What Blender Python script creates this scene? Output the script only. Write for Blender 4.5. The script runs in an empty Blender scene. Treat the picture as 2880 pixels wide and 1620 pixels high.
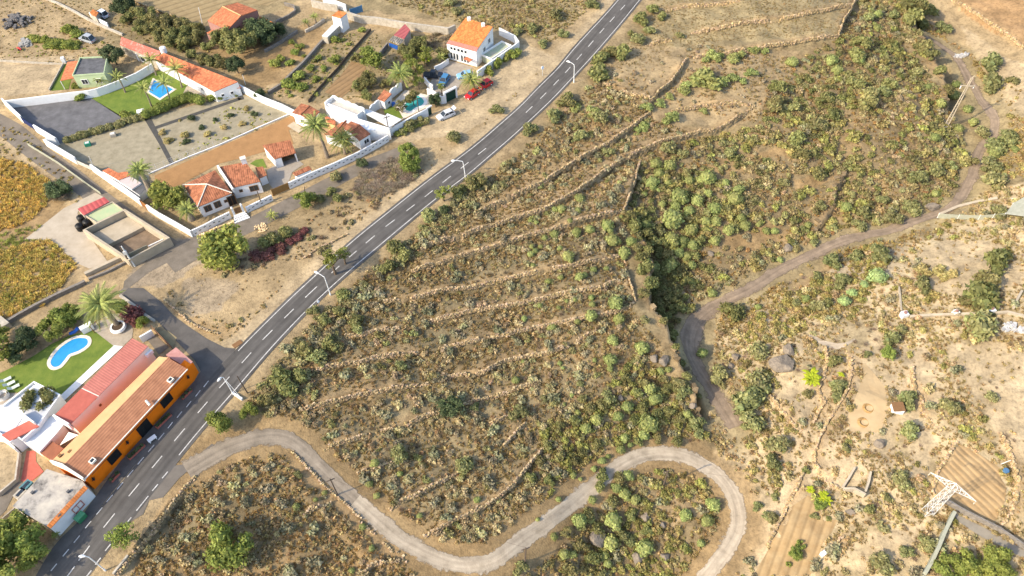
import bpy, bmesh, math, random
import numpy as np
from mathutils import Vector, Matrix, geometry
sc = bpy.context.scene
COL = sc.collection
random.seed(7); RNG = np.random.default_rng(11)
# ------------------------------------------------------------------ camera
F, CX, CY, HC = 2000.0, 1288.0, 724.5, 115.0       # focal length in survey pixels, centre, flying height (m)
NAD = (1345.0, 2335.0)
_d = np.array([NAD[0]-CX, NAD[1]-CY, F]); _d /= np.linalg.norm(_d)
_up = -_d; _yh = np.array([0,0,1.]) - _up[2]*_up; _yh /= np.linalg.norm(_yh)
RM = np.array([np.cross(_yh, _up), _yh, _up])
cam = bpy.data.objects.new('camera', bpy.data.cameras.new('camera')); COL.objects.link(cam)
cam.data.sensor_fit = 'HORIZONTAL'; cam.data.sensor_width = 36; cam.data.lens = F/2576*36
cam.data.clip_start = 1; cam.data.clip_end = 5000
_r, _u, _b = RM@np.array([1,0,0]), RM@np.array([0,-1,0]), -(RM@np.array([0,0,1]))
cam.matrix_world = Matrix(((_r[0],_u[0],_b[0],0),(_r[1],_u[1],_b[1],0),(_r[2],_u[2],_b[2],HC),(0,0,0,1)))
sc.camera = cam
# ------------------------------------------------------------------ sky, sun, exposure
SUN_EL, SUN_TO = 36.0, 26.0                       # elevation; heading the light travels to, from +x
w = bpy.data.worlds.new('World'); sc.world = w; w.use_nodes = True
nt = w.node_tree; sky = nt.nodes.new('ShaderNodeTexSky'); sky.sky_type = 'NISHITA'; sky.sun_disc = False
sky.sun_elevation = math.radians(SUN_EL)
_sx, _sy = -math.cos(math.radians(SUN_TO)), -math.sin(math.radians(SUN_TO))
sky.sun_rotation = math.atan2(_sx, _sy); sky.dust_density = 2.0; sky.air_density = 1.0
nt.links.new(sky.outputs[0], nt.nodes['Background'].inputs[0]); nt.nodes['Background'].inputs[1].default_value = 0.15
sl = bpy.data.lights.new('sun', 'SUN'); sl.energy = 2.45; sl.angle = math.radians(0.9); sl.color = (1.0, 0.87, 0.66)
sun = bpy.data.objects.new('sun', sl); COL.objects.link(sun)
_ce = math.cos(math.radians(SUN_EL))
sun.rotation_euler = Vector((-_sx*_ce, -_sy*_ce, -math.sin(math.radians(SUN_EL)))).to_track_quat('-Z', 'Y').to_euler()
sun.location = (-60, 0, 120)
vs = sc.view_settings; vs.view_transform = 'Standard'; vs.look = 'None'; vs.gamma = 1; vs.exposure = 1.2
sc.cycles.max_bounces = 6; sc.cycles.diffuse_bounces = 3; sc.cycles.transparent_max_bounces = 6
sc.cycles.use_denoising = True
# ------------------------------------------------------------------ survey helpers: map readings -> metres
def T(i, j, x, y): return (644*i + x/4.0, 362.25*j + y/4.0)
def pl(i, j, s): return [T(i, j, *map(float, q.split(','))) for q in s.split()]
def V(s): return [tuple(map(float, q.split(','))) for q in s.split()]
def PZ(u, v, z=0.0):
    r = RM@np.array([u-CX, v-CY, F]); t = (z-HC)/r[2]
    return np.array([r[0]*t, r[1]*t, z])
def PZa(uv, z):
    uv = np.asarray(uv, float); d = np.stack([uv[:,0]-CX, uv[:,1]-CY, np.full(len(uv), F)], 1)@RM.T
    t = (z-HC)/d[:,2]; return d[:,:2]*t[:,None]
def pxm(p):                                        # survey pixels per metre at a place
    q = np.array([p[0], p[1], p[2]-HC])@RM; return F/q[2]
# ------------------------------------------------------------------ terrain
CTRL = []
for s, z in (("1560,30 1440,170 1290,330 1120,450 960,580 820,710 680,860 540,1030 400,1230 260,1400 120,1449 0,0 400,0 800,0 1200,0 0,150 0,400 0,600 0,900 0,1200 0,1449 300,200 300,500 300,800 600,300 600,150 900,150 900,350 1150,200 1300,100 150,1100 600,600 800,500 1000,400 1250,50 450,650 200,350 1400,20 700,700 500,880", 0.0),):
    CTRL += [(u, v, z) for u, v in V(s)]
CTRL += [tuple(map(float, q.split(','))) for q in """1700,30,0 2100,30,-.5 1650,150,-.3 1900,150,-1 2090,90,-1
1250,480,-1.5 1450,400,-2 1600,300,-1.5 1750,250,-2.5 1900,280,-3.5 1050,620,-1.3 1300,600,-3 1500,560,-4.5 1560,540,-5
900,800,-1.6 1100,750,-3 1300,700,-4.5 1540,650,-6 750,1000,-.8 1000,900,-3 1300,850,-5.5 1580,770,-7 900,1050,-3.2 1200,1000,-6
1500,950,-7.5 1660,880,-9 850,1150,-3.5 1100,1150,-6.5 1350,1100,-8.5 1600,1050,-10.5 1000,1250,-6 1250,1250,-8.5 1450,1150,-10.5
600,1120,-.8 700,1090,-1.6 780,1150,-3 850,1220,-4.5 930,1290,-6 1020,1360,-7.5 1150,1410,-9 1280,1410,-10 1400,1320,-11 1520,1210,-12
1640,1150,-13 1760,1170,-13.5 1850,1250,-14 1880,1330,-14.3 1840,1400,-14.6 1790,1449,-15 550,1200,-1 700,1250,-2.5 800,1350,-5
600,1400,-3 900,1440,-7 400,1400,-.5 450,1250,-.4 500,1449,-2.5 1650,1250,-14 1500,1350,-15 1600,1420,-17 1750,1400,-15.5 1400,1430,-14
1810,1130,-13.6 1790,1010,-14 1745,880,-14.3 1745,800,-14.3 1830,740,-14 1950,680,-13.6 2080,630,-13 2230,580,-12.5 2330,540,-12
2420,480,-11.5 2460,400,-11 2490,320,-10.5 2470,250,-10.2 2430,180,-10 2390,110,-10 2330,50,-10 1640,480,-7.5 1700,600,-10.5 1690,720,-13.5
1800,550,-10 1900,450,-8 2000,550,-11 1850,380,-6.5 2000,380,-6.5 2000,200,-4 2200,200,-5 2150,100,-3 2250,300,-6 2300,230,-6 2200,400,-8
2100,480,-10 2350,380,-8.5 2300,480,-10.5 2200,50,-4 2260,20,-5 1900,850,-12.5 1950,950,-11.5 1900,1050,-12.8 2000,1150,-11.5 1950,1300,-12.5
1930,1400,-13.5 2050,750,-11.5 2200,700,-10 2350,600,-10 2100,900,-9.5 2250,850,-8 2400,750,-6.5 2576,650,-4.5 2500,550,-7.5 2576,450,-7
2540,300,-8 2576,150,-6 2480,80,-7.5 2576,0,-4 2450,20,-7 2150,1000,-8.5 2300,1000,-7 2500,950,-4.5 2576,850,-3.5 2200,1150,-8
2400,1100,-6 2576,1100,-3.5 2100,1250,-9.5 2300,1250,-7 2450,1200,-5.5 2576,1250,-4 2050,1400,-11 2200,1400,-9 2400,1400,-7 2576,1440,-5.5""".split()]
_c = np.array([[*PZ(u, v, z)] for u, v, z in CTRL] + [[-300,100,0],[-300,320,0],[0,420,0],[320,320,3],[320,80,6],[0,-120,-15],[-220,-100,-1],[220,-100,-6],[150,0,-7],[-120,0,-1]])
def _phi(r2): return 0.5*r2*np.log(r2+1e-9)
_A = _c[:,:2]/100.0; _n = len(_A)
_K = _phi(((_A[:,None]-_A[None])**2).sum(-1)) + np.eye(_n)*2e-3
_Pm = np.hstack([np.ones((_n,1)), _A])
_sol = np.linalg.solve(np.block([[_K, _Pm],[_Pm.T, np.zeros((3,3))]]), np.concatenate([_c[:,2], np.zeros(3)]))
def tps(xy):
    out = np.empty(len(xy)); q = np.asarray(xy)/100.0
    for k in range(0, len(q), 20000):
        s = q[k:k+20000]
        out[k:k+20000] = _phi(((s[:,None]-_A[None])**2).sum(-1))@_sol[:_n] + _sol[_n] + s@_sol[_n+1:]
    return np.clip(out, -22, 6)
def groundpx0(uv):
    uv = np.asarray(uv, float); z = np.full(len(uv), -4.0)
    for _ in range(14): z = .35*z + .65*tps(PZa(uv, z))
    return PZa(uv, z)
def sdist(xy, line):                               # unsigned distance, side, fraction along, from a polyline
    best = np.full(len(xy), 1e9); side = np.zeros(len(xy)); along = np.zeros(len(xy))
    L = np.concatenate([[0], np.cumsum(np.linalg.norm(np.diff(line, axis=0), axis=1))])
    for k in range(len(line)-1):
        a, b = line[k], line[k+1]; e = b-a; l2 = e@e
        t = np.clip(((xy-a)@e)/l2, 0, 1); d = xy-(a+t[:,None]*e); dd = np.hypot(d[:,0], d[:,1])
        m = dd < best; best[m] = dd[m]; side[m] = np.sign(e[0]*d[:,1]-e[1]*d[:,0])[m]; along[m] = (L[k]+t*(L[k+1]-L[k]))[m]
    return best, side, along, L[-1]
def inpoly(xy, poly):
    x, y = xy[:,0], xy[:,1]; c = np.zeros(len(xy), bool); p = np.asarray(poly); j = len(p)-1
    for i in range(len(p)):
        k = ((p[i,1] > y) != (p[j,1] > y)) & (x < (p[j,0]-p[i,0])*(y-p[i,1])/(p[j,1]-p[i,1]+1e-12)+p[i,0]); c ^= k; j = i
    return c
# terrace walls: (map readings, drop in m, label words); the ground steps at each of them
WALLS = [
 (pl(1,1,"2190,690 2420,610 2560,560")+pl(2,1,"0,530 100,490 330,385 480,280 620,190 800,95 980,10")+pl(2,0,"1100,1360 1220,1270 1390,1130"), 1.5, "long dry stone wall on the topmost hillside terrace below the road"),
 (pl(1,1,"1640,1070 1900,980 2050,940 2300,850 2480,800")+pl(2,1,"60,740 310,670 440,600 640,490 820,360 940,270 1100,180 1290,80 1440,20")+pl(2,0,"1640,1410 1900,1340 2000,1330 2150,1270 2440,1060"), 1.5, "second dry stone terrace wall down from the road, running to the ravine bushes"),
 (pl(1,1,"1560,1280 1800,1220 2100,1130 2400,1050")+pl(2,1,"0,990 180,930 380,880 560,820 800,750 1000,700 1120,670"), 1.6, "dry stone wall meeting the tall corner of the terraces at the ravine"),
 (pl(2,1,"1120,670 1180,540 1230,400 1260,260 1290,150"), 2.4, "steep dry stone wall climbing the ravine side of the upper terraces"),
 (pl(1,2,"1280,140 1600,100 1900,30 2140,0")+pl(2,1,"40,1340 300,1290 480,1250 750,1190 1080,1130"), 1.2, "straight dry stone wall one terrace below the tall corner"),
 (pl(1,2,"1720,330 1950,290 2120,250 2300,215 2560,180")+pl(2,2,"60,170 280,110 480,60 900,0")+pl(2,1,"1000,1400 1130,1390"), 1.1, "dry stone wall halfway down the terraces ending at a stone rim"),
 (pl(2,1,"1110,1150 1150,1300 1175,1440")+pl(2,2,"1180,0 1210,90 1230,180"), .9, "pale stone rim closing the middle terraces above the ravine"),
 (pl(1,2,"1860,600 2150,560 2350,500 2560,465")+pl(2,2,"0,455 220,400 480,350 700,310 920,270 1060,240 1230,200"), 1.2, "dry stone wall passing below three round spurge bushes"),
 (pl(1,2,"900,490 1100,460 1300,420 1500,395"), .8, "short broken stone wall in the dark scrub near the road bend"),
 (pl(1,2,"560,830 800,780 1040,750 1200,700 1430,670 1650,640 1830,650"), 1.2, "orange lit stone wall crossing the middle of the hillside"),
 (pl(1,2,"1880,890 2100,870 2300,850 2480,740")+pl(2,2,"0,720 200,680 400,640 560,580 680,500 840,425"), 1.2, "long pale stone wall curving up to the right across the hillside"),
 (pl(1,2,"440,1230 600,1180 820,1140 1000,1090 1220,1050 1460,1000 1730,940"), 1.2, "orange stone wall above the start of the dirt lane"),
 (pl(1,2,"2050,1190 2200,1130 2400,1080")+pl(2,2,"0,1030 150,980 290,930"), 1.0, "short pale stone wall beside a lone dark green bush"),
 (pl(1,2,"1250,1440 1500,1390 1700,1290 1880,1240"), .9, "short stone wall ending left of the lone dark green bush"),
 (pl(1,3,"670,180 750,130 900,90 1080,40 1150,10"), 1.0, "short orange stone wall nearest the dirt lane start"),
 (pl(1,3,"1010,410 1200,370 1300,310 1390,285"), .8, "short stone wall leading to a yellow green bush by the lane"),
 (pl(1,3,"1340,780 1450,700 1620,640 1750,560 1900,480 2030,410"), 1.0, "pale stone wall ending at the large yellow green bush"),
 (pl(1,3,"1680,1050 1850,970 2000,890 2150,830 2350,720 2450,650 2560,560")+pl(2,3,"0,550 100,420 200,290 300,180 400,65"), 1.1, "lowest long stone wall turning steeply uphill above the concrete road"),
 (pl(1,3,"2480,140 2560,60")+pl(2,3,"20,20")+pl(2,2,"140,1350"), .8, "short steep stone wall above the lowest long wall"),
 (pl(1,2,"2350,1370 2560,1280"), .7, "very short stone wall fragment low on the hillside"),
 (pl(2,0,"1440,125 1600,100 1770,65 1950,50 2300,10"), .8, "straight pale stone wall beside the topmost dry field"),
 (pl(2,0,"1800,320 2050,290 2300,250 2560,210")+pl(3,0,"250,170 420,140 600,110 840,70"), 1.0, "dark stone wall between the two straw coloured top fields"),
 (pl(2,0,"2100,540 2300,510 2570,470")+pl(3,0,"250,440 500,400 700,370"), 1.2, "stone wall under the lower straw coloured top field"),
 (pl(3,0,"700,370 740,250 830,100 880,0"), 2.0, "stone wall on the ravine side of the top fields"),
 (pl(2,0,"1760,590 1700,690 1600,830 1480,930 1390,1020 1390,1110"), 1.5, "curved stone wall on the ravine side of the bare field by the road"),
 (pl(2,0,"920,830 1100,920 1250,960 1390,1000"), 1.0, "stone wall with netting at the lower end of the bare field"),
 (pl(2,0,"1340,440 1480,420 1600,400"), .6, "low pale kerb of stones at the upper end of the bare field"),
 (pl(2,0,"1820,580 1950,550 2080,545"), .8, "short stone wall under the row of bright bushes"),
 (pl(2,0,"1600,1115 1900,1070 2030,1050 2200,1030 2400,1045"), 1.0, "orange stone wall right of the bare field corner"),
 (pl(1,3,"350,200 560,420 700,580 880,720 1050,890 1230,1040 1400,1200 1500,1330"), 2.6, "rough stone bank along the shaded edge of the dirt lane"),
 (pl(0,3,"1960,440 1850,560 1700,780 1560,970 1380,1180 1180,1440"), 2.5, "dark retaining wall dropping from the roadside by the sunlit verge"),
 (pl(3,2,"580,580 600,750 540,950 510,1030 570,1150 460,1360"), .6, "pale stone wall right of the banana plant"),
 (pl(3,2,"780,570 830,680 840,870 800,1030 700,1200 600,1350 560,1440")+pl(3,3,"540,0 470,200 460,300 520,400 620,510 720,560"), .9, "long winding stone wall left of the bare plot with two soil rings"),
 (pl(3,2,"20,1080 120,1220 220,1330 340,1440"), .7, "pale stone wall below the large dark boulder"),
 (pl(3,2,"1460,800 1455,900 1490,1040 1550,1110 1570,1240 1650,1350 1750,1440"), .8, "thin dark stone wall winding down right of the bare plot"),
 (pl(3,3,"370,380 300,550 200,750 60,1020 0,1150"), .8, "straight stone wall left of the narrow ploughed strip"),
 (pl(3,3,"1910,100 1780,290 1690,440 1660,600 1690,650"), .8, "stone wall on the left of the ploughed terrace by the pylon"),
 (pl(3,3,"2340,0 2420,150 2480,330 2510,550 2480,720 2400,900 2330,980"), .8, "rough stone wall on the right of the ploughed terrace"),
 (pl(3,3,"820,980 730,1080 620,1200"), .7, "short stone wall on the right of the narrow ploughed strip"),
 (pl(3,0,"1840,0 1960,80 2150,190 2350,330 2570,490"), 1.2, "long stone wall under the bare orange field at the ravine top"),
 (pl(0,2,"1640,130 1800,260 1900,360 2070,440 2190,470"), .5, "low heap of stones edging the dirt parking area"),
 (pl(1,1,"480,1160 620,1060 760,990 930,910"), .5, "row of stones edging the dirt parking area by the road"),
 (pl(1,3,"1050,1430 1180,1340 1330,1300 1450,1290"), .6, "stone wall in the scrub at the bottom edge beside the lane"),
 (pl(1,3,"480,850 560,790 690,740 760,710"), .5, "short stone wall left of the dirt lane under the guyed pole"),
]
CLIFFS = [(pl(2,1,"1250,900 1330,1080 1390,1300")+pl(2,2,"1370,130 1420,310 1540,430 1570,560 1640,680 1700,880 1800,1000 1850,1190 1920,1380"), 6.2, 6.0),
          (pl(3,0,"1340,0 1380,110 1500,350 1640,650 1760,900 1810,1130"), 5.0, 6.0),
          (pl(3,1,"820,220 690,480 670,640 560,780 400,960"), 1.8, 4.0)]
ROADL = pl(2,0,"1060,0 940,140 780,310 620,480 530,590 470,680 270,860 100,1050")+pl(1,1,"2220,0 2000,165 1720,365 1460,575 1200,785 1000,940 830,1090 620,1300")+pl(1,2,"440,0 280,160 130,310 0,440")+pl(0,2,"2420,590 2300,720 2070,970 1990,1070 1900,1175 1805,1285 1720,1385")+pl(0,3,"1620,50 1520,170 1420,295 1315,425 1210,550 1105,675 1005,800 890,945 780,1075 665,1215 550,1360")
ROADR = pl(2,0,"1290,0 1190,130 1060,290 930,440 800,590 690,710 600,800 450,970 290,1120 130,1270")+pl(1,1,"2520,0 2430,60 2110,345 1900,490 1690,660 1420,890 1160,1110 900,1320")+pl(1,2,"770,0 620,130 510,240 300,460 150,630 0,790")+pl(0,2,"2440,970 2280,1150 2150,1290 2010,1440")+pl(0,3,"1880,165 1730,345 1660,435 1560,560 1440,720 1300,895 1090,1165 985,1300 890,1420")
ROADC = pl(2,0,"1160,20 1090,105 985,222 880,338 768,472 650,605 535,738 417,865 285,1000 140,1140")+pl(1,1,"2235,102 2060,243 1878,387 1698,528 1512,670 1303,832 1105,998 937,1140 760,1300")+pl(1,2,"495,95 285,303 68,525")+pl(0,2,"2435,760 2210,1010 1993,1262")+pl(0,3,"1757,95 1535,367 1303,655 1050,970 795,1297 660,1449")
LANE_LOW = V("470,1185 560,1130")+pl(1,3,"0,60 240,30 420,110 560,260 700,400 860,560 1000,690 1180,840 1330,980 1480,1100 1640,1190 1850,1290 2100,1350 2400,1310")+pl(2,3,"0,1160 150,1050 300,950 480,820 700,640 900,480 1050,360 1200,270 1380,215 1560,215 1750,245 1940,330 2080,430 2190,560 2260,720 2290,880 2260,1020 2190,1150 2080,1290 1960,1449 1880,1560")
TRACK = pl(2,2,"2250,1400 2120,1200 2000,1000 1880,830 1790,660 1780,500 1840,330 1980,220 2160,120 2400,10")+pl(3,1,"150,1250 400,1130 650,1010 900,930 1200,880 1400,800 1620,730 1800,680 1960,520 2060,300 2110,110 2160,0")+pl(3,0,"2270,1350 2290,1220 2240,1120 2150,1030 2080,900 2020,800 1960,680 1880,560 1720,440 1580,370")
FLAT = [(ROADC, 5.2), (LANE_LOW, 3.2), (TRACK, 2.6)]
SETTLE = [(-60,-80)]+ [(1530,-80)]+ROADC[:1]+ROADC[3::3]+[(600/4,1520),(-60,1520)]
GX0, GX1, GY0, GY1, GS = -200.0, 200.0, 8.0, 262.0, 0.55
NX, NY = int((GX1-GX0)/GS)+1, int((GY1-GY0)/GS)+1
gx = GX0+np.arange(NX)*GS; gy = GY0+np.arange(NY)*GS
GXY = np.stack([m.ravel() for m in np.meshgrid(gx, gy)], 1)
Z0 = tps(GXY); ZG = Z0.copy()
def vnoise(xy, s, seed):
    r = np.random.default_rng(seed).random((64,64)); q = xy/s; i = np.floor(q).astype(int); f = q-i; f = f*f*(3-2*f)
    a = r[i[:,0]%64, i[:,1]%64]; b = r[(i[:,0]+1)%64, i[:,1]%64]; c = r[i[:,0]%64, (i[:,1]+1)%64]; d = r[(i[:,0]+1)%64, (i[:,1]+1)%64]
    return (a*(1-f[:,0])+b*f[:,0])*(1-f[:,1]) + (c*(1-f[:,0])+d*f[:,0])*f[:,1]
def fbm(xy, s, seed, o=4):
    t = 0; a = 1; n = 0
    for k in range(o): t = t+a*vnoise(xy, s/2**k, seed+k); n += a; a *= .55
    return t/n
def near(line, r):
    lo, hi = line.min(0)-r, line.max(0)+r
    return np.where((GXY[:,0] > lo[0]) & (GXY[:,0] < hi[0]) & (GXY[:,1] > lo[1]) & (GXY[:,1] < hi[1]))[0]
WUP = np.full(len(GXY), 99.0); WDN = np.full(len(GXY), 99.0)
def step(line, s, w, ends=4.0):
    ix = near(line, w); q = GXY[ix]; d, sd, al, L = sdist(q, line)
    m = (line[:-1]+line[1:])/2; e = np.diff(line, axis=0); nrm = np.stack([-e[:,1], e[:,0]], 1)/np.linalg.norm(e, axis=1)[:,None]
    up = 1.0 if (tps(m+nrm*3)-tps(m-nrm*3)).sum() > 0 else -1.0
    fade = np.clip(np.minimum(al, L-al)/min(ends, L/3), 0, 1)
    ZG[ix] += s/2*sd*up*np.clip(1-d/w, 0, 1)*fade
    m = sd*up > 0; WUP[ix[m]] = np.minimum(WUP[ix[m]], d[m]+(1-fade[m])*2); WDN[ix[~m]] = np.minimum(WDN[ix[~m]], d[~m])
    return up
settle_w = groundpx0(SETTLE); road_w = groundpx0(ROADC)
_in = inpoly(GXY, settle_w)
WW = []
for p, s, lab in WALLS:
    ln = groundpx0(p); WW.append((ln, s, lab, step(ln, s, 4.5)))
CL = []
for p, s, wd in CLIFFS:
    ln = groundpx0(p); CL.append(ln); step(ln, s, wd)
wild = np.where(_in, 0.06, 1.0)
ZG += wild*(fbm(GXY, 7.0, 3)-.5)*1.1 + wild*(fbm(GXY, 1.8, 9, 2)-.5)*.28
ROADMASK = np.full(len(GXY), 99.0)
for p, wdt in FLAT:
    ln = groundpx0(p); ix = near(ln, wdt+4); d, *_ = sdist(GXY[ix], ln)
    k = np.clip((d-wdt)/2.0, 0, 1); k = k*k*(3-2*k); ZG[ix] = Z0[ix]*(1-k)+ZG[ix]*k
    ROADMASK[ix] = np.minimum(ROADMASK[ix], d-wdt+.6)
_d0, *_ = sdist(GXY[_in], road_w); ZG[_in] *= np.clip(1-_d0/7.0, 0, 1)**2
ZGRID = ZG.reshape(NY, NX)
def tz(xy):
    xy = np.atleast_2d(np.asarray(xy, float)); fx = np.clip((xy[:,0]-GX0)/GS, 0, NX-1.001); fy = np.clip((xy[:,1]-GY0)/GS, 0, NY-1.001)
    i = fx.astype(int); j = fy.astype(int); fx -= i; fy -= j
    return (ZGRID[j,i]*(1-fx)+ZGRID[j,i+1]*fx)*(1-fy)+(ZGRID[j+1,i]*(1-fx)+ZGRID[j+1,i+1]*fx)*fy
def groundpx(uv):
    uv = np.asarray(uv, float); z = np.full(len(uv), -4.0)
    for k in range(24): z = .5*z+.5*tz(PZa(uv, z))
    return PZa(uv, z)
def gp(u, v):
    q = groundpx([(u, v)])[0]; return np.array([q[0], q[1], tz(q)[0]])
# ------------------------------------------------------------------ materials
MATS = {}
def _n(nt, t, **k):
    n = nt.nodes.new(t)
    for a, v in k.items(): setattr(n, a, v)
    return n
def mat(name, c, c2=None, scale=1.5, rough=.9, bump=0, bscale=8, spec=.2, c3=None, metal=0, kind=None, soft=False, period=.45, tint=False, rnd=0, detail=5):
    """Principled, base colour mixed between c, c2 (and c3) by world-anchored noise; kind 'tile'/'sheet'/'rows' adds ribs along the surface's own metres (UV)."""
    if name in MATS: return MATS[name]
    m = bpy.data.materials.new(name); m.use_nodes = True; nt = m.node_tree; L = nt.links.new
    b = nt.nodes['Principled BSDF']; b.inputs['Roughness'].default_value = rough; b.inputs['Specular IOR Level'].default_value = spec; b.inputs['Metallic'].default_value = metal
    geo = _n(nt, 'ShaderNodeNewGeometry'); pos = geo.outputs['Position']
    c2 = c2 or tuple(x*.8 for x in c)
    no = _n(nt, 'ShaderNodeTexNoise'); no.inputs['Scale'].default_value = scale; no.inputs['Detail'].default_value = detail; no.inputs['Roughness'].default_value = .65; L(pos, no.inputs['Vector'])
    rp = _n(nt, 'ShaderNodeValToRGB'); L(no.outputs[0], rp.inputs[0]); e = rp.color_ramp.elements
    e[0].position = .32; e[1].position = .68; e[0].color = (*c2, 1); e[1].color = (*c, 1)
    if c3: q = e.new(.5); q.color = (*c3, 1)
    out = rp.outputs[0]; h = None
    if kind and kind != 'road':
        uv = _n(nt, 'ShaderNodeUVMap'); sp = _n(nt, 'ShaderNodeSeparateXYZ'); L(uv.outputs[0], sp.inputs[0])
        wv = _n(nt, 'ShaderNodeMath', operation='MULTIPLY'); L(sp.outputs[1 if kind == 'rows' else 0], wv.inputs[0]); wv.inputs[1].default_value = 2*math.pi/period
        s = _n(nt, 'ShaderNodeMath', operation='SINE'); L(wv.outputs[0], s.inputs[0]); h = s.outputs[0]
        if kind == 'tile':
            cb = _n(nt, 'ShaderNodeCombineXYZ')
            for k, per in ((0, period), (1, .5)):
                f = _n(nt, 'ShaderNodeMath', operation='DIVIDE'); L(sp.outputs[k], f.inputs[0]); f.inputs[1].default_value = per
                g = _n(nt, 'ShaderNodeMath', operation='FLOOR'); L(f.outputs[0], g.inputs[0]); L(g.outputs[0], cb.inputs[k])
            wn = _n(nt, 'ShaderNodeTexWhiteNoise', noise_dimensions='2D'); L(cb.outputs[0], wn.inputs['Vector'])
            mr = _n(nt, 'ShaderNodeMapRange'); L(wn.outputs[0], mr.inputs[0]); mr.inputs[3].default_value = .68; mr.inputs[4].default_value = 1.2
            mu = _n(nt, 'ShaderNodeMix', data_type='RGBA', blend_type='MULTIPLY'); mu.inputs[0].default_value = 1; L(out, mu.inputs[6]); L(mr.outputs[0], mu.inputs[7]); out = mu.outputs[2]
        # base colour is darkened along the troughs between ribs
        mr2 = _n(nt, 'ShaderNodeMapRange'); L(s.outputs[0], mr2.inputs[0]); mr2.inputs[1].default_value = -1; mr2.inputs[2].default_value = -.2; mr2.inputs[3].default_value = .76; mr2.inputs[4].default_value = 1
        mu2 = _n(nt, 'ShaderNodeMix', data_type='RGBA', blend_type='MULTIPLY'); mu2.inputs[0].default_value = 1; L(out, mu2.inputs[6]); L(mr2.outputs[0], mu2.inputs[7]); out = mu2.outputs[2]
    if kind == 'road':
        mp = _n(nt, 'ShaderNodeMapping'); mp.inputs['Scale'].default_value = (.06, 1.5, 1); uv = _n(nt, 'ShaderNodeUVMap'); L(uv.outputs[0], mp.inputs[0]); n3 = _n(nt, 'ShaderNodeTexNoise'); n3.inputs['Scale'].default_value = 1; n3.inputs['Detail'].default_value = 6; L(mp.outputs[0], n3.inputs['Vector'])
        mr = _n(nt, 'ShaderNodeMapRange'); L(n3.outputs[0], mr.inputs[0]); mr.inputs[1].default_value = .3; mr.inputs[2].default_value = .7; mr.inputs[3].default_value = .72; mr.inputs[4].default_value = 1.22
        mu = _n(nt, 'ShaderNodeMix', data_type='RGBA', blend_type='MULTIPLY'); mu.inputs[0].default_value = 1; L(out, mu.inputs[6]); L(mr.outputs[0], mu.inputs[7]); out = mu.outputs[2]
    if tint:
        at = _n(nt, 'ShaderNodeAttribute', attribute_name='tint')
        mu = _n(nt, 'ShaderNodeMix', data_type='RGBA', blend_type='MULTIPLY'); mu.inputs[0].default_value = 1; L(out, mu.inputs[6]); L(at.outputs['Color'], mu.inputs[7]); out = mu.outputs[2]
    if rnd:
        oi = _n(nt, 'ShaderNodeObjectInfo'); hs = _n(nt, 'ShaderNodeHueSaturation')
        for s_, lo, hi in (('Hue', .5-.03*rnd, .5+.025*rnd), ('Value', 1-.3*rnd, 1+.28*rnd)):
            mr = _n(nt, 'ShaderNodeMapRange'); mr.inputs[3].default_value = lo; mr.inputs[4].default_value = hi
            if s_ == 'Hue': wn = _n(nt, 'ShaderNodeTexWhiteNoise', noise_dimensions='1D'); L(oi.outputs['Random'], wn.inputs['W']); L(wn.outputs[0], mr.inputs[0])
            else: L(oi.outputs['Random'], mr.inputs[0])
            L(mr.outputs[0], hs.inputs[s_])
        L(out, hs.inputs['Color']); out = hs.outputs[0]
    L(out, b.inputs['Base Color'])
    if soft:                                            # the surface breaks up into the dirt towards its worn edges
        ue = _n(nt, 'ShaderNodeUVMap', uv_map='Edge'); se = _n(nt, 'ShaderNodeSeparateXYZ'); L(ue.outputs[0], se.inputs[0]); n4 = _n(nt, 'ShaderNodeTexNoise'); n4.inputs['Scale'].default_value = 1.6; n4.inputs['Detail'].default_value = 7; L(pos, n4.inputs['Vector'])
        ad = _n(nt, 'ShaderNodeMath', operation='MULTIPLY_ADD'); L(n4.outputs[0], ad.inputs[0]); ad.inputs[1].default_value = .75; L(se.outputs[0], ad.inputs[2]); mr = _n(nt, 'ShaderNodeMapRange'); L(ad.outputs[0], mr.inputs[0]); mr.inputs[1].default_value = 1.12; mr.inputs[2].default_value = 1.30; mr.inputs[3].default_value = 1; mr.inputs[4].default_value = 0
        L(mr.outputs[0], b.inputs['Alpha'])
    if bump or h is not None:
        bp = _n(nt, 'ShaderNodeBump'); bp.inputs['Strength'].default_value = bump*(.3 if h is not None else 1); bp.inputs['Distance'].default_value = .12
        if h is not None: L(h, bp.inputs['Height'])
        else:
            n2 = _n(nt, 'ShaderNodeTexNoise'); n2.inputs['Scale'].default_value = bscale; n2.inputs['Detail'].default_value = 6; L(pos, n2.inputs['Vector']); L(n2.outputs[0], bp.inputs['Height'])
        L(bp.outputs[0], b.inputs['Normal'])
    MATS[name] = m; return m
def leafmat(name, c, c2, rnd=.8, tint=False, trans=.35, scale=.6):
    m = mat(name, c, c2, scale=scale, rough=.75, spec=.12, rnd=rnd, tint=tint, detail=3)
    nt = m.node_tree; L = nt.links.new; b = nt.nodes['Principled BSDF']; o = nt.nodes['Material Output']
    src = b.inputs['Base Color'].links[0].from_socket
    tr = _n(nt, 'ShaderNodeBsdfTranslucent'); L(src, tr.inputs[0]); mx = _n(nt, 'ShaderNodeMixShader'); mx.inputs[0].default_value = trans
    L(b.outputs[0], mx.inputs[1]); L(tr.outputs[0], mx.inputs[2]); L(mx.outputs[0], o.inputs['Surface']); return m
M_WHITE = mat('white_render', (.78,.78,.77), (.70,.69,.67), .9)
M_WOLD = mat('weathered_render', (.50,.45,.37), (.32,.28,.22), 1.2)
M_TILE = mat('clay_tile', (.44,.17,.085), (.30,.115,.06), .8, kind='tile', period=.42, bump=.7)
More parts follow.
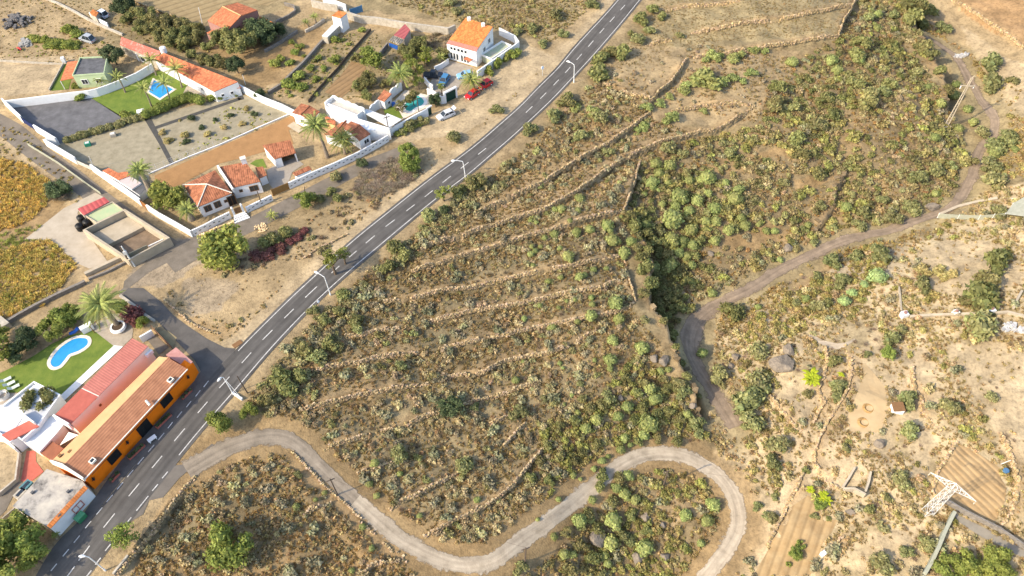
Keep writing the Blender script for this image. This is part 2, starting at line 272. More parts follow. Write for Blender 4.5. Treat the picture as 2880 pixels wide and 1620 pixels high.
M_TILEO = mat('orange_tile', (.66,.235,.07), (.58,.19,.055), .6, kind='tile', period=.36, bump=.35)
M_TILET = mat('tavern_tile', (.47,.215,.115), (.34,.15,.08), .9, kind='rows', period=.44, bump=.5)
M_PINK = mat('pink_sheet', (.55,.20,.15), (.45,.15,.115), 1, kind='sheet', period=.42, bump=.5, rough=.6)
M_REDFLAT = mat('red_roof_paint', (.50,.14,.10), (.41,.11,.08), 1.3)
M_REDOLD = mat('red_roof_worn', (.44,.15,.105), (.52,.30,.24), 1.6, c3=(.42,.13,.09))
M_TERRA = mat('terracotta_roof', (.56,.185,.085), (.50,.16,.075), .7, kind='tile', period=.3, bump=.2)
M_ORANGE = mat('orange_paint', (.90,.205,.006), (.80,.175,.005), .9, detail=8)
M_APRIC = mat('apricot_paint', (.62,.37,.18), (.55,.31,.145), .5)
M_CREAM = mat('cream_render', (.80,.76,.66), (.74,.69,.58), .6)
M_PINKWALL = mat('pink_brick', (.36,.20,.17), (.29,.15,.125), 2)
M_GREENW = mat('green_render', (.46,.55,.33), (.40,.48,.28), .8)
M_DARKROOF = mat('bitumen_roof', (.14,.14,.145), (.07,.07,.075), .8)
M_GREYROOF = mat('grey_screed', (.56,.57,.60), (.48,.49,.52), .5)
M_OLDROOF = mat('stained_screed', (.50,.45,.37), (.07,.065,.06), .42, c3=(.36,.33,.29), detail=8)
M_GLASS = mat('window_glass', (.03,.04,.05), (.02,.025,.03), 1, rough=.12, spec=.5)
M_WOOD = mat('brown_wood', (.24,.13,.06), (.17,.09,.04), 3)
M_DKGREEN = mat('dark_green_metal', (.012,.05,.035), (.01,.04,.03), 2, rough=.5)
M_DKBLUE = mat('dark_blue_metal', (.02,.035,.13), (.015,.03,.1), 2, rough=.5)
M_BLUE = mat('blue_plastic', (.03,.14,.52), (.02,.1,.42), 2, rough=.5)
M_BLACK = mat('black_plastic', (.012,.012,.013), (.02,.02,.02), 2, rough=.5)
M_STONE = mat('dry_stone', (.53,.395,.23), (.33,.245,.14), 1.1, bump=.5, bscale=5, tint=True)
M_GSTONE = mat('grey_stone_wall', (.27,.24,.205), (.15,.13,.11), 2.2, bump=.6, bscale=4)
M_ROCK = mat('basalt_rock', (.27,.22,.165), (.13,.108,.085), 1.1, bump=1.0, bscale=2.2, detail=9)
M_CONC = mat('concrete', (.47,.395,.29), (.36,.30,.215), .6, detail=7)
M_STEEL = mat('galvanised_steel', (.62,.62,.60), (.52,.52,.5), 3, rough=.55)
M_WSTEEL = mat('white_painted_steel', (.80,.80,.79), (.74,.74,.73), 3, rough=.5)
M_TRUNK = mat('bark', (.17,.125,.085), (.10,.07,.05), 4, bump=.5)
M_PTRUNK = mat('palm_bark', (.27,.22,.165), (.17,.13,.095), 3, bump=.5)
M_POLE = mat('timber_pole', (.14,.105,.08), (.10,.075,.055), 4)
M_COPE = mat('pool_coping', (.72,.64,.54), (.62,.54,.45), 2)
M_NET = mat('green_net', (.36,.36,.28), (.28,.285,.22), 3)
M_RUBBER = mat('tyre_rubber', (.014,.014,.014), (.02,.02,.02), 3)
def paint(name, c): return mat(name, c, tuple(x*.93 for x in c), .5, rough=.28, spec=.5)
# ------------------------------------------------------------------ objects
class MB:
    def __init__(s): s.v, s.f, s.uv, s.mi = [], [], [], []
    def face(s, pts, mi=0):
        pts = [np.asarray(p, float) for p in pts]; b = len(s.v); s.v += pts; s.f.append(list(range(b, b+len(pts)))); s.mi.append(mi)
        n = np.cross(pts[1]-pts[0], pts[2]-pts[0])
        if len(pts) > 3: n = n+np.cross(pts[2]-pts[0], pts[3]-pts[0])
        n = n/(np.linalg.norm(n)+1e-12); e = np.array([-n[1], n[0], 0.]); l = np.linalg.norm(e)
        if l < .04: d = pts[1]-pts[0]; e = np.array([d[0], d[1], 0.]); e /= np.linalg.norm(e)+1e-9
        else: e /= l
        sl_ = np.cross(n, e); s.uv.append([(p@e, p@sl_) for p in pts])
    def prism(s, xy, z0, z1, top=True, bottom=False, mi=0):
        xy = [tuple(p[:2]) for p in xy]; n = len(xy)
        if sum(xy[i-1][0]*xy[i][1]-xy[i][0]*xy[i-1][1] for i in range(n)) < 0: xy = xy[::-1]; z0, z1 = [q[::-1] if hasattr(q, '__len__') else q for q in (z0, z1)]
        a = z0 if hasattr(z0, '__len__') else [z0]*n; b = z1 if hasattr(z1, '__len__') else [z1]*n
        for i in range(n):
            j = (i+1) % n; s.face([(*xy[i], a[i]), (*xy[j], a[j]), (*xy[j], b[j]), (*xy[i], b[i])], mi)
        if top: s.face([(*xy[i], b[i]) for i in range(n)], mi)
        if bottom: s.face([(*xy[i], a[i]) for i in range(n)][::-1], mi)
    def slab(s, pts, t=.14):
        pts = [np.asarray(p, float) for p in pts]; n = np.cross(pts[1]-pts[0], pts[2]-pts[0])
        if n[2] < 0: pts = pts[::-1]
        s.face(pts); lo = [p-np.array([0,0,t]) for p in pts]; s.face(lo[::-1])
        for i in range(len(pts)):
            j = (i+1) % len(pts); s.face([lo[i], lo[j], pts[j], pts[i]])
    def box(s, c, d, sx, sy, z0, z1, top=True):       # centre xy, heading vector, full sizes
        d = np.asarray(d[:2], float); d = d/np.linalg.norm(d); e = np.array([-d[1], d[0]]); c = np.asarray(c[:2], float)
        s.prism([c+d*sx/2*a+e*sy/2*b for a, b in ((1,1),(-1,1),(-1,-1),(1,-1))], z0, z1, top, True)
    def strip(s, line, th, z0, z1, closed=False):     # upright wall along a polyline; z0, z1 numbers or lists
        ln = [np.asarray(p[:2], float) for p in line]; n = len(ln); L, R = [], []
        for i in range(n):
            a = ln[i-1] if (i > 0 or closed) else ln[i]; b = ln[(i+1) % n] if (i < n-1 or closed) else ln[i]
            d = b-a; d /= np.linalg.norm(d)+1e-9; e = np.array([-d[1], d[0]])*th/2; L.append(ln[i]+e); R.append(ln[i]-e)
        za = z0 if hasattr(z0, '__len__') else [z0]*n; zb = z1 if hasattr(z1, '__len__') else [z1]*n
        for i in range(n if closed else n-1):
            j = (i+1) % n
            A = lambda P_, k, z: (*P_[k], z[k])
            s.face([A(R,i,za), A(R,j,za), A(R,j,zb), A(R,i,zb)]); s.face([A(L,j,za), A(L,i,za), A(L,i,zb), A(L,j,zb)]); s.face([A(R,i,zb), A(R,j,zb), A(L,j,zb), A(L,i,zb)])
        if not closed:
            for k, fl in ((0, 1), (n-1, -1)): s.face([A(L,k,za), A(R,k,za), A(R,k,zb), A(L,k,zb)][::fl])
    def tube(s, pts, r, n=8, cap=True):
        pts = [np.asarray(p, float) for p in pts]; r = r if hasattr(r, '__len__') else [r]*len(pts); rings = []
        for i, p in enumerate(pts):
            d = pts[min(i+1, len(pts)-1)]-pts[max(i-1, 0)]; d /= np.linalg.norm(d)+1e-9
            a = np.cross(d, (0,0,1.) if abs(d[2]) < .95 else (1.,0,0)); a /= np.linalg.norm(a); b = np.cross(d, a)
            rings.append([p+r[i]*(a*math.cos(t)+b*math.sin(t)) for t in np.arange(n)*2*math.pi/n])
        for q, k in zip(rings, rings[1:]):
            for i in range(n): s.face([q[i], q[(i+1) % n], k[(i+1) % n], k[i]])
        if cap: s.face(rings[-1]); s.face(rings[0][::-1])
    def bar(s, a, b, t=.08): s.tube([a, b], t/2*1.2, 4)
    def build(s, name, m, parent=None, loc=None, smooth=False):
        base = np.array(loc if loc is not None else ([0,0,0] if parent is None else parent.get('_o', [0,0,0])), float)
        me = bpy.data.meshes.new(name); me.from_pydata([tuple(p-base) for p in s.v], [], s.f)
        uv = me.uv_layers.new(name='UVMap'); uv.data.foreach_set('uv', np.array([c for f in s.uv for c in f], np.float32).ravel())
        ms = m if isinstance(m, (list, tuple)) else [m]
        for q in ms: me.materials.append(q)
        if len(ms) > 1: me.polygons.foreach_set('material_index', s.mi)
        if smooth: me.polygons.foreach_set('use_smooth', [True]*len(me.polygons))
        o = bpy.data.objects.new(name, me); COL.objects.link(o)
        if parent is not None: o.parent = parent
        else: o.location = base
        return o
def tag(o, label=None, cat=None, group=None, kind=None):
    if cat and not kind: kind = 'thing'
    for k, v in (('label', label), ('category', cat), ('group', group), ('kind', kind)):
        if v: o[k] = v
    return o
def thing(name, loc, label, cat, group=None, rz=0):
    o = bpy.data.objects.new(name, None); COL.objects.link(o); o.location = loc; o.rotation_euler = (0,0,rz); o.empty_display_size = .3
    o['_o'] = [0,0,0] if rz or loc is None else [float(x) for x in loc]; return tag(o, label, cat, group)
def local(o): o['_o'] = [0,0,0]; return o
def copytree(o, loc, rz=None, s=None, label=None, group=None):
    c = o.copy(); COL.objects.link(c); c.location = loc
    if rz is not None: c.rotation_euler = (0,0,rz)
    if s is not None: c.scale = s if hasattr(s, '__len__') else (s,s,s)
    if label: c['label'] = label
    if group: c['group'] = group
    for ch in o.children:
        d = ch.copy(); COL.objects.link(d); d.parent = c
        for g in ch.children: e = g.copy(); COL.objects.link(e); e.parent = d
    return c
def rawmesh(name, v, f, m, parent=None, col=None, smooth=False, loc=None):
    """v (n,3), f (k,3|4) arrays -> object; col (n,3) becomes the point attribute 'tint'"""
    me = bpy.data.meshes.new(name); k = f.shape[1]
    me.vertices.add(len(v)); me.vertices.foreach_set('co', np.ascontiguousarray(v, np.float32).ravel())
    me.loops.add(f.size); me.loops.foreach_set('vertex_index', np.ascontiguousarray(f, np.int32).ravel())
    me.polygons.add(len(f)); me.polygons.foreach_set('loop_start', np.arange(len(f), dtype=np.int32)*k)
    try: me.polygons.foreach_set('loop_total', np.full(len(f), k, np.int32))
    except Exception: pass
    me.polygons.foreach_set('use_smooth', np.full(len(f), bool(smooth)))
    me.update(calc_edges=True); me.validate()
    if col is not None:
        a = me.attributes.new('tint', 'FLOAT_COLOR', 'POINT'); a.data.foreach_set('color', np.hstack([col, np.ones((len(v),1))]).astype(np.float32).ravel())
    me.materials.append(m); o = bpy.data.objects.new(name, me); COL.objects.link(o)
    if parent is not None: o.parent = parent
    if loc is not None: o.location = loc
    return o
# ------------------------------------------------------------------ ground sheet: soil colours are the soil's own
SOIL = dict(scrub=(.19,.148,.078), tan=(.33,.242,.132), sand=(.39,.30,.182), orange=(.30,.17,.075), pale=(.43,.335,.198), brown=(.215,.16,.085), straw=(.27,.21,.11), grey=(.26,.215,.165), ochre=(.27,.18,.085), dark=(.11,.08,.05), umber=(.23,.177,.094))
SCOL = np.tile(np.array(SOIL['tan']), (len(GXY), 1))
jit = np.stack([fbm(GXY, 6, 21)-.5, fbm(GXY, 6, 31)-.5], 1)*5
def soil(poly, key, amt=1.0, j=1.0, pat=None):
    w_ = groundpx(poly)[:,:2]; m = inpoly(GXY+jit*j, w_)
    a = amt*(np.ones(m.sum()) if pat is None else np.clip((fbm(GXY[m], pat[0], pat[1])-pat[2])*pat[3], 0, 1))
    SCOL[m] = SCOL[m]*(1-a[:,None])+np.array(SOIL[key])*a[:,None]
RIGHT = V("1560,0 1400,230 1290,340 1100,500 900,660 760,800 600,980 500,1120 440,1200 320,1460 -60,1560 2950,1560 2950,-60 1600,-60")
SC = 'scrub'
soil(RIGHT, 'umber'); soil(RIGHT, 'ochre', .7, 1, (9, 5, .5, 5))
soil(V("1600,420 1640,360 1900,320 2000,150 2110,100 2160,-50 2280,-50 2320,180 2400,330 2440,400 2380,500 2200,580 1980,660 1800,740 1700,790 1640,700 1560,560"), 'brown'); 
soil(V("1600,420 1640,360 1900,320 2000,150 2110,100 2160,-50 2280,-50 2320,180 2400,330 2440,400 2380,500 2200,580 1980,660 1800,740 1700,790 1640,700 1560,560"), 'ochre', .6, 1, (6, 8, .52, 6))
soil(V("1640,60 1640,-60 2160,-60 2110,95 1760,110 1560,190 1500,190 1570,100"), 'straw'); soil(V("1500,190 1560,120 1720,110 1735,160 1640,250 1530,205"), 'tan', .8)
soil(V("1740,120 2000,120 1980,200 1900,300 1650,330 1640,260"), 'tan', .75); soil(V("1290,490 1640,290 1700,330 1600,420 1560,540 1290,590 1200,600"), 'tan', .6)
soil(V("1440,500 1500,440 1600,425 1565,530 1450,560"), 'tan', .7, .4)
soil(V("640,1010 800,820 1000,620 1290,560 1570,545 1590,770 1680,900 1640,940 1300,1000 900,1060 700,1070"), 'scrub', .75, 1, (12, 4, .35, 4))
soil(V("1790,1120 1800,790 2100,650 2340,550 2470,480 2950,420 2950,1560 1810,1560 1900,1300"), 'pale'); soil(V("1790,1120 1800,790 2100,650 2340,550 2470,480 2950,420 2950,1560 1810,1560 1900,1300"), 'umber', .6, 1, (8, 44, .52, 6))
soil(V("2100,900 2250,820 2320,900 2250,1200 2080,1250 2000,1400 1850,1449 1950,1200 2000,1000"), 'sand', .8); soil(V("1900,800 2250,600 2290,680 2180,840 2060,850 1960,960"), 'grey', .5, 1, (7, 3, .45, 5))
soil(V("1800,1449 1900,1240 2000,1200 1980,1449"), 'sand', .5)
soil(V("2310,60 2700,260 2700,-60 2330,-60"), 'tan'); soil(V("2400,0 2700,190 2700,-60 2380,-60"), 'orange', .65, .3); soil(V("2300,80 2420,100 2560,330 2480,460 2440,200"), 'tan', .6, 1, (5, 7, .4, 4))
soil(V("500,1120 640,1060 760,1150 1050,1380 1060,1560 280,1560 420,1250"), 'ochre', .8); soil(V("500,1120 640,1060 760,1150 1050,1380 1060,1560 280,1560 420,1250"), 'scrub', .9, 1, (6, 17, .5, 6))
soil(V("1300,1449 1560,1200 1700,1160 1830,1250 1830,1400 1780,1500 1280,1520"), 'brown', .9); soil(V("1660,1240 1720,1180 1790,1200 1800,1290 1690,1340 1620,1300"), 'tan', .8)
CLEARS = [V(q) for q in ("2300,640 2400,600 2520,615 2600,700 2430,760 2330,720", "2380,860 2500,845 2620,930 2580,1060 2440,1000", "2060,1180 2110,1130 2190,1180 2120,1240", "1890,1270 1990,1200 2040,1090 2085,1075 2050,1230 1960,1400 1880,1440", "2480,1020 2620,960 2620,1200 2530,1170", "2280,880 2350,870 2360,1000 2300,1080 2260,1000", "1960,700 2090,650 2120,670 1990,740", "1990,960 2060,950 2080,1010 2010,1060 1960,1010", "2290,1100 2350,1080 2340,1190 2290,1220", "2410,60 2600,180 2600,330 2500,260", "1880,380 1990,370 2000,395 1890,405", "1990,455 2110,430 2120,450 2000,490", "1790,600 1960,560 1990,600 1850,640", "2180,1340 2330,1320 2300,1420 2160,1440")]
for c_ in CLEARS: soil(c_, 'sand' if c_[0][0] > 1995 or c_[0][1] > 900 else 'ochre', .85, .6)
# settlement soils
soil(V("-60,-60 470,-60 560,80 480,110 340,100 250,60 150,0"), 'straw', .7, 1, (6, 50, .4, 4)); soil(V("-60,150 190,140 150,230 -60,250"), 'sand', .9, .3)
soil(V("260,60 340,20 520,80 520,150 400,170 270,100"), 'umber', .9); soil(V("440,90 740,110 760,150 640,230 600,180 480,120"), 'ochre', .7); soil(V("330,-60 820,-60 720,20 560,70 420,20"), 'straw', .85, .4)
soil(V("700,220 830,80 1080,90 1130,120 1080,240 900,240 800,260"), 'umber', .8); soil(V("560,210 700,220 840,80 760,60 620,170"), 'ochre', .85)
soil(V("860,140 1010,100 980,200 830,240"), 'straw', .5); soil(V("900,-60 1540,-60 1380,110 1290,90 1100,50 900,20"), 'straw', .9); soil(V("900,-60 1540,-60 1380,110 1290,90 1100,50 900,20"), 'brown', .7, 1, (7, 60, .5, 5))
soil(V("1290,110 1400,140 1290,260 1150,340 980,360 1180,240"), 'sand', .9); soil(V("1130,440 1320,270 1420,150 1470,120 1290,340"), 'tan', .9)
soil(V("-60,380 140,440 170,520 90,620 -60,800"), 'ochre', .9); soil(V("-60,300 40,330 280,520 230,520 60,410"), 'sand', .6)
soil(V("540,640 700,600 880,480 1000,400 1120,420 960,560 800,690 600,870 470,800 420,740 460,650"), 'tan', 1); soil(V("640,560 760,480 1000,380 1060,440 940,520 760,600 640,660"), 'brown', .7, .8)
soil(V("470,700 600,720 560,780 480,790"), 'grey', .5); soil(V("400,740 540,870 600,850 800,690 790,670 600,830 480,790"), 'ochre', .6)
soil(V("-60,900 60,1130 60,1180 -40,1330 -90,1330"), 'sand', 1); soil(V("320,660 560,560 540,640 440,700 320,720"), 'grey', .6)
for ln_, k_, r_ in ((groundpx(ROADL), 'sand', 2.2), (groundpx(ROADR), 'tan', 2.4), (groundpx(LANE_LOW), 'ochre', 3.6), (groundpx(TRACK), 'straw', 4.5)):
    ix = near(ln_, r_+3); d, *_ = sdist(GXY[ix]+jit[ix]*.5, ln_); a = np.clip((r_+1.5-d)/2, 0, 1)[:,None]*.8; SCOL[ix] = SCOL[ix]*(1-a)+np.array(SOIL[k_])*a
_rt = inpoly(GXY, groundpx(RIGHT)[:,:2]); _a = np.where(_rt, np.clip(1-(WUP-.2)/2.0, 0, 1)*.75, 0)[:,None]; SCOL = SCOL*(1-_a)+np.array([.33,.225,.115])*_a
SCOL *= (1+(fbm(GXY, 1.3, 87, 2)-.5)*.55)[:,None]
SCOL *= (1+(fbm(GXY, 3.2, 77)-.5)*.7)[:,None]
jj, ii = np.meshgrid(np.arange(NY-1), np.arange(NX-1), indexing='ij'); q0 = (jj*NX+ii).ravel()
gm = mat('ground_soil', (1.18,1.17,1.15), (.62,.61,.60), 1.6, c3=(1,1,1), bump=.8, bscale=3.6, tint=True, detail=11)
ground = rawmesh('ground', np.column_stack([GXY, ZG]), np.stack([q0, q0+1, q0+NX+1, q0+NX], 1), gm, col=SCOL, smooth=True)
tag(ground, 'dry brown and tan hillside ground falling to a ravine', None, None, 'structure')
def _far():                                            # the land beyond, out to the horizon
    mb = MB(); o = [(-200,8),(200,8),(200,262),(-200,262)]; B = 2500
    O = [(-B,-B),(B,-B),(B,B),(-B,B)]
    for i in range(4):
        j = (i+1) % 4; N = 24
        for k in range(N):
            f0, f1 = k/N, (k+1)/N; a = np.array(o[i])*(1-f0)+np.array(o[j])*f0; b = np.array(o[i])*(1-f1)+np.array(o[j])*f1
            c = np.array(O[i])*(1-f0)+np.array(O[j])*f0; d = np.array(O[i])*(1-f1)+np.array(O[j])*f1
            za, zb = tz(a)[0], tz(b)[0]
            mb.face([(*a, za), (*c, -8), (*d, -8), (*b, zb)])
    for i in range(len(mb.f)): mb.f[i] = mb.f[i][::-1]
    tag(mb.build('terrain', mat('far_land', (.26,.19,.11), (.19,.14,.08), .02)), 'dry open land beyond the village', None, None, 'structure')
_far()
EXCL = []
def sheet(name, poly, m, label, off=.03, grid=1.2, world=False, kind='structure', uvdir=None):
    xy = np.asarray(poly)[:,:2] if world else groundpx(poly)[:,:2]
    bd = []
    for i in range(len(xy)):
        a, b = xy[i], xy[(i+1) % len(xy)]; n = max(1, int(np.linalg.norm(b-a)/grid))
        bd += [a+(b-a)*k/n for k in range(n)]
    bd = np.array(bd); lo, hi = bd.min(0), bd.max(0)
    if name not in ('garden_soil',): EXCL.append(bd)
    pts = np.stack([q.ravel() for q in np.meshgrid(np.arange(lo[0], hi[0], grid), np.arange(lo[1], hi[1], grid))], 1)
    ok = inpoly(pts, bd)
    if ok.any():
        pts = pts[ok]; d, *_ = sdist(pts, np.vstack([bd, bd[:1]])); pts = pts[d > grid*.4]
    else: pts = np.zeros((0,2))
    allp = [Vector(p) for p in bd]+[Vector(p) for p in pts]; nb = len(bd)
    v2, _, fs, *_ = geometry.delaunay_2d_cdt(allp, [(i, (i+1) % nb) for i in range(nb)], [list(range(nb))], 1, 1e-5)
    P_ = np.array([tuple(p) for p in v2]); mb = MB(); z = tz(P_)+off
    for f in fs:
        q = [np.array([*P_[k], z[k]]) for k in f]
        mb.v += q; mb.f.append(list(range(len(mb.v)-len(q), len(mb.v)))); mb.mi.append(0)
        if uvdir is None: mb.uv.append([(p[0], p[1]) for p in q])
        else: mb.uv.append([(p[0]*uvdir[0]+p[1]*uvdir[1], -p[0]*uvdir[1]+p[1]*uvdir[0]) for p in q])
    o = mb.build(name, m, smooth=True); tag(o, label, None, None, kind); return o
def band(name, cl, wid, m, label, off=.05, world=False, n=1.0, cross=5, rough=0):   # a ribbon draped along a centre line; widths per point or one number
    ln = np.asarray(cl, float) if world else groundpx(cl)[:,:2]
    w_ = wid if hasattr(wid, '__len__') else [wid]*len(ln)
    L = np.concatenate([[0], np.cumsum(np.linalg.norm(np.diff(ln, axis=0), axis=1))]); N = max(4, int(L[-1]/n))
    t = np.linspace(0, L[-1], N); P_ = np.stack([np.interp(t, L, ln[:,k]) for k in (0,1)], 1); W_ = np.interp(t, L, w_)
    for _ in range(3): P_[1:-1] = (P_[:-2]+2*P_[1:-1]+P_[2:])/4
    D = np.gradient(P_, axis=0); D /= np.linalg.norm(D, axis=1)[:,None]; E = np.stack([-D[:,1], D[:,0]], 1)
    J = [(vnoise(np.stack([t, t*0+3.3*k], 1), 1.7, 40+k)-.5)*rough for k in (0, 1)]; g = [P_+E*(W_*s+(J[0] if s > .4 else J[1] if s < -.4 else 0))[:,None] for s in np.linspace(.5, -.5, cross)]; Zs = [tz(q)+off for q in g]; mb = MB()
    for i in range(N-1):
        for k in range(cross-1):
            q = [(g[k+1][i], Zs[k+1][i]), (g[k+1][i+1], Zs[k+1][i+1]), (g[k][i+1], Zs[k][i+1]), (g[k][i], Zs[k][i])]
            mb.v += [np.array([*a, b]) for a, b in q]; mb.f.append(list(range(len(mb.v)-4, len(mb.v)))); mb.mi.append(0); w0, w1 = W_[i], W_[i+1]; y0, y1 = .5-(k+1)/(cross-1), .5-k/(cross-1); mb.uv.append([(t[i], y0*w0), (t[i+1], y0*w1), (t[i+1], y1*w1), (t[i], y1*w0)])
    o = mb.build(name, m, smooth=True); ed = o.data.uv_layers.new(name='Edge'); sx = np.abs(np.linspace(.5, -.5, cross))*2
    ed.data.foreach_set('uv', np.tile(np.array([[(sx[k+1],0),(sx[k+1],0),(sx[k],0),(sx[k],0)] for k in range(cross-1)], np.float32).reshape(-1), N-1))
    return tag(o, label, None, None, 'structure')
# ------------------------------------------------------------------ roads, lanes, painted lines
M_ASPH = mat('asphalt', (.118,.108,.098), (.082,.075,.068), .35, rough=.85, bump=.12, bscale=14, c3=(.10,.092,.083), detail=10, kind='road')
M_APRON = mat('apron_asphalt', (.135,.122,.108), (.085,.077,.069), .4, rough=.85, bump=.15, bscale=10, c3=(.11,.1,.09), detail=10)
M_LANE = mat('old_asphalt', (.215,.18,.142), (.135,.115,.09), .5, bump=.3, bscale=5, detail=10)
M_DUSTY = mat('dusty_asphalt', (.335,.272,.20), (.20,.162,.118), .45, bump=.3, bscale=4, detail=10, kind='road', soft=True)
M_CLANE = mat('worn_concrete', (.45,.375,.275), (.27,.22,.155), .5, bump=.3, bscale=5, c3=(.385,.315,.23), detail=11, kind='road', soft=True)
M_GRAV = mat('ravine_gravel', (.30,.225,.155), (.18,.135,.095), .6, bump=.6, bscale=4, detail=10, kind='road', soft=True)
M_LINE = mat('road_paint', (.66,.645,.61), (.36,.34,.31), 1.8, rough=.7, detail=8)
_rw = groundpx(ROADL)[:,:2]; _rr = groundpx(ROADR)[:,:2]
def resample(ln, n):
    L = np.concatenate([[0], np.cumsum(np.linalg.norm(np.diff(ln, axis=0), axis=1))]); N = max(3, int(L[-1]/n)); t = np.linspace(0, L[-1], N)
    P_ = np.stack([np.interp(t, L, ln[:,k]) for k in (0,1)], 1)
    for _ in range(4): P_[1:-1] = (P_[:-2]+2*P_[1:-1]+P_[2:])/4
    return P_
_c = resample(groundpx(ROADC)[:,:2], 2.0)
_top = _c[0]-_c[4]; _top /= np.linalg.norm(_top); _bot = _c[-1]-_c[-5]; _bot /= np.linalg.norm(_bot)
ctr = np.vstack([_c[0]+_top*40, _c[0]+_top*20, _c, _c[-1]+_bot*18])
wl = []
for p in ctr:
    d1, *_ = sdist(p[None], _rw); d2, *_ = sdist(p[None], _rr); wl.append((min(d1[0], 4.2), min(d2[0], 4.2)))
wl = np.array(wl); wl[:3] = wl[3]; wl[-8:] = wl[-9]
for _ in range(6): wl[1:-1] = (wl[:-2]+2*wl[1:-1]+wl[2:])/4
D = np.gradient(ctr, axis=0); D /= np.linalg.norm(D, axis=1)[:,None]; E_ = np.stack([-D[:,1], D[:,0]], 1)
side = np.sign(((_rw[10]-ctr[np.argmin(np.linalg.norm(ctr-_rw[10], axis=1))])*E_[np.argmin(np.linalg.norm(ctr-_rw[10], axis=1))]).sum())
RL, RR = ctr+E_*side*wl[:,:1], ctr-E_*side*wl[:,1:]
mid = (RL+RR)/2
band('road', np.vstack([mid]), list((wl.sum(1)+.7)), M_ASPH, 'grey two lane asphalt road crossing the picture diagonally', off=.06, world=True, cross=7)
sheet('asphalt_apron', pl(0,2,"2320,700 2080,940 1900,1160 1700,1400")+pl(0,3,"1500,170 1200,520 900,900 550,1330 380,1500")+[(40,1560),(20,1500)]+pl(0,3,"330,1500 520,1180 620,1060 760,930 970,640 1250,240")+pl(0,2,"1480,1460 1700,1200 1960,930 2020,840 1960,730 1800,560 1580,330 1210,90 1290,0 1440,0 1620,140 1750,280 1900,390 2080,510 2260,600 2370,610"), M_APRON, 'asphalt junction and parking strip beside the orange building', off=.045)
sheet('shoulder', pl(0,3,"1740,340 1830,330 1990,240 2130,120 2240,160 1960,330 1800,470 1640,660 1500,690 1440,830 1320,900 1090,1200 900,1449 800,1449 1000,1250 1300,890 1660,430"), mat('shoulder_asphalt', (.19,.165,.135), (.14,.12,.10), .6, detail=8), 'dusty asphalt shoulder at the mouth of the dirt lane', off=.05)
LANE_BACK = V("-40,292 30,330 100,388 180,445 250,500 320,552 400,607 452,648")
band('lane', LANE_BACK, [5,5,4.6,4.4,4.2,4.2,4.4,4.8], M_LANE, 'narrow grey lane behind the white garden wall', off=.035)
LANE_FRONT = V("425,668 500,625 560,598 640,561 720,520 800,478 870,440 940,408 1000,384 1040,362")
band('lane', LANE_FRONT, [5,4.6,4.2,4.0,3.9,3.8,3.6,3.4,2.8,1.6], M_LANE, 'narrow grey lane in front of the long white garden walls', off=.04)
sheet('lane', pl(0,1,"1250,1380 1700,1000 1960,930 2130,960 1900,1080 1500,1290 1300,1449")+pl(0,2,"1440,20 1290,40 1210,90 1190,40 1240,0"), M_LANE, 'worn grey asphalt where the village lanes meet', off=.03)
band('path', LANE_LOW[:9], [4.0,3.6,3.4,3.4,3.2,3.0,2.9,2.9,2.9], M_DUSTY, 'shaded dusty lane leaving the main road downhill', off=.06, cross=7, rough=.9)
band('path', LANE_LOW[8:], 3.1, M_CLANE, 'pale worn concrete lane with a hairpin bend', off=.06, cross=7, rough=.7)
band('track', TRACK[:9], [3.5,3.6,3.4,3.4,3.6,5.2,4.6,3.6,3.2], M_GRAV, 'grey gravel track along the shaded ravine floor', off=.06, cross=7, rough=1.4)
band('track', TRACK[8:], list(np.linspace(3.1,2.0,len(TRACK)-8)), M_GRAV, 'grey gravel track curving up the ravine to the right', off=.06, cross=7, rough=1.1)
def painted(name, line, label, w_=.16, off=.075, world=True):
    ln = np.asarray(line, float); mb = MB(); d = np.gradient(ln, axis=0); d /= np.linalg.norm(d, axis=1)[:,None]; e = np.stack([-d[:,1], d[:,0]], 1)*w_/2
    for i in range(len(ln)-1):
        q = [ln[i]-e[i], ln[i+1]-e[i+1], ln[i+1]+e[i+1], ln[i]+e[i]]; mb.face([(*p, tz(p)[0]+off) for p in q])
    return tag(mb.build(name, M_LINE), label, None, None, 'structure')
kL = np.argmin(np.linalg.norm(RL-groundpx(pl(0,2,"2310,715"))[0,:2], axis=1)); kR = np.argmin(np.linalg.norm(RR-groundpx(pl(0,3,"1735,345"))[0,:2], axis=1))
painted('road_marking', RL[:kL]-E_[:kL]*side*.25, 'solid white edge line on the village side of the road')
painted('road_marking', RR[:kR]+E_[:kR]*side*.25, 'solid white edge line on the hillside side of the road')
def dashes(name, label, items):
    mb = MB()
    for (a, b) in items:
        a = PZ(*a)[:2]; b = PZ(*b)[:2]; d = (b-a)/np.linalg.norm(b-a); e = np.array([-d[1], d[0]])*.085
        mb.face([(*p, tz(p)[0]+.078) for p in (a-e, b-e, b+e, a+e)])
    tag(mb.build(name, M_LINE), label, None, None, 'structure')
_cs = [p for p in ROADC[1:-1]]+pl(0,3,"640,1500"); it = []
for i, p in enumerate(_cs):
    if i and i < len(_cs)-1: q = ((_cs[i-1][0]-p[0]), (_cs[i-1][1]-p[1]))
    elif i == 0: q = (26, -29)
    else: q = (64, -82)
    if i == 9: q = (44, -34)
    it.append((p, (p[0]+q[0]*.45, p[1]+q[1]*.45)))
dashes('road_marking', 'broken white centre line of the main road', it)
it = [(p, (p[0]+12, p[1]-15.5)) for p in pl(0,2,"2052,1000 1970,1095 1878,1203 1785,1308 1692,1415")]+[(p, (p[0]+15, p[1]-18)) for p in pl(0,3,"1595,85 1495,205 1390,330 1285,458 1183,582 1077,710 975,836 862,973 748,1118 636,1255 515,1400")]
dashes('road_marking', 'broken white line along the parking strip by the orange building', it)
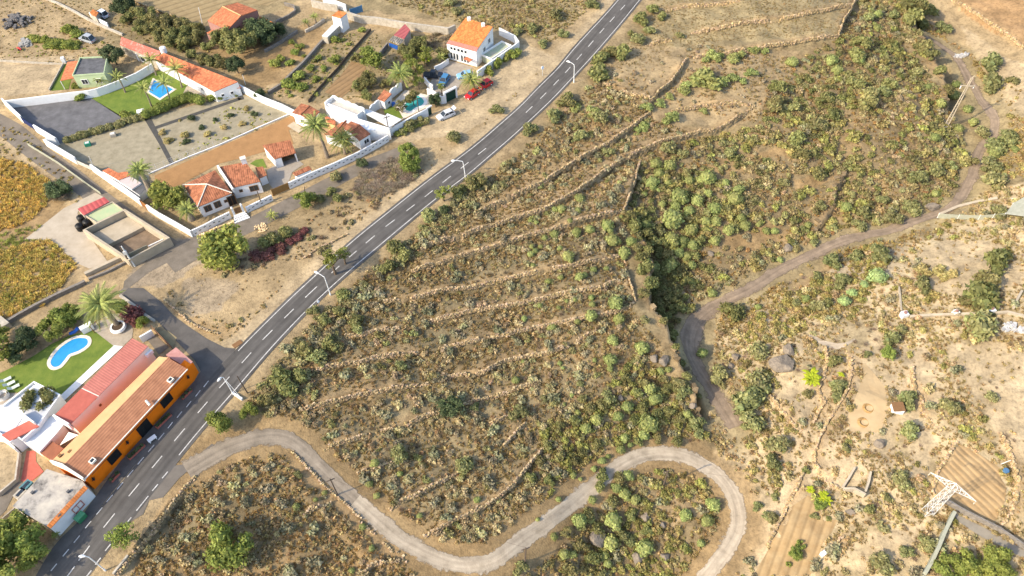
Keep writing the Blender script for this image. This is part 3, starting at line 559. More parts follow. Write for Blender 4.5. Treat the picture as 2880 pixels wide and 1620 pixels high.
it = [(p, (p[0]+14, p[1]-17)) for p in pl(0,3,"1633,468 1535,596 1270,934 1062,1200 960,1335 862,1460")]+[(pl(0,3,"1378,798")[0], pl(0,3,"1496,648")[0])]
dashes('road_marking', 'broken white line on the hillside shoulder of the road', it)
# ------------------------------------------------------------------ dry stone walls: every wall is one thing, laid stone by stone
_cube = np.array([[x,y,z] for z in (-.5,.5) for y in (-.5,.5) for x in (-.5,.5)]); _cf = np.array([[0,2,3,1],[4,5,7,6],[0,1,5,4],[1,3,7,5],[3,2,6,7],[2,0,4,6]])
def stones(pos, size, ang, tint):                      # jittered blocks
    n = len(pos); c = _cube[None]*np.asarray(size)[:,None,:]*(1+(RNG.random((n,8,3))-.5)*.45)
    ca, sa = np.cos(ang)[:,None], np.sin(ang)[:,None]
    v = np.stack([c[:,:,0]*ca-c[:,:,1]*sa, c[:,:,0]*sa+c[:,:,1]*ca, c[:,:,2]], 2)+pos[:,None]
    f = (_cf[None]+np.arange(n)[:,None,None]*8).reshape(-1,4); return v.reshape(-1,3), f, np.repeat(tint, 8, axis=0)
def stone_wall(line, lab, h=.35, name='stone_wall', cat='wall', group='dry stone walls of the terraces', broken=.25, tone=1.0):
    L = np.concatenate([[0], np.cumsum(np.linalg.norm(np.diff(line, axis=0), axis=1))]); n = max(4, int(L[-1]/.34))
    P_, S_, A_, C_ = [], [], [], []; lo = random.random()*50
    for k in range(n):
        t = (k+.5)/n*L[-1]; p = np.array([np.interp(t, L, line[:,0]), np.interp(t, L, line[:,1])])
        i = min(np.searchsorted(L, t), len(L)-1); d = line[i]-line[i-1]; d = d/np.linalg.norm(d); e = np.array([-d[1], d[0]]); ang = math.atan2(d[1], d[0])
        a, b = tz(p+e*.75)[0], tz(p-e*.75)[0]; zl, zh = min(a, b), max(a, b)+h; gap = vnoise(np.array([[t+lo, lo]]), 4.0, 5)[0]
        if gap < broken: zh -= .45; 
        if gap < broken*.45: zh = zl+.12
        dn = -e if a > b else e; z = max(zl-.1, zh-.75)
        while z < zh:
            s = random.uniform(.15,.34); q = p+dn*(.28*(1-(z-zl)/max(zh-zl,.3)))+np.array([random.gauss(0,.07), random.gauss(0,.07)])
            P_.append([q[0], q[1], z+s*.4]); S_.append([random.uniform(.18,.42), random.uniform(.18,.36), s]); A_.append(ang+random.gauss(0,.35)); g = random.uniform(.6,1.35)*tone; C_.append([g, g*random.uniform(.92,1.04), g*random.uniform(.8,1.1)]); z += s*.8
    if not P_: return
    P_ = np.array(P_); v, f, c = stones(P_, S_, np.array(A_), np.array(C_)); o_ = np.array([*line[0], P_[0,2]])
    o = rawmesh(name, v-o_, f, M_STONE, col=c, loc=o_); tag(o, lab, cat, group); return o
for ln, s, lab, up in WW: stone_wall(ln, lab, h=.13 if s > .75 else .24, broken=.22)
# ------------------------------------------------------------------ plain walls
def wall(name, pxs, h, th, m, lab, z0=-.3, top=None, base=True, cat='wall', group=None):
    """pxs are the base line readings on the ground (base=True) or the top line readings at height h"""
    ln = [gp(*p) for p in pxs] if base else [PZ(u, v, h) for u, v in pxs]
    z = [tz(p[:2])[0] for p in ln] if base else [0]*len(ln); hh = h if hasattr(h, '__len__') else [h]*len(ln)
    mb = MB(); mb.strip(ln, th, [a+z0 for a in z], [a+b for a, b in zip(z, hh)]); o = mb.build(name, m, loc=[*ln[0][:2], z[0]]); tag(o, lab, cat, group); return o, ln
def ctr2(xy): return np.mean([np.asarray(p)[:2] for p in xy], axis=0)
def opening(root, a, b, s, zc, w_, h, C_, name='window', m=M_GLASS, fm=M_WHITE, pane='pane', bars=True, out=.05):
    """a framed opening on the wall a->b (xy), at fraction s, facing away from C_"""
    a, b = np.asarray(a[:2], float), np.asarray(b[:2], float); d = (b-a)/np.linalg.norm(b-a); e = np.array([-d[1], d[0]]); p = a+(b-a)*s
    if (p-np.asarray(C_[:2]))@e < 0: e = -e
    mb = MB()
    for k in (-1, 1): mb.box(p+d*k*(w_/2+.05)+e*out/2, d, .1, .1+out, zc-h/2-.1, zc+h/2+.1)
    for k in (-1, 1): mb.box(p+e*out/2, d, w_, .1+out, zc+k*(h/2+.05)-.05, zc+k*(h/2+.05)+.05)
    if bars: mb.box(p+e*out/2, d, .06, .07+out, zc-h/2, zc+h/2)
    fr = mb.build(name, fm, root); fr['_o'] = list(root['_o']); fr_local(fr)
    mb = MB(); mb.box(p+e*.012, d, w_-.004, .06, zc-h/2, zc+h/2); o = mb.build(pane, m, fr, loc=root['_o']); return fr
def fr_local(o): pass
def house(name, lab, base_xy, cat='house', group=None):
    c = ctr2(base_xy); return thing(name, (c[0], c[1], 0), lab, cat, group)
def block(root, top_px, h, m, name='wall', z0=-.2):     # walls standing under a roof outline read at height h
    xy = [PZ(u, v, h)[:2] for u, v in top_px]; mb = MB(); mb.prism(xy, z0, h-.02); mb.build(name, m, root); return xy
def roofq(root, pts, m, name='roof', t=.16): mb = MB(); mb.slab(pts, t); return mb.build(name, m, root)
def at(p, h): return PZ(p[0], p[1], h)
def parapet(root, xy, z0, z1, th, m, name='parapet'):
    mb = MB(); mb.strip(xy, th, z0, z1, closed=True); mb.build(name, m, root)
def quad_uv(Q, s, t): return Q[0]*(1-s)*(1-t)+Q[1]*s*(1-t)+Q[2]*s*t+Q[3]*(1-s)*t
# ---- orange roadside tavern
eR = pl(0,2,"1875,808")[0]; eL = pl(0,3,"842,462")[0]; rR = pl(0,2,"1690,700")[0]; rL = pl(0,3,"640,330")[0]; bR = pl(0,2,"1600,690")[0]; bL = pl(0,3,"520,290")[0]
E1, E2, R1, R2, B1, B2 = at(eR,4), at(eL,4), at(rR,5.0), at(rL,5.0), at(bR,4.2), at(bL,4.2)
W_ = PZ(*T(0,2,1990,845), 3.4)
tv = house('tavern', 'long orange roadside building with ribbed tile roof and black shuttered windows', [E1,E2,B1,B2], 'building')
mb = MB(); mb.prism([E1[:2], E2[:2], B2[:2], B1[:2]], -.2, 3.95); mb.build('wall', M_ORANGE, tv)
d_ = (E1-E2)[:2]; d_ /= np.linalg.norm(d_); n_ = np.array([d_[1], -d_[0]])
ov = np.array([*n_*.18, -.05]); roofq(tv, [E2+ov, E1+ov, R1, R2], M_TILET)
mb = MB(); mb.slab([R2, R1, B1, B2], .2); mb.build('roof', M_APRIC, tv)
mb = MB(); mb.box(((E1+E2)/2+np.array([*n_*.24,0]))[:2], d_, np.linalg.norm(E1-E2), .14, 3.82, 3.98); mb.build('gutter', M_CREAM, tv)
mb = MB(); mb.box(((E1+E2)/2+np.array([*n_*.03,0]))[:2], d_, np.linalg.norm(E1-E2)*.9, .10, 3.05, 3.12); mb.build('string_course', M_WOOD, tv)
mb = MB(); g0 = PZ(*T(0,3,590,330),4.4)[:2]; mb.strip([E2[:2]+n_*.15-d_*.12, R2[:2]-d_*.12, B2[:2]-d_*.12], .26, 3.4, [4.3,5.35,4.55]); mb.build('parapet', M_CREAM, tv)
for pxa in (T(0,2,1790,690),):
    q = [at(T(0,2,*p), 3.2) for p in ((1668,672),(1770,596),(1940,742),(1872,800))]; mb = MB(); mb.prism([p[:2] for p in q], -.2, 3.15); mb.build('annex', M_PINKWALL, tv)
    roofq(tv, q, mat('annex_roof', (.50,.27,.24), (.42,.2,.17), 1.2), 'annex_roof')
q = [E1[:2]-n_*.004, PZ(*T(0,2,1945,752), 2.9)[:2], PZ(*T(0,2,1850,690), 2.9)[:2], E1[:2]-n_*2.0]; mb = MB(); mb.prism(q, -.2, [3.85,2.95,2.95,3.2]); mb.build('end_bay', M_ORANGE, tv)
cT = ctr2([E1,E2,B1,B2]); LT = np.linalg.norm(E1-E2)
def along(px, h): p = PZ(*px, h)[:2]; return float((p-E2[:2])@d_/LT)
for k, (px, zc, w_, h) in enumerate(((T(0,2,1700,1145),2.0,2.0,1.7),(T(0,2,1440,1400),1.4,2.2,2.5),(T(0,3,1170,262),2.0,2.0,1.7))):
    opening(tv, E2, E1, along(px, zc), zc, w_, h, cT, 'shutter' if k != 1 else 'door', M_BLACK, M_BLACK, 'pane')
for px in (T(0,2,1930,820), T(0,3,1290,112), T(0,3,945,478)):
    s = along(px, 2.1); p = E2[:2]+d_*s*LT+n_*.08; mb = MB()
    if s > .96: p = E1[:2]-d_*.6+n_*.1
    mb.tube([(*(p+n_*.05), 1.7), (*(p+n_*.12), 2.2), (*(p+n_*.05), 2.75)], [.05,.22,.06], 6); mb.tube([(*(p-d_*.3),2.0), (*(p+d_*.05+n_*.1),2.1), (*(p+d_*.3),2.4)], .05, 5); mb.build('wall_ornament', M_BLACK, tv)
for px in (T(0,2,1715,925), T(0,3,930,290)):
    p = at(px, 4.45); mb = MB(); mb.box(p, d_, .9, .8, p[2]-.2, p[2]+.16); o = mb.build('roof_window', M_CREAM, tv); mb = MB(); mb.box(p, d_, .6, .5, p[2]+.1, p[2]+.18); mb.build('pane', M_GLASS, o, loc=tv['_o'])
p0, p1 = at(T(0,2,1470,1135),4.75), at(T(0,2,1512,1185),4.35); mb = MB(); mb.tube([p0+[0,0,.12], p1+[0,0,.2]], .2, 8); mb.build('vent_pipe', M_CREAM, tv)
for px in (T(0,3,605,240), T(0,3,705,200)):
    p = at(px, 4.5); mb = MB(); mb.box(p, d_, .55, .45, p[2]-.2, p[2]+.22); mb.build('vent', M_WOOD, tv)
# planters along the facade
for k, (a, b, lab) in enumerate(((T(0,2,1920,1015),T(0,2,1825,1105),'terracotta planter under the shuttered window nearest the junction'),(T(0,2,1712,1262),T(0,2,1570,1400),'long terracotta planter with shrubs in the middle of the orange facade'),(T(0,3,1445,120),T(0,3,1290,265),'long terracotta planter left of the black doorway of the orange facade'),(T(0,3,1190,405),T(0,3,1110,490),'short terracotta planter at the lower end of the orange facade'))):
    A, B = PZ(*a, .5), PZ(*b, .5); c = (A+B)/2; d = (B-A)[:2]; l = np.linalg.norm(d); d /= l
    pt = thing('planter', (c[0], c[1], .05), lab, 'planter', 'terracotta planters along the orange facade')
    mb = MB(); mb.box(c, d, l, .55, .05, .5, True); mb.build('trough', M_REDFLAT, pt); mb = MB(); mb.box(c, d, l-.16, .38, .45, .53); mb.build('soil', mat('potting_soil', (.09,.06,.04)), pt)
    PLANTERS = globals().setdefault('PLANTERS', []); PLANTERS.append((pt, c, d, l))
# ---- long building with pink corrugated roof behind the tavern
h = 4.2; q = [at(T(0,2,*p), h+(.5 if k in (0,3) else 0)) for k, p in enumerate(((1330,505),(1490,585),(715,1365),(540,1285)))]
pk = house('barn', 'long cream building with a pink corrugated roof behind the orange tavern', q, 'building')
mb = MB(); mb.prism([p[:2] for p in q], -.2, [h+.45,h-.05,h-.05,h+.45]) ; mb.build('wall', M_CREAM, pk)
f1, f2 = .655, .665; m1, m2 = q[0]*(1-f1)+q[3]*f1, q[1]*(1-f1)+q[2]*f1; m3, m4 = q[0]*(1-f2)+q[3]*f2, q[1]*(1-f2)+q[2]*f2
roofq(pk, [q[0], q[1], m2, m1], M_PINK, t=.12); o = roofq(pk, [m3-[0,0,.02], m4-[0,0,.02], q[2]-[0,0,.02], q[3]-[0,0,.02]], M_REDFLAT, t=.1); o['label'] = 'smooth red end of the roof'
dB = (q[1]-q[2])[:2]; dB /= np.linalg.norm(dB); nB = np.array([dB[1], -dB[0]])
mb = MB(); mb.box(q[2][:2]*.5+q[3][:2]*.5-dB*.15, nB, np.linalg.norm((q[2]-q[3])[:2])+.3, .3, 3, h+.6); mb.build('parapet', M_WHITE, pk)
for s, zz in ((.02,2.9),(.055,3.0)):
    p = q[1][:2]*(1-s)+q[2][:2]*s+nB*.25; mb = MB(); mb.box(p, dB, .8, .45, zz-.35, zz+.35); mb.build('air_conditioner', M_WSTEEL, pk)
p = q[1][:2]*.3+q[2][:2]*.7+nB*.05; mb = MB(); mb.box(p, dB, .4, .2, 2.2, 2.6); mb.build('vent', M_WOOD, pk)
# lower yard between the two: ends in a shade sail and red terraces
sheet('terrace', pl(0,2,"1150,580 1240,590 650,1135 605,1090"), M_WHITE, 'narrow white terrace strip between lawn and pink roof', off=.1)
# ---- white house at the left edge
hs = 3.3; blk = pl(0,2,"350,958 612,1088 475,1275 385,1405")+pl(0,3,"235,90 185,55 120,105 0,20")+[(-30,1085)]+pl(0,2,"-80,1210 45,1195 205,1072")
wh = house('white_house', 'flat roofed white house by the kidney pool with stepped grey terraces', [PZ(*p,hs) for p in blk], 'house')
xy = block(wh, blk, hs, M_WHITE)
parapet(wh, xy, hs-.03, hs+.45, .28, M_WHITE)
q = [at(T(0,2,*p), hs+.06) for p in ((200,1090),(475,1240),(385,1390),(240,1285),(130,1449),(-80,1449),(-80,1230),(60,1205))]; roofq(wh, q, M_GREYROOF, 'roof', .05)
q = [at(T(0,2,*p), hs+.07) for p in ((345,975),(590,1095),(470,1225),(215,1085))]; roofq(wh, q, M_WHITE, 'roof_terrace', .05)
q = [at(p, hs+.5) for p in (T(0,2,305,1325), T(0,2,392,1392), T(0,3,95,92), T(0,3,10,30))]; roofq(wh, q, M_REDFLAT, 'red_roof', .2)
mb = MB(); a_, b_ = at(T(0,2,240,1285),hs)[:2], at(T(0,2,380,1390),hs)[:2]; mb.strip([a_, b_], .2, hs, hs+1.3); mb.build('stair_wall', M_WHITE, wh)
wall('garden_wall', [T(0,3,-60,35), T(0,3,100,125), T(0,3,215,225)], 2.2, .3, M_WHITE, 'white garden wall at the left edge below the white house')
# white lower block between house and tavern, red terraces, shade sail
q = [PZ(*p, 2.6) for p in (T(0,2,520,1290), T(0,2,640,1380), T(0,3,560,30), T(0,3,400,200), T(0,3,250,100), T(0,3,330,0))]
ox = thing('outhouse', (*ctr2(q), 0), 'low white flat roofed outhouse wedged between white house and orange tavern', 'outhouse'); mb = MB(); mb.prism([p[:2] for p in q], -.2, 2.6); mb.build('wall', M_WHITE, ox); roofq(ox, [p+[0,0,.08] for p in q], mat('white_screed', (.72,.72,.72), (.62,.62,.62), .8), 'roof', .06)
sheet('patio', pl(0,3,"270,190 360,190 365,300 440,400 330,490 210,500"), M_REDFLAT, 'red painted patio below the white house', off=.06)
q = [PZ(*T(0,3,*p), 2.3) for p in ((520,90),(640,165),(520,290),(395,205))]; ox = thing('lean_to', (*ctr2(q), 0), 'small red brown lean-to roof at the lower end of the orange tavern', 'lean-to'); mb = MB(); mb.prism([p[:2] for p in q], -.2, 2.2); mb.build('wall', M_APRIC, ox); roofq(ox, q, mat('rust_roof', (.34,.13,.07), (.26,.10,.055)), 'roof', .1)
q = [PZ(*T(0,3,*p), z) for p, z in (((790,30),3.2),((600,135),2.6),((690,0),3.4))]; mb = MB(); mb.slab(q, .03); tag(mb.build('shade_sail', M_CREAM, loc=q[0]), 'cream triangular shade sail behind the orange tavern', 'shade sail')
# ---- old low house by the road, lower left
h = 3.0; tp = pl(0,3,"470,372 832,490 875,560 500,965 125,745")
lo = house('low_house', 'low house with stained grey flat roof and tiled white front by the road', [PZ(*p,h) for p in tp], 'house'); xy = block(lo, tp, h, M_WOLD)
roofq(lo, [PZ(*p, h+.03) for p in tp], M_OLDROOF, 'roof', .1); A, B = PZ(*tp[2], h), PZ(*tp[3], h); d = (A-B)[:2]; l = np.linalg.norm(d); d /= l; n = np.array([d[1], -d[0]])
mb = MB(); mb.slab([np.array([*(B[:2]-n*.35), h+.42]), np.array([*(A[:2]-n*.35), h+.42]), np.array([*(A[:2]+n*.3), h+.16]), np.array([*(B[:2]+n*.3), h+.16])], .1); mb.build('eaves_tiles', M_TILEO, lo)
mb = MB(); mb.box((A+B)[:2]/2+n*.06, d, l, .16, -.2, h-.03); mb.build('front_wall', M_WHITE, lo)
opening(lo, B, A, .62, 1.6, 1.6, 1.3, xy[0], 'window', M_GLASS, M_REDOLD, out=.25)
q = PZ(*T(0,3,300,830), h); 
for px in (T(0,3,690,600), T(0,3,330,610), T(0,3,600,840)):
    p = PZ(*px, h+.1); mb = MB(); mb.box(p, d, .5, .35, h, h+.35); mb.build('roof_vent', M_DARKROOF, lo)
for px, lab, mm in ((T(0,3,255,530),'blue green water tank at the upper corner of the stained roof',mat('tank_paint',(.10,.22,.24))),(T(0,3,195,610),'white framed water tank beside the stained roof',M_WOLD)):
    p = PZ(*px, 2.2); mb = MB(); mb.box(p, d, 1.7, 1.2, .0, 2.1); o = mb.build('water_tank', mm, loc=[*p[:2], 0]); tag(o, lab, 'water tank')
    mb = MB(); mb.box(p, d, 1.2, .5, 2.1, 2.16); mb.build('lid', M_GLASS, o, loc=[*p[:2], 0])
p = PZ(*T(0,3,800,850), 1.0); dm = thing('dumpster', (*p[:2], .05), 'green wheeled dumpster in front of the low white fronted house', 'dumpster'); mb = MB(); mb.box(p, d, 1.5, .9, .15, 1.05); mb.build('bin', mat('bin_green', (.05,.22,.10), rough=.5), dm); mb = MB(); mb.box(p, d, 1.56, .98, 1.05, 1.2); mb.build('lid', mat('bin_lid', (.10,.32,.16), rough=.5), dm)
sheet('lane', pl(0,3,"0,660 190,500 250,520 130,650 60,790 0,850")+[(-30,1310),(-30,1260)], M_LANE, 'small grey yard lane behind the stained roof house', off=.05)
wall('retaining_wall', pl(0,3,"0,650 180,500 215,230"), .9, .3, M_WOLD, 'grey boundary wall of the sandy yard at the left edge')
wall('plank_fence', pl(0,3,"60,900 200,780"), 1.2, .12, M_WOLD, 'short grey fence by the trees at the left edge', cat='fence')
p = PZ(*T(0,3,1525,62), .7); A, B = PZ(*T(0,3,1490,92), .7), PZ(*T(0,3,1570,35), .7); d = (B-A)[:2]; l = np.linalg.norm(d); bt = thing('bench', (*p[:2], .05), 'white slab bench on the asphalt in front of the orange tavern', 'bench'); mb = MB(); mb.box(p, d, l, .75, .55, .68); mb.build('seat', M_WSTEEL, bt)
for k in (-.38, .38): mb = MB(); mb.box(p[:2]+d*k, d, .15, .6, .04, .55); mb.build('leg', M_WSTEEL, bt)
wall('roadside_wall', pl(0,3,"1150,1440 1300,1250"), .6, .3, M_WOLD, 'pale concrete parapet beside the road at the bottom edge')
# ---- concrete tank and shed by the maize
tp = pl(0,1,"845,862 1250,662 1695,945 1290,1150"); h = 2.4
tk = thing('water_basin', (*ctr2([PZ(*p,h) for p in tp]), 0), 'large open concrete basin with high walls beside the lane corner', 'basin'); xy = [PZ(*p, h)[:2] for p in tp]
mb = MB(); mb.strip(xy, .55, -.2, [h,h,h,h-.3], closed=True); mb.build('wall', M_CONC, tk)
c = ctr2(xy); mb = MB(); mb.face([(*(c+(p-c)*.95), .06) for p in xy]); 
if np.cross(mb.v[1]-mb.v[0], mb.v[2]-mb.v[0])[2] < 0: mb.f[0] = mb.f[0][::-1]
mb.build('floor', mat('basin_mud', (.25,.18,.12), (.13,.095,.065), .5), tk)
i1 = [c+(p-c)*.93 for p in xy]; mb = MB(); mb.prism([i1[0], i1[1], i1[1]*.6+i1[2]*.4, i1[0]*.6+i1[3]*.4], 0, .9); mb.build('ledge', M_CONC, tk)
q = [PZ(*p, 2.0) for p in pl(0,1,"850,712 1130,582 1245,662 975,788")]; gt = thing('cistern', (*ctr2(q), 0), 'square concrete cistern with pale green water beside the red shed', 'cistern'); mb = MB(); mb.strip([p[:2] for p in q], .3, -.2, 2.0, closed=True); mb.build('wall', M_CONC, gt); mb = MB(); mb.prism([p[:2] for p in q], 1.0, 1.75); mb.build('water', mat('algae_water', (.34,.44,.24), (.48,.46,.27), .7, rough=.3), gt)
q = [PZ(*p, z) for p, z in zip(pl(0,1,"780,652 1045,532 1100,580 842,718"), (2.5,2.5,2.2,2.2))]; sh = thing('shed', (*ctr2(q), 0), 'small shed with a red corrugated roof beside the green cistern', 'shed'); mb = MB(); mb.prism([p[:2] for p in q], -.1, [2.3,2.3,2.0,2.0]); mb.build('wall', M_WOLD, sh); roofq(sh, q, mat('red_sheet', (.50,.11,.10), (.44,.09,.085), kind='sheet', period=.9, bump=.6, rough=.5), t=.08)
for px, lab in ((T(0,1,815,745),'black plastic barrel furthest from the basin'),(T(0,1,875,790),'black plastic barrel against the cistern wall'),(T(0,1,800,830),'largest black plastic barrel on the concrete pad')):
    p = PZ(*px, .9); mb = MB(); mb.tube([(*p[:2],0),(*p[:2],.15),(*p[:2],1.3),(*p[:2],1.55)], [.7,.78,.78,.45], 16); o = mb.build('barrel', M_BLACK, loc=[*p[:2],0]); tag(o, lab, 'barrel', 'black barrels by the cistern'); mb = MB(); mb.tube([(*p[:2],1.55),(*p[:2],1.66)], .25, 12); mb.build('lid', M_RUBBER, o, loc=[*p[:2],0])
sheet('concrete_pad', pl(0,1,"250,960 450,800 640,650 960,490 1060,545 800,640 780,700 850,860 880,900 1095,1200 900,1255 750,1190 560,1000 400,960"), mat('pad_concrete', (.46,.39,.30), (.36,.30,.22), .5, detail=8), 'worn concrete pad between maize and basin', off=.04)
wall('retaining_wall', pl(0,1,"870,1330 1090,1225 1275,1140"), .9, .7, M_CONC, 'pale capped concrete wall at the corner of the maize field')
wall('stone_wall', pl(0,1,"900,1370 1100,1290 1290,1190"), .55, .4, M_GSTONE, 'grey stone wall below the capped concrete wall')
wall('stone_wall', pl(0,2,"20,400 200,290 380,190 600,80 830,-25")+pl(0,1,"870,1400"), .9, .55, M_GSTONE, 'long grey rubble wall between maize field and pool garden')
wall('field_fence', pl(0,1,"290,20 600,210 750,320 900,430 1020,510"), .9, .05, M_NET, 'sagging green wire fence along the lane by the maize', cat='fence')
wall('net_fence', pl(0,1,"1310,1150 1420,1100 1500,1060"), 1.3, .06, M_NET, 'green netted fence at the foot of the basin', cat='fence'); wall('garden_wall', pl(0,1,"1510,1060 1690,975"), 1.0, .2, M_WHITE, 'low white wall at the lane side of the basin')
q = [PZ(*T(0,2,*p), 1.2) for p in ((-60,270),(10,280),(95,350),(-60,430))]; mb = MB(); mb.prism([p[:2] for p in q], -.1, 1.2); tag(mb.build('outhouse', M_WOLD, loc=[*q[0][:2],0]), 'pale flat roofed outhouse cut by the left edge', 'outhouse')
# ------------------------------------------------------------------ walled garden with gravel court, lawn, pool
M_LAWN = mat('lawn_grass', (.17,.21,.04), (.095,.145,.026), .45, bump=.4, bscale=9, c3=(.13,.18,.03), detail=10)
M_YARD = mat('dark_gravel', (.165,.16,.165), (.10,.098,.10), .5, c3=(.13,.127,.13), bump=.3, bscale=9, detail=8)
M_SANDY = mat('sandy_gravel', (.34,.295,.205), (.22,.19,.125), .6, bump=.3, bscale=5, detail=9)
M_WALK = mat('dark_walk', (.085,.082,.075), (.06,.058,.053), 1, detail=6)
M_PAVE = mat('stone_paving', (.40,.34,.27), (.30,.255,.20), 1.2, detail=6)
M_TILL = mat('tilled_soil', (.36,.20,.085), (.28,.155,.065), .6, bump=.5, bscale=4, detail=8)
def water(name, c):
    m = mat(name, c, tuple(x*.85 for x in c), 1.2, rough=.06, spec=.5); b = m.node_tree.nodes['Principled BSDF']; nt = m.node_tree
    n2 = nt.nodes.new('ShaderNodeTexNoise'); n2.inputs['Scale'].default_value = 3; bp = nt.nodes.new('ShaderNodeBump'); bp.inputs['Strength'].default_value = .15; bp.inputs['Distance'].default_value = .1
    nt.links.new(n2.outputs[0], bp.inputs['Height']); nt.links.new(bp.outputs[0], b.inputs['Normal']); return m
M_POOL = water('pool_water', (.035,.30,.62)); M_TEAL = water('teal_water', (.06,.42,.40))
sheet('gravel_court', pl(0,0,"110,1090 770,1000 915,985 1220,1168 1200,1215 650,1435 590,1449 360,1310 250,1230"), M_YARD, 'dark grey gravel court inside the white walls', off=.05)
sheet('lawn', pl(0,0,"915,985 1230,890 1400,815 1590,710 1650,725 1890,850 1815,995 1960,1010 1480,1170 1225,1185"), M_LAWN, 'green lawn around the rhombic pool', off=.05)
sheet('patio', pl(0,0,"1890,850 2060,940 1990,985 1815,995"), M_PAVE, 'stone paved patio beside the white outbuilding', off=.07)
sheet('garden_soil', pl(0,0,"1480,1190 2380,940 2576,1000")+pl(1,0,"280,1070 365,1135 0,1270")+pl(0,1,"2230,0 1500,300 1500,540 1440,580 930,220 800,170 640,80 560,-20"), M_SANDY, 'pale sandy dry garden with scattered shrubs', off=.03)
sheet('tilled_field', pl(0,1,"1570,440 1555,320 2230,20 2576,-125")+pl(1,0,"370,1160 420,1280 330,1310 380,1449")+pl(0,1,"2480,130 2200,200 1840,400 1680,460"), M_TILL, 'orange brown tilled field behind the villa', off=.04, uvdir=(.8,.6))
for q_, lab in ((pl(0,0,"1455,1205 1520,1190 1650,1449")+pl(0,1,"1750,190 1715,215 1600,0"),'dark straight garden walk running down to the fence'),(pl(0,0,"1545,1310 1530,1285 2400,985 2440,1000"),'dark garden walk running along the hedge'),(pl(0,0,"2375,930 2420,915 2460,1000 2400,1010"),'dark walk at the porch of the red roofed outbuilding')):
    sheet('garden_walk', q_, M_WALK, lab, off=.06 if 'straight' in lab else .075)
wall('kerb', pl(0,1,"1500,305 1900,135 2220,10")+pl(1,0,"0,1300 370,1140"), .3, .22, M_WHITE, 'low white kerb wall between dry garden and tilled field')
ln = [gp(*p) for p in pl(0,1,"1500,295 1900,125 2215,0")]; fz = thing('mesh_fence', tuple(ln[0]), 'thin metal mesh fence on the white kerb of the dry garden', 'fence')
mb = MB()
for a, b in zip(ln, ln[1:]):
    for z in (.5,1.0,1.5): mb.bar((*a[:2], z), (*b[:2], z), .025)
mb.build('wires', M_STEEL, fz)
for a, b in zip(ln, ln[1:]):
    for k in range(5): p = a+(b-a)*k/5; mb = MB(); mb.tube([(*p[:2],0),(*p[:2],1.6)], .035, 6); mb.build('post', M_STEEL, fz)
# walls of the compound
wall('garden_wall', pl(0,0,"95,1088 400,1050 760,1003 920,985 1000,968 1110,930 1230,882 1400,808 1560,712"), 2.1, .3, M_WHITE, 'long curved white wall behind the gravel court and lawn')
w0, l0 = wall('garden_wall', pl(0,0,"60,1060 250,1240"), 2.1, .3, M_WHITE, 'white wall at the far left corner of the gravel court', base=True)
w1, l1 = wall('garden_wall', pl(0,0,"375,1325 600,1460")+pl(0,1,"480,20 640,115 790,205"), 2.0, .35, M_WHITE, 'white lane wall beside the gravel court')
w2, l2 = wall('garden_wall', pl(0,1,"945,275 1150,420 1300,520 1440,625"), 2.0, .35, M_WHITE, 'white lane wall in front of the terracotta roofed sheds')
w3, l3 = wall('garden_wall', pl(0,1,"1500,670 1620,750 1800,850 1945,935"), 1.7, .35, M_WHITE, 'white lane wall ending at the villa street corner')
def gate(a, b, h, m, lab, name='gate', slats=8):
    g = thing(name, (*((np.asarray(a)+np.asarray(b))/2)[:2], 0), lab, 'gate'); d = (np.asarray(b)-a)[:2]; l = np.linalg.norm(d); d /= l; c = ((np.asarray(a)+np.asarray(b))/2)[:2]
    mb = MB(); mb.box(c, d, l-.2, .06, .1, h-.1)
    for k in range(slats): mb.box(c+d*(l-.3)*((k+.5)/slats-.5), d, .1, .1, .1, h-.06)
    mb.build('panel', m, g)
    for k in (-.5,.5): mb = MB(); mb.box(c+d*k*(l-.05), d, .16, .16, 0, h+.05); mb.build('post', m, g)
    return g
gate(l0[-1], l1[0], 1.7, M_DKBLUE, 'dark blue gate in the white wall of the gravel court'); gate(l1[-1], l2[0], 1.3, mat('pale_gate', (.62,.58,.5)), 'pale gate in the lane wall beside a white pole'); gate(l2[-1], l3[0], 1.7, mat('orange_wood', (.46,.22,.08), (.38,.17,.06), 3), 'orange brown wooden gate in the lane wall by the villa bushes')
wall('garden_wall', pl(0,0,"2400,905 2576,1000")+pl(1,0,"100,1050 280,1120 410,1185"), 2.0, .3, M_WHITE, 'white wall running from the red roofed outbuilding to the small tiled house')
# pool
def pool(name, rim, inner, m, lab, z=.12, cop=M_COPE):
    p = thing(name, (*ctr2(rim), 0), lab, 'pool'); mb = MB(); n = len(rim)
    for i in range(n):
        j = (i+1) % n; a, b, c, d = rim[i], rim[j], inner[j], inner[i]
        q = [(*a[:2], z), (*b[:2], z), (*c[:2], z), (*d[:2], z)]
        if np.cross(np.array(q[1])-q[0], np.array(q[2])-q[0])[2] < 0: q = q[::-1]
        mb.face(q); mb.face([(*a[:2], 0), (*b[:2], 0), (*b[:2], z), (*a[:2], z)]); mb.face([(*c[:2], z), (*d[:2], z), (*d[:2], .0), (*c[:2], .0)])
    mb.build('coping', cop, p); mb = MB(); q = [(*a[:2], .09) for a in inner]; 
    if sum(q[i-1][0]*q[i][1]-q[i][0]*q[i-1][1] for i in range(n)) < 0: q = q[::-1]
    mb.face(q); mb.build('water', m, p); return p
rim = [PZ(*p) for p in pl(0,0,"1540,788 1778,900 1612,1012 1478,932")]; c = ctr2(rim); pool('swimming_pool', rim, [c+(p[:2]-c)*.82 for p in rim], M_POOL, 'rhombic blue pool in the lawn between palms')
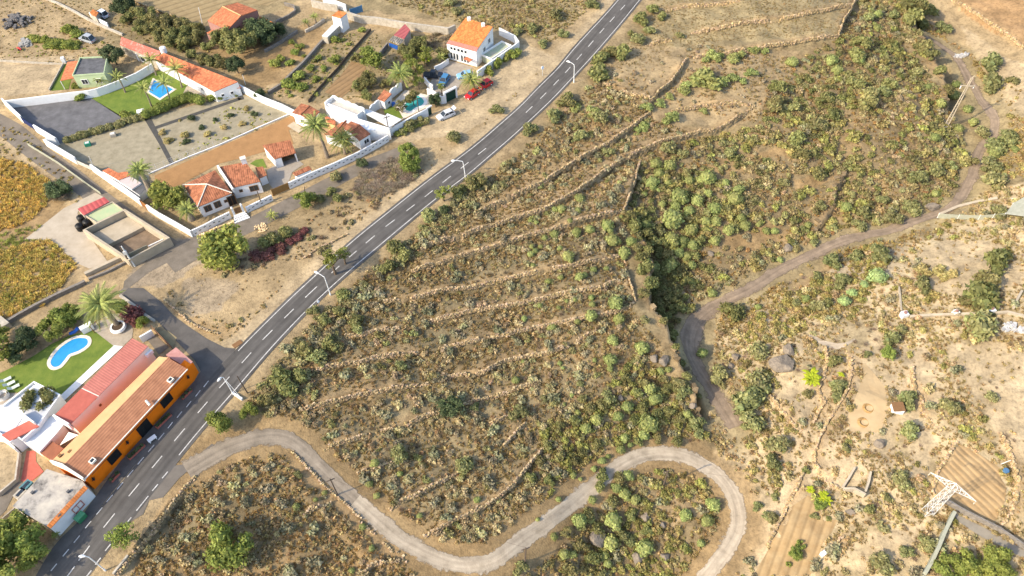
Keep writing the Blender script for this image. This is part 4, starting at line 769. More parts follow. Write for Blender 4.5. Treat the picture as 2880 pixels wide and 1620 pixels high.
def smooth_loop(pts, n=40):
    pts = np.array([p[:2] for p in pts]); out = []
    for i in range(len(pts)):
        a, b, c, d = pts[i-1], pts[i], pts[(i+1) % len(pts)], pts[(i+2) % len(pts)]
        for t in np.arange(0, 1, 1/8): out.append(.5*((2*b)+(-a+c)*t+(2*a-5*b+4*c-d)*t*t+(-a+3*b-3*c+d)*t**3))
    return out
def offset(loop, k):
    c = len(loop); o = []; A = sum(loop[i-1][0]*loop[i][1]-loop[i][0]*loop[i-1][1] for i in range(c)); s = 1 if A > 0 else -1
    for i in range(c): d = loop[(i+1) % c]-loop[i-1]; d /= np.linalg.norm(d); o.append(loop[i]+np.array([d[1], -d[0]])*k*s)
    return o
wl_ = smooth_loop([PZ(*p) for p in pl(0,2,"880,520 878,575 800,632 700,672 650,730 600,785 540,795 512,745 560,660 640,580 740,520 820,505")])
pool('swimming_pool', offset(wl_, .62), wl_, M_POOL, 'bright blue kidney shaped pool on the lawn behind the pink roof')
sheet('lawn', pl(0,2,"-80,900 120,800 330,690 520,565 700,480 940,425 1148,588 605,1090 350,955 180,1052 -60,1052"), M_LAWN, 'green lawn around the bright kidney pool', off=.05)
sheet('patio', pl(0,2,"940,425 900,370 1120,260 1290,260 1340,420 1330,500 1240,585 1150,588"), M_PAVE, 'stone paved terrace around the potted palm', off=.055)
sheet('patio', pl(0,2,"-80,1052 60,1060 180,1060 40,1180 -80,1200"), M_PAVE, 'brown paved corner below the sun loungers', off=.055)
wl_ = smooth_loop([PZ(*p) for p in pl(1,0,"1560,962 1640,972 1690,1020 1670,1060 1600,1090 1560,1120 1510,1110 1500,1060 1530,1020 1520,985")])
pool('swimming_pool', offset(wl_, .7), wl_, M_TEAL, 'small teal curved pool behind the white street wall', cop=M_WHITE)
sheet('pool_deck', pl(1,0,"1500,905 1740,960 1760,1060 1480,1200 1380,1080 1340,1040 1400,1010"), M_COPE, 'pale deck around the small teal pool', off=.05); sheet('lawn', pl(1,0,"1280,1100 1380,1060 1440,1120 1480,1190 1400,1200 1300,1150"), M_LAWN, 'small lawn beside the teal pool', off=.075)
# loungers, cabinet, float
def lounger(px, ang, lab):
    p = PZ(*px, .3); o = thing('sun_lounger', (*p[:2], .06), lab, 'sun lounger', 'sun loungers on the pool lawn', rz=ang); m = mat('lounger_plastic', (.62,.68,.60), rough=.5); local(o)
    mb = MB(); mb.slab([(-.9,-.32,.35),(.35,-.32,.35),(.35,.32,.35),(-.9,.32,.35)], .06); mb.build('seat', m, o); mb = MB(); mb.slab([(.35,-.32,.35),(.95,-.32,.75),(.95,.32,.75),(.35,.32,.35)], .06); mb.build('backrest', m, o)
    for x in (-.75,.3):
        for y in (-.28,.28): mb = MB(); mb.tube([(x,y,0),(x,y,.32)], .035, 6); mb.build('leg', m, o)
for px, lab in ((T(0,2,60,925),'pale green sun lounger nearest the garden trees'),(T(0,2,97,965),'pale green sun lounger in the middle of the three'),(T(0,2,142,1000),'pale green sun lounger nearest the white house')): lounger(px, math.radians(215), lab)
p = PZ(*T(0,2,872,400), .8); mb = MB(); mb.box(p, (.8,.6), 2.0, .9, 0, 1.3); o = mb.build('garden_cabinet', M_WSTEEL, loc=[*p[:2],0]); tag(o, 'white garden cabinet at the top corner of the pool lawn', 'cabinet'); mb = MB(); mb.box(p, (.8,.6), 2.1, 1.0, 1.3, 1.4); mb.build('lid', M_WHITE, o, loc=[*p[:2],0])
p = PZ(*T(0,2,745,438), .4); mb = MB(); mb.tube([(*(p[:2]+[-.8,-.25]),.15),(*p[:2],.3),(*(p[:2]+[.8,.35]),.9)], .3, 8); tag(mb.build('pool_slide', M_BLUE, loc=[*p[:2],0]), 'small blue slide by the hedge of the kidney pool', 'slide')
p = PZ(*T(0,2,1190,395), .5); pt = thing('plant_pot', (*p[:2],.06), 'big round white planter carrying the large palm', 'planter'); mb = MB(); mb.tube([(*p[:2],.06),(*p[:2],.5),(*p[:2],.9)], [1.1,1.45,1.3], 20, cap=False); mb.tube([(*p[:2],.9),(*p[:2],.88),(*p[:2],.3)], [1.3,1.0,.95], 20, cap=False); mb.build('bowl', M_WHITE, pt); mb = MB(); mb.tube([(*p[:2],.5),(*p[:2],.8)], 1.05, 16); mb.build('soil', mat('potting_soil', (.09,.06,.04)), pt)
p = PZ(*T(0,2,25,1080), .4); mb = MB(); mb.tube([(*p[:2],.05),(*p[:2],.7)], [1.0,1.0], 16, cap=False); mb.tube([(*p[:2],.7),(*p[:2],.05)], [.75,.7], 16, cap=False); tag(mb.build('tree_ring', M_WHITE, loc=[*p[:2],.05]), 'round white ring planter at the left edge below the loungers', 'planter')
q = [PZ(*T(0,2,*p), 2.3) for p in ((900,380),(960,330),(1080,270),(1130,300))]; pg = thing('pergola', (*q[0][:2],0), 'dark timber pergola beams beside the large potted palm', 'pergola'); mb = MB(); mb.bar(q[0],q[2],.14); mb.bar(q[1],q[3],.14); mb.build('beam', M_WOOD, pg)
for a in q: mb = MB(); mb.tube([(*a[:2],0), a], .07, 6); mb.build('post', M_WOOD, pg)
q = [PZ(*p, 2.0) for p in pl(0,2,"1435,520 1545,445 1690,580 1580,665")]; sheet('yard', [PZ(*p) for p in pl(0,2,"1480,520 1560,470 1700,600 1600,670")], M_LANE, 'grey yard behind the pink roof', off=.07, world=True)
wall('garden_wall', pl(0,2,"1435,545 1555,475"), 1.6, .3, M_WHITE, 'short white wall behind the pink roofed building'); wall('rusty_fence', pl(0,2,"1540,415 1640,520 1740,620"), 1.3, .08, mat('rusty_sheet', (.20,.11,.06), (.12,.07,.045), 2), 'rusty sheet fence by the lane junction', cat='fence'); wall('kerb', pl(0,2,"1215,85 1370,195 1480,290 1560,340"), .4, .5, M_WOLD, 'pale kerb wall along the lane behind the palm garden')
sheet('verge', pl(0,2,"1590,440 1690,430 1780,500 1740,620 1680,560"), mat('verge_dirt', (.34,.27,.15), (.26,.2,.11), 1), 'dry dirt corner inside the lane junction', off=.07)
# ---- red roofed outbuilding
h = 3.0
A = [PZ(*p, z) for p, z in zip(pl(0,0,"1640,530 2392,822 2152,922 1560,598"), (3.9,3.9,3.0,3.0))]
ob = house('outbuilding', 'long white outbuilding under a smooth terracotta roof beside the lawn', A, 'outbuilding'); mb = MB(); mb.prism([p[:2] for p in A], -.1, [3.8,3.8,2.9,2.9]); mb.build('wall', M_WHITE, ob); roofq(ob, A, M_TERRA)
opening(ob, A[2], A[3], .22, 1.6, .9, 1.0, ctr2(A), 'window'); opening(ob, A[1], A[2], .35, 1.5, .6, .6, ctr2(A), 'window', bars=False); opening(ob, A[1], A[2], .72, 1.5, .6, .6, ctr2(A), 'window', bars=False)
p = at(T(0,0,1643,505), 4.2); mb = MB(); mb.tube([(*p[:2],3.6),(*p[:2],4.9)], .75, 14); o = mb.build('water_tank', M_WHITE, ob); mb = MB(); mb.tube([(*p[:2],4.9),(*p[:2],5.05)], .5, 12); mb.build('lid', M_WSTEEL, o, loc=ob['_o'])
q = [PZ(*p, 2.3) for p in pl(0,0,"2345,850 2400,840 2425,880 2370,890")]; mb = MB(); mb.slab(q, .12); mb.build('porch_roof', M_TERRA, ob)
B = [PZ(*p, z) for p, z in zip(pl(0,0,"1220,370 1625,520 1560,598 1205,450"), (3.3,3.7,2.9,2.7))]
ol = house('outbuilding', 'older outbuilding with a worn red roof behind the green house', B, 'outbuilding'); mb = MB(); mb.prism([p[:2] for p in B], -.1, [3.2,3.6,2.8,2.6]); mb.build('wall', M_WOLD, ol); roofq(ol, B, M_REDOLD); opening(ol, B[2], B[3], .4, 1.2, 1.6, 1.4, ctr2(B), 'window', bars=False)
p0 = gp(*T(0,0,1400,590)); mb = MB(); mb.box(p0, (1,.3), .25, 2.2, -.1, 2.2); tag(mb.build('garden_wall', M_WHITE, loc=p0), 'short white wall stub at the worn red roof', 'wall')
p = gp(*T(0,0,1440,1175)); mb = MB(); mb.box(p, (.9,.3), 1.3, 1.0, -.1, 1.6); o = mb.build('gate_pillar', M_WHITE, loc=p); tag(o, 'white pillar box in the hedge beside the straight walk', 'pillar'); mb = MB(); mb.box(p, (.9,.3), 1.6, 1.25, 1.6, 1.75); mb.build('cap', M_WHITE, o, loc=p)
# ---- green flat roofed house
tp = pl(0,0,"735,768 812,590 1082,578 1050,745"); h = 3.4; gh = house('green_house', 'pale green flat roofed house with dark roof and an orange lean-to', [PZ(*p,h) for p in tp], 'house'); xy = block(gh, tp, h, M_GREENW)
parapet(gh, xy, h-.03, h+.35, .25, M_GREENW); roofq(gh, [PZ(*p, h+.04) for p in tp], M_DARKROOF, t=.05); opening(gh, xy[0], xy[3], .28, 1.7, 1.3, 1.2, ctr2(xy), 'window'); opening(gh, xy[0], xy[3], .72, 1.7, 1.2, 1.1, ctr2(xy), 'window')
q = [PZ(*p, z) for p, z in zip(pl(0,0,"606,812 680,622 800,610 738,785"), (2.5,2.5,2.9,2.9))]; roofq(gh, q, M_TERRA, 'lean_to_roof', .12)
for a in q[:2]: mb = MB(); mb.tube([(*a[:2],0),(*a[:2],2.4)], .08, 6); mb.build('post', M_WHITE, gh)
sheet('lawn', pl(0,0,"655,645 690,640 720,800 690,900 520,915 500,905"), M_LAWN, 'strip of lawn beside the pale green house', off=.05); wall('field_wall', pl(0,0,"0,620 330,640 640,655 500,915"), .5, .25, M_WOLD, 'low pale wall around the sandy plot by the green house'); mb = MB(); p = gp(*T(0,0,650,630)); mb.box(p, (1,.2), .8, .8, 0, 1.5); tag(mb.build('gate_pillar', M_WHITE, loc=p), 'white pillar at the corner of the sandy plot', 'pillar')
# ---- pink two storey house
Ez, Rz = 5.2, 6.6; a, b, c, d = at(T(0,0,2088,208),Ez), at(T(0,0,2240,65),Rz), at(T(0,0,2425,158),Rz), at(T(0,0,2288,300),Ez); e, f = at(T(0,0,2390,25),Ez), at(T(0,0,2590,100),Ez)
ph = house('pink_house', 'two storey pink brick house with an orange gabled roof and lean-tos', [a,d,f,e], 'house'); mb = MB(); i_ = [d,a,e,f]; mb.prism([p[:2] for p in i_], -.1, Ez-.05); mb.face([d-[0,0,.1], f-[0,0,.1], c-[0,0,.15]]); mb.face([a-[0,0,.1], b-[0,0,.15], e-[0,0,.1]]); mb.build('wall', M_PINKWALL, ph)
roofq(ph, [a,d,c,b], M_TERRA); roofq(ph, [b,c,f,e], M_TERRA); mb = MB(); mb.tube([b+[0,0,.05],c+[0,0,.05]], .14, 6); mb.build('ridge', M_APRIC, ph)
for s in (.3,.7): opening(ph, d, f, s, 3.6, 1.1, 1.2, ctr2(i_), 'window', fm=M_WOOD)
opening(ph, d, f, .5, 1.3, 1.2, 2.2, ctr2(i_), 'door', fm=M_WOOD)
for k, (tp, hh) in enumerate(((pl(0,0,"2395,275 2480,232 2576,270 2490,342"),(3.0,3.6,3.6,3.0)),(pl(1,0,"-10,190 40,165 172,222 112,262"),(2.8,3.2,3.2,2.8)),(pl(0,0,"2078,328 2140,300 2205,322 2150,352"),(2.8,3.1,3.1,2.8)))):
    q = [PZ(*p, z) for p, z in zip(tp, hh)]; mb = MB(); mb.prism([p[:2] for p in q], -.1, [z-.15 for z in hh]); mb.build('annex', M_PINKWALL, ph); roofq(ph, q, M_TERRA if k != 1 else M_TILEO, 'annex_roof', .12)
# ---- white tower and sheds at the top
tp = pl(1,0,"762,158 828,105 912,132 850,182"); q = [PZ(*p, 4.2) for p in tp]; tw = thing('tower_shed', (*ctr2(q),0), 'tall white shed with a bright orange roof at the wall corner', 'shed'); mb = MB(); mb.prism([p[:2] for p in q], -.1, 4.1); mb.build('wall', M_WHITE, tw); roofq(tw, q, M_TILEO)
q = [PZ(*p, 2.0) for p in pl(1,0,"662,360 768,252 862,235 718,372")]; mb = MB(); mb.prism([p[:2] for p in q], -.1, 1.9); mb.build('lean_to', M_WOLD, tw); roofq(tw, q, M_WHITE, 'lean_to_roof', .1)
wall('garden_wall', pl(1,0,"930,190 1060,230 1230,245 1480,290 1700,320 1940,350 2010,320"), 2.0, .5, M_WOLD, 'tall beige wall running from the white tower to the white house'); wall('boundary_wall', pl(1,0,"570,70 700,100 830,120"), 2.0, .4, M_WOLD, 'beige wall at the top edge left of the tower'); wall('garden_wall', pl(1,0,"680,25 800,70 915,115"), 2.0, .3, M_WHITE, 'white wall at the top edge above the tower')
gate(PZ(*T(1,0,955,160)), PZ(*T(1,0,1075,120)), 2.0, mat('blue_gate', (.10,.24,.40), rough=.5), 'faded blue sheet gate right of the white tower')
wall('stone_wall', pl(1,0,"130,950 260,870 340,785 480,650 700,400 830,320"), .9, .5, M_GSTONE, 'dark straight stone wall dividing the orchard plots'); wall('stone_wall', pl(1,0,"500,330 600,280 690,215"), .8, .4, M_WOLD, 'low pale wall beside two small palms'); wall('stone_wall', pl(1,0,"205,240 330,180 400,130 385,80 290,55"), .9, .4, M_GSTONE, 'curved stone wall around the field by the pink house'); wall('stone_wall', pl(1,0,"90,530 250,440 420,330"), .8, .4, M_GSTONE, 'grey stone wall below the pink house trees'); wall('wire_fence', pl(1,0,"530,1035 640,900 830,700 930,570 1160,310"), .8, .06, M_POLE, 'thin dark fence between orchard and ploughed strip', cat='fence')
sheet('ploughed_strip', pl(1,0,"690,930 870,740 960,620 1100,650 1110,720 960,900 860,985"), mat('plough_soil', (.30,.19,.09), (.22,.14,.07), .6, kind='sheet', period=1.3, bump=.8, detail=7), 'ploughed orchard strip with furrows', off=.05, uvdir=(.75,-.66))
sheet('ploughed_field', pl(0,0,"1300,0 1420,40 1700,150 2050,275 2090,210 2240,60 2400,20 2700,60 2900,-60 1300,-60"), mat('plough_soil2', (.33,.25,.13), (.25,.18,.09), .6, kind='sheet', period=2.2, bump=.8, detail=7), 'ploughed straw coloured field at the top edge', off=.05, uvdir=(.5,-.86)); stone_wall(groundpx(pl(0,0,"1350,30 1600,130 1850,220 2050,300"))[:,:2], 'pale stone wall above the dense orchard at the top', h=.7, group=None); wall('road_wall', pl(0,0,"430,-20 600,50 760,130 900,210 1060,285 1240,360"), .6, .5, M_WOLD, 'pale wall along the dirt track at the top left')
q = [PZ(*p, z) for p, z in zip(pl(0,0,"900,130 935,90 990,125 965,170"),(2.6,2.6,2.2,2.2))]; sk = thing('shack', (*ctr2(q),0), 'small rural shack with an orange roof at the top left', 'shack'); mb = MB(); mb.prism([p[:2] for p in q], -.1, 2.2); mb.build('wall', M_WOLD, sk); roofq(sk, q, M_TILEO, t=.1)
wall('garden_wall', pl(0,0,"920,170 1000,230 1100,280"), 1.4, .3, M_WHITE, 'short white wall below the small rural shack')
q = [PZ(*p, z) for p, z in zip(pl(1,0,"1385,352 1500,240 1552,300 1490,392"),(2.4,2.8,2.8,2.4))]; sd = thing('shed', (*ctr2(q),0), 'orchard shed with a red ribbed roof and a blue tarpaulin', 'shed'); mb = MB(); mb.prism([p[:2] for p in q], -.1, [2.2,2.6,2.6,2.2]); mb.build('wall', M_WOLD, sd); roofq(sd, q, mat('red_sheet2', (.36,.10,.10), (.30,.08,.085), kind='sheet', period=1.0, bump=.5), t=.1)
q = [PZ(*p, 2.1) for p in pl(1,0,"1335,405 1385,355 1490,400 1450,450")]; mb = MB()
for k in range(6): s = (k+.5)/6; mb.bar(q[0]*(1-s)+q[3]*s, q[1]*(1-s)+q[2]*s, .3)
mb.build('timber_roof', M_OLDROOF, sd); q = [PZ(*p, z) for p, z in zip(pl(1,0,"1335,430 1425,460 1420,500 1340,465"),(1.9,1.9,.3,.3))]; mb = MB(); mb.slab(q, .05); mb.build('tarpaulin', M_BLUE, sd)
wall('garden_wall', pl(1,0,"1240,580 1330,470"), 1.2, .3, M_GSTONE, 'grey wall stub beside the blue tarpaulin shed')
# ---- white two storey house with bright orange roof
h = 4.9; q = [at(T(1,0,*p), z) for p, z in (((2110,178),6.2),((2382,270),6.2),((2242,472),4.9),((1945,396),4.9))]; fr = [at(T(1,0,*p), z) for p, z in (((1945,402),4.75),((2240,478),4.75),((2215,518),4.3),((1918,436),4.3))]
hb = [fr[3][:2], fr[2][:2], q[1][:2], q[0][:2]]; wt = house('white_villa', 'two storey white house with a bright orange roof by the road turning', [*fr,*q], 'house')
mb = MB(); mb.prism(hb, -.1, [4.2,4.2,6.1,6.1]); mb.build('wall', M_WHITE, wt); roofq(wt, q, M_TILEO); roofq(wt, fr, M_PINK, 'veranda_roof', .12)
for px, z in ((T(1,0,2143,190),6.5),(T(1,0,2285,250),6.4)): p = at(px, z); mb = MB(); mb.box(p, (1,.2), .8, .6, 5.2, z+.45); mb.build('chimney', M_WHITE, wt)
C_ = ctr2(hb)
for s in (.16,.27,.4,.52,.64): opening(wt, hb[0], hb[1], s, 3.35, .62, .75, C_, 'window', bars=False)
for s in (.14,.24,.34,.5,.6,.7): opening(wt, hb[0], hb[1], s, 1.3, .5, 1.7, C_, 'arch', bars=False)
for s, zc in ((.45,2.6),(.75,3.6)): opening(wt, hb[1], hb[2], s, zc, 1.0, 1.2, C_, 'window')
q = [PZ(*p, 1.6) for p in pl(1,0,"2265,560 2475,428 2570,470 2370,605")]; mb = MB(); mb.prism([p[:2] for p in q], -.1, 1.6); mb.build('terrace', mat('green_terrace', (.34,.42,.28), (.48,.42,.32), .5), wt); parapet(wt, [p[:2] for p in q], 1.59, 2.1, .22, M_WHITE)
q = [PZ(*p, 2.6) for p in pl(1,0,"2085,590 2120,570 2180,600 2150,620")]; mb = MB(); mb.slab(q, .1); mb.build('porch_roof', M_TERRA, wt)
q = [PZ(*p, 3.4) for p in pl(1,0,"2382,285 2440,270 2445,330 2576,370")+pl(2,0,"30,400")+pl(1,0,"2450,400")]
wall('garden_wall', pl(1,0,"2230,790 2400,670 2576,545")+pl(2,0,"70,490"), 2.1, .3, M_WHITE, 'white wall with climbing plants below the two storey house'); wall('garden_wall', pl(2,0,"70,490 30,430")+pl(1,0,"2450,350"), 2.0, .3, M_WHITE, 'white back wall of the two storey house'); sheet('yard', pl(1,0,"1940,610 2060,640 2180,680 2150,760 2100,800 2040,880 1990,930 1860,960 1740,890 1800,700 1900,650"), mat('yard_concrete', (.38,.33,.27), (.28,.24,.19), .7, detail=7), 'paved yard with parked cars in front of the two storey house', off=.05)
wall('garden_wall', pl(1,0,"1800,720 1870,690 1940,640"), 1.4, .3, M_WHITE, 'white yard wall below the two storey house'); wall('garden_wall', pl(1,0,"1700,830 1740,880 1785,915"), 1.6, .3, M_WHITE, 'short white wall behind the dark vehicle')
# ---- street front between the teal pool and the parked cars
wa, la = wall('garden_wall', pl(1,0,"1730,960 1800,990 1870,1045 1915,1035"), 2.0, .3, M_WHITE, 'white wall beside the dark green garage door'); 
A, B = gp(*T(1,0,1918,1035)), gp(*T(1,0,2015,985)); ga = thing('garage', (*A[:2],0), 'white garage front with a dark green door on the dirt street', 'garage'); d = (B-A)[:2]; l = np.linalg.norm(d); d /= l; n = np.array([-d[1], d[0]]); c = (A+B)[:2]/2
mb = MB(); mb.box(A[:2]-d*.2+n*.2, d, .4, .5, -.1, 2.6); mb.box(B[:2]+d*.2+n*.2, d, .4, .5, -.1, 2.6); mb.box(c+n*.2, d, l+.8, .5, 2.6, 2.95); mb.build('frame', M_WHITE, ga); mb = MB(); mb.box(c+n*.15, d, l-.02, .1, 0, 2.58)
for k in range(6): mb.box(c+n*.08, d, l-.06, .05, .2+k*.4, .45+k*.4)
mb.build('garage_door', M_DKGREEN, ga)
w_, lf = wall('garden_wall', pl(1,0,"1350,1372 1480,1305 1600,1235 1735,1165"), 2.1, .3, M_WHITE, 'long white street wall in front of the teal pool'); A, B = gp(*T(1,0,1735,1165)), gp(*T(1,0,1768,1145)); dg = thing('gate', (*A[:2],0), 'narrow dark green door in the white street wall by the bush', 'gate'); d = (B-A)[:2]; d /= np.linalg.norm(d); mb = MB(); mb.box((A+B)[:2]/2, d, 1.0, .1, 0, 2.0); mb.build('leaf', M_DKGREEN, dg); mb = MB(); mb.box((A+B)[:2]/2+[.0,.02], d, 1.5, .25, 2.02, 2.3); mb.build('lintel', M_WHITE, dg)
# wavy topped white walls
def wavy(px, h, lab, amp=.35, per=2.0, base=False):
    ln = np.array([PZ(u, v, h)[:2] for u, v in px]); ln = resample(ln, .35); L = np.concatenate([[0], np.cumsum(np.linalg.norm(np.diff(ln, axis=0), axis=1))])
    mb = MB(); mb.strip(ln, .3, -.1, list(h-.15+amp*np.abs(np.sin(L*math.pi/per)))); tag(mb.build('garden_wall', M_WHITE, loc=[*ln[0],0]), lab, 'wall', 'white walls with scalloped tops')
wavy(pl(1,0,"690,1030 730,1010 770,960 860,1000 1090,1095"), 4.1, 'tall white wall with a scalloped top behind the long flat roofed house'); wavy(pl(1,0,"1140,1090 1190,1030 1235,1010"), 2.2, 'scalloped white wall left of the tiny tiled hut'); wavy(pl(1,0,"1345,915 1400,870 1460,825"), 2.2, 'scalloped white wall between the tiny hut and the palm')
tp = pl(1,0,"700,1045 785,985 1085,1115 1020,1172"); h = 3.2; lw = house('flat_house', 'long white flat roofed house with a lower white patio cover', [PZ(*p,h) for p in tp], 'house'); xy = block(lw, tp, h, M_WHITE); roofq(lw, [PZ(*p,h+.05) for p in tp], mat('beige_screed', (.50,.47,.42), (.42,.39,.34), .8), t=.06); parapet(lw, xy, h-.03, h+.4, .3, M_WHITE)
q = [PZ(*p, 2.9) for p in pl(1,0,"690,1060 1020,1190 1340,1285 1345,1300 1130,1310 800,1195")]; mb = MB(); mb.prism([p[:2] for p in q], -.1, 2.9); mb.build('front_wing', M_WHITE, lw)
q = [PZ(*p, z) for p, z in zip(pl(1,0,"1075,1130 1110,1095 1300,1165 1320,1140 1468,1200 1345,1282"), (2.7,)*6)]; roofq(lw, q, mat('white_sheet', (.70,.70,.69), (.62,.62,.6), kind='sheet', period=.9, bump=.4), 'patio_cover', .08)
q = [PZ(*p, 2.5) for p in pl(1,0,"1222,992 1292,918 1368,962 1290,1022")]; ht = thing('pool_hut', (*ctr2(q),0), 'tiny white hut with a tiled roof beside the teal pool', 'hut'); cc = ctr2(q); mb = MB(); mb.prism([cc+(p[:2]-cc)*.9 for p in q], -.1, 2.45); mb.build('wall', M_WHITE, ht); roofq(ht, [q[0],q[1]+[0,0,.5],q[2]+[0,0,.5],q[3]], M_TILE)
opening(ht, q[3], q[2], .5, 1.4, .7, .7, cc, 'window', bars=False); mb = MB(); mb.box(q[2][:2]+[.1,-.6], (1,.5), .7, .5, 0, 1.0); mb.build('door', M_BLUE, ht)
# small tiled house and the tiled pair
def tiled(name, lab, tp, h, rise, ridge=None, m=M_TILE, wins=()):
    q = [PZ(*p, h) for p in tp]; o = house(name, lab, q); c = ctr2(q); w_ = [c+(p[:2]-c)*.93 for p in q]; mb = MB(); mb.prism(w_, -.1, h-.06)
    r0, r1 = (q[0]+q[3])/2+[0,0,rise], (q[1]+q[2])/2+[0,0,rise]
    for a, b, r in ((q[0],q[3],r0),(q[1],q[2],r1)): mb.face([a-[0,0,.1], b-[0,0,.1], r-[0,0,.12]])
    mb.build('wall', M_WHITE, o); roofq(o, [q[0],q[1],r1,r0], m); roofq(o, [q[3],q[2],r1,r0], m); mb = MB(); mb.tube([r0+[0,0,.04],r1+[0,0,.04]], .13, 6); mb.build('ridge', m, o)
    for i, s, zc, w1, h1 in wins: opening(o, w_[i], w_[(i+1) % 4], s, zc, w1, h1, c, 'window')
    return o, q, w_
tiled('cottage', 'small white cottage with a weathered brown tile roof above the palm', pl(1,0,"362,1132 455,1040 642,1122 545,1215"), 3.0, .45, wins=((3,.5,1.7,.9,.9),))
tiled('cottage', 'white cottage under a tiled gable beside the lower street palm', pl(1,0,"870,1292 955,1218 1152,1345 1040,1415"), 2.9, .7, wins=((2,.4,1.5,1.2,1.0),))
tiled('cottage', 'low cottage with a pinkish tile roof left of the tiled gable', pl(1,0,"685,1350 885,1212 932,1232 855,1400"), 2.7, .3)
q = [PZ(*p, 2.6) for p in pl(1,0,"690,1170 730,1175 800,1220 790,1260 720,1225")]; mb = MB(); mb.prism([p[:2] for p in q], 0, 2.5); o = mb.build('shed', M_APRIC, loc=[*q[0][:2],0]); tag(o, 'small apricot shed between the cottage and the tiled pair', 'shed'); mb = MB(); mb.slab(q, .1); mb.build('roof', M_TERRA, o, loc=[*q[0][:2],0])
sheet('terrace', pl(1,0,"315,1270 380,1225 480,1300 430,1340"), M_CONC, 'pale terrace in front of the small cottage', off=.06)
# ------------------------------------------------------------------ corner villa
He, Hr = 3.3, 4.9
a, b, c, d = at(T(0,1,1842,412),He), at(T(0,1,2165,262),He), at(T(0,1,2335,492),He), at(T(0,1,1990,632),He); ap = at(T(0,1,2082,405),Hr)
r1, r2, r3, r4 = at(T(0,1,2195,232),4.0), at(T(0,1,2470,182),4.0), at(T(1,1,45,375),3.2), at(T(0,1,2332,440),3.2)
vl = house('villa', 'white corner villa with hipped and sloping clay tile roofs', [a,b,c,d,r2,r3], 'house'); cV = ctr2([a,b,c,d]); cV2 = ctr2([r1,r2,r3,r4])
i1 = [cV+(p[:2]-cV)*.94 for p in (a,b,c,d)]; i2 = [cV2+(p[:2]-cV2)*.96 for p in (r1,r2,r3,r4)]
mb = MB(); mb.prism(i1, -.1, He-.05); mb.prism(i2, -.1, [3.8,3.8,3.05,3.05]); mb.build('wall', M_WHITE, vl)
for t in ((a,b),(b,c),(c,d),(d,a)): roofq(vl, [t[0],t[1],ap], M_TILE)
roofq(vl, [r1,r2,r3,r4], M_TILE)
for e in (a,c,d): mb = MB(); mb.tube([e+[0,0,.06], ap+[0,0,.06]], .12, 6); mb.build('ridge', M_COPE, vl)
mb = MB(); mb.strip([r1[:2], r4[:2]+(r4-r1)[:2]*.12], .35, 2.5, [4.5,3.5]); mb.build('parapet', M_WHITE, vl)
p = at(T(0,1,2445,150),5.0); mb = MB(); mb.box(p, (1,.4), 1.0, .8, 3.4, 5.2); o = mb.build('chimney', M_WHITE, vl); mb = MB(); mb.box(p, (1,.4), 1.2, 1.0, 5.2, 5.35); mb.build('cap', M_COPE, o, loc=vl['_o'])
for s, w1, h1 in ((.22,1.3,1.4),(.52,1.2,1.4),(.78,.5,.5)): opening(vl, i1[3], i1[2], s, 1.75, w1, h1, cV, 'window', fm=M_WOOD)
opening(vl, i1[3], i1[2], .95, 1.3, 1.5, 2.4, cV, 'door', M_BLACK, M_WOOD); opening(vl, i2[3], i2[2], .25, 1.8, .5, .5, cV2, 'window', fm=M_WOOD, bars=False); opening(vl, i2[3], i2[2], .72, 1.7, 1.6, 1.3, cV2, 'window', fm=M_WOOD)
# street walls of the villa: with little dark weep openings
M_FW = M_WHITE
def slotwall(name, pxs, h, lab, n):
    o, ln = wall(name, pxs, h, .3, M_FW, lab); mb = MB(); P_ = np.array([p[:2] for p in ln]); L = np.concatenate([[0], np.cumsum(np.linalg.norm(np.diff(P_, axis=0), axis=1))])
    for k in range(n):
        t = (k+.5)/n*L[-1]; i = min(max(np.searchsorted(L, t), 1), len(L)-1); q = P_[i-1]+(P_[i]-P_[i-1])*(t-L[i-1])/(L[i]-L[i-1]); d = P_[i]-P_[i-1]; d = d/np.linalg.norm(d); e = np.array([d[1], -d[0]]); e = e if e[1] < 0 else -e
        z = h*(.35+.4*((k*7) % 5)/5); mb.box(q+e*.15, d, .42, .06, z, z+.16)
    mb.build('vent_slots', M_BLACK, o, loc=[ln[0][0], ln[0][1], tz(ln[0][:2])[0]])
    return ln
f1 = slotwall('garden_wall', pl(0,1,"1955,928 2080,870 2200,805 2330,742"), 1.7, 'white street wall of the corner villa left of its steps', 8)
f2 = slotwall('garden_wall', pl(0,1,"2490,690 2576,648")+pl(1,1,"80,610 172,565"), 1.5, 'white street wall of the corner villa right of its steps', 6)
f3 = slotwall('garden_wall', pl(1,1,"340,450 560,350 800,250 1040,140 1245,25")+pl(1,0,"1335,1420"), 1.7, 'long white street wall with dark slots above the narrow lane', 26)
gate(PZ(*T(1,1,175,525)), PZ(*T(1,1,338,455)), 1.9, mat('golden_wood', (.33,.19,.07), (.26,.145,.05), 3), 'golden brown wooden sliding gate of the villa driveway', slats=14)
A, B = PZ(*T(0,1,2345,740)), PZ(*T(0,1,2480,690)); dd = (B-A)[:2]; dd /= np.linalg.norm(dd); nn = np.array([dd[1], -dd[0]]); C = (A+B)[:2]/2
stp = thing('entrance_steps', (*C, 0), 'white tiled entrance steps of the corner villa with pillars and a wooden gate', 'steps'); mb = MB()
for k in range(4): mb.box(C+nn*(.5+.4*k), dd, 2.4+.25*k, .42, -.1, .72-.18*k)
mb.build('steps', M_WHITE, stp); mb = MB(); mb.box(C, dd, 1.3, .08, .7, 2.1); mb.build('gate_leaf', M_WOOD, stp)
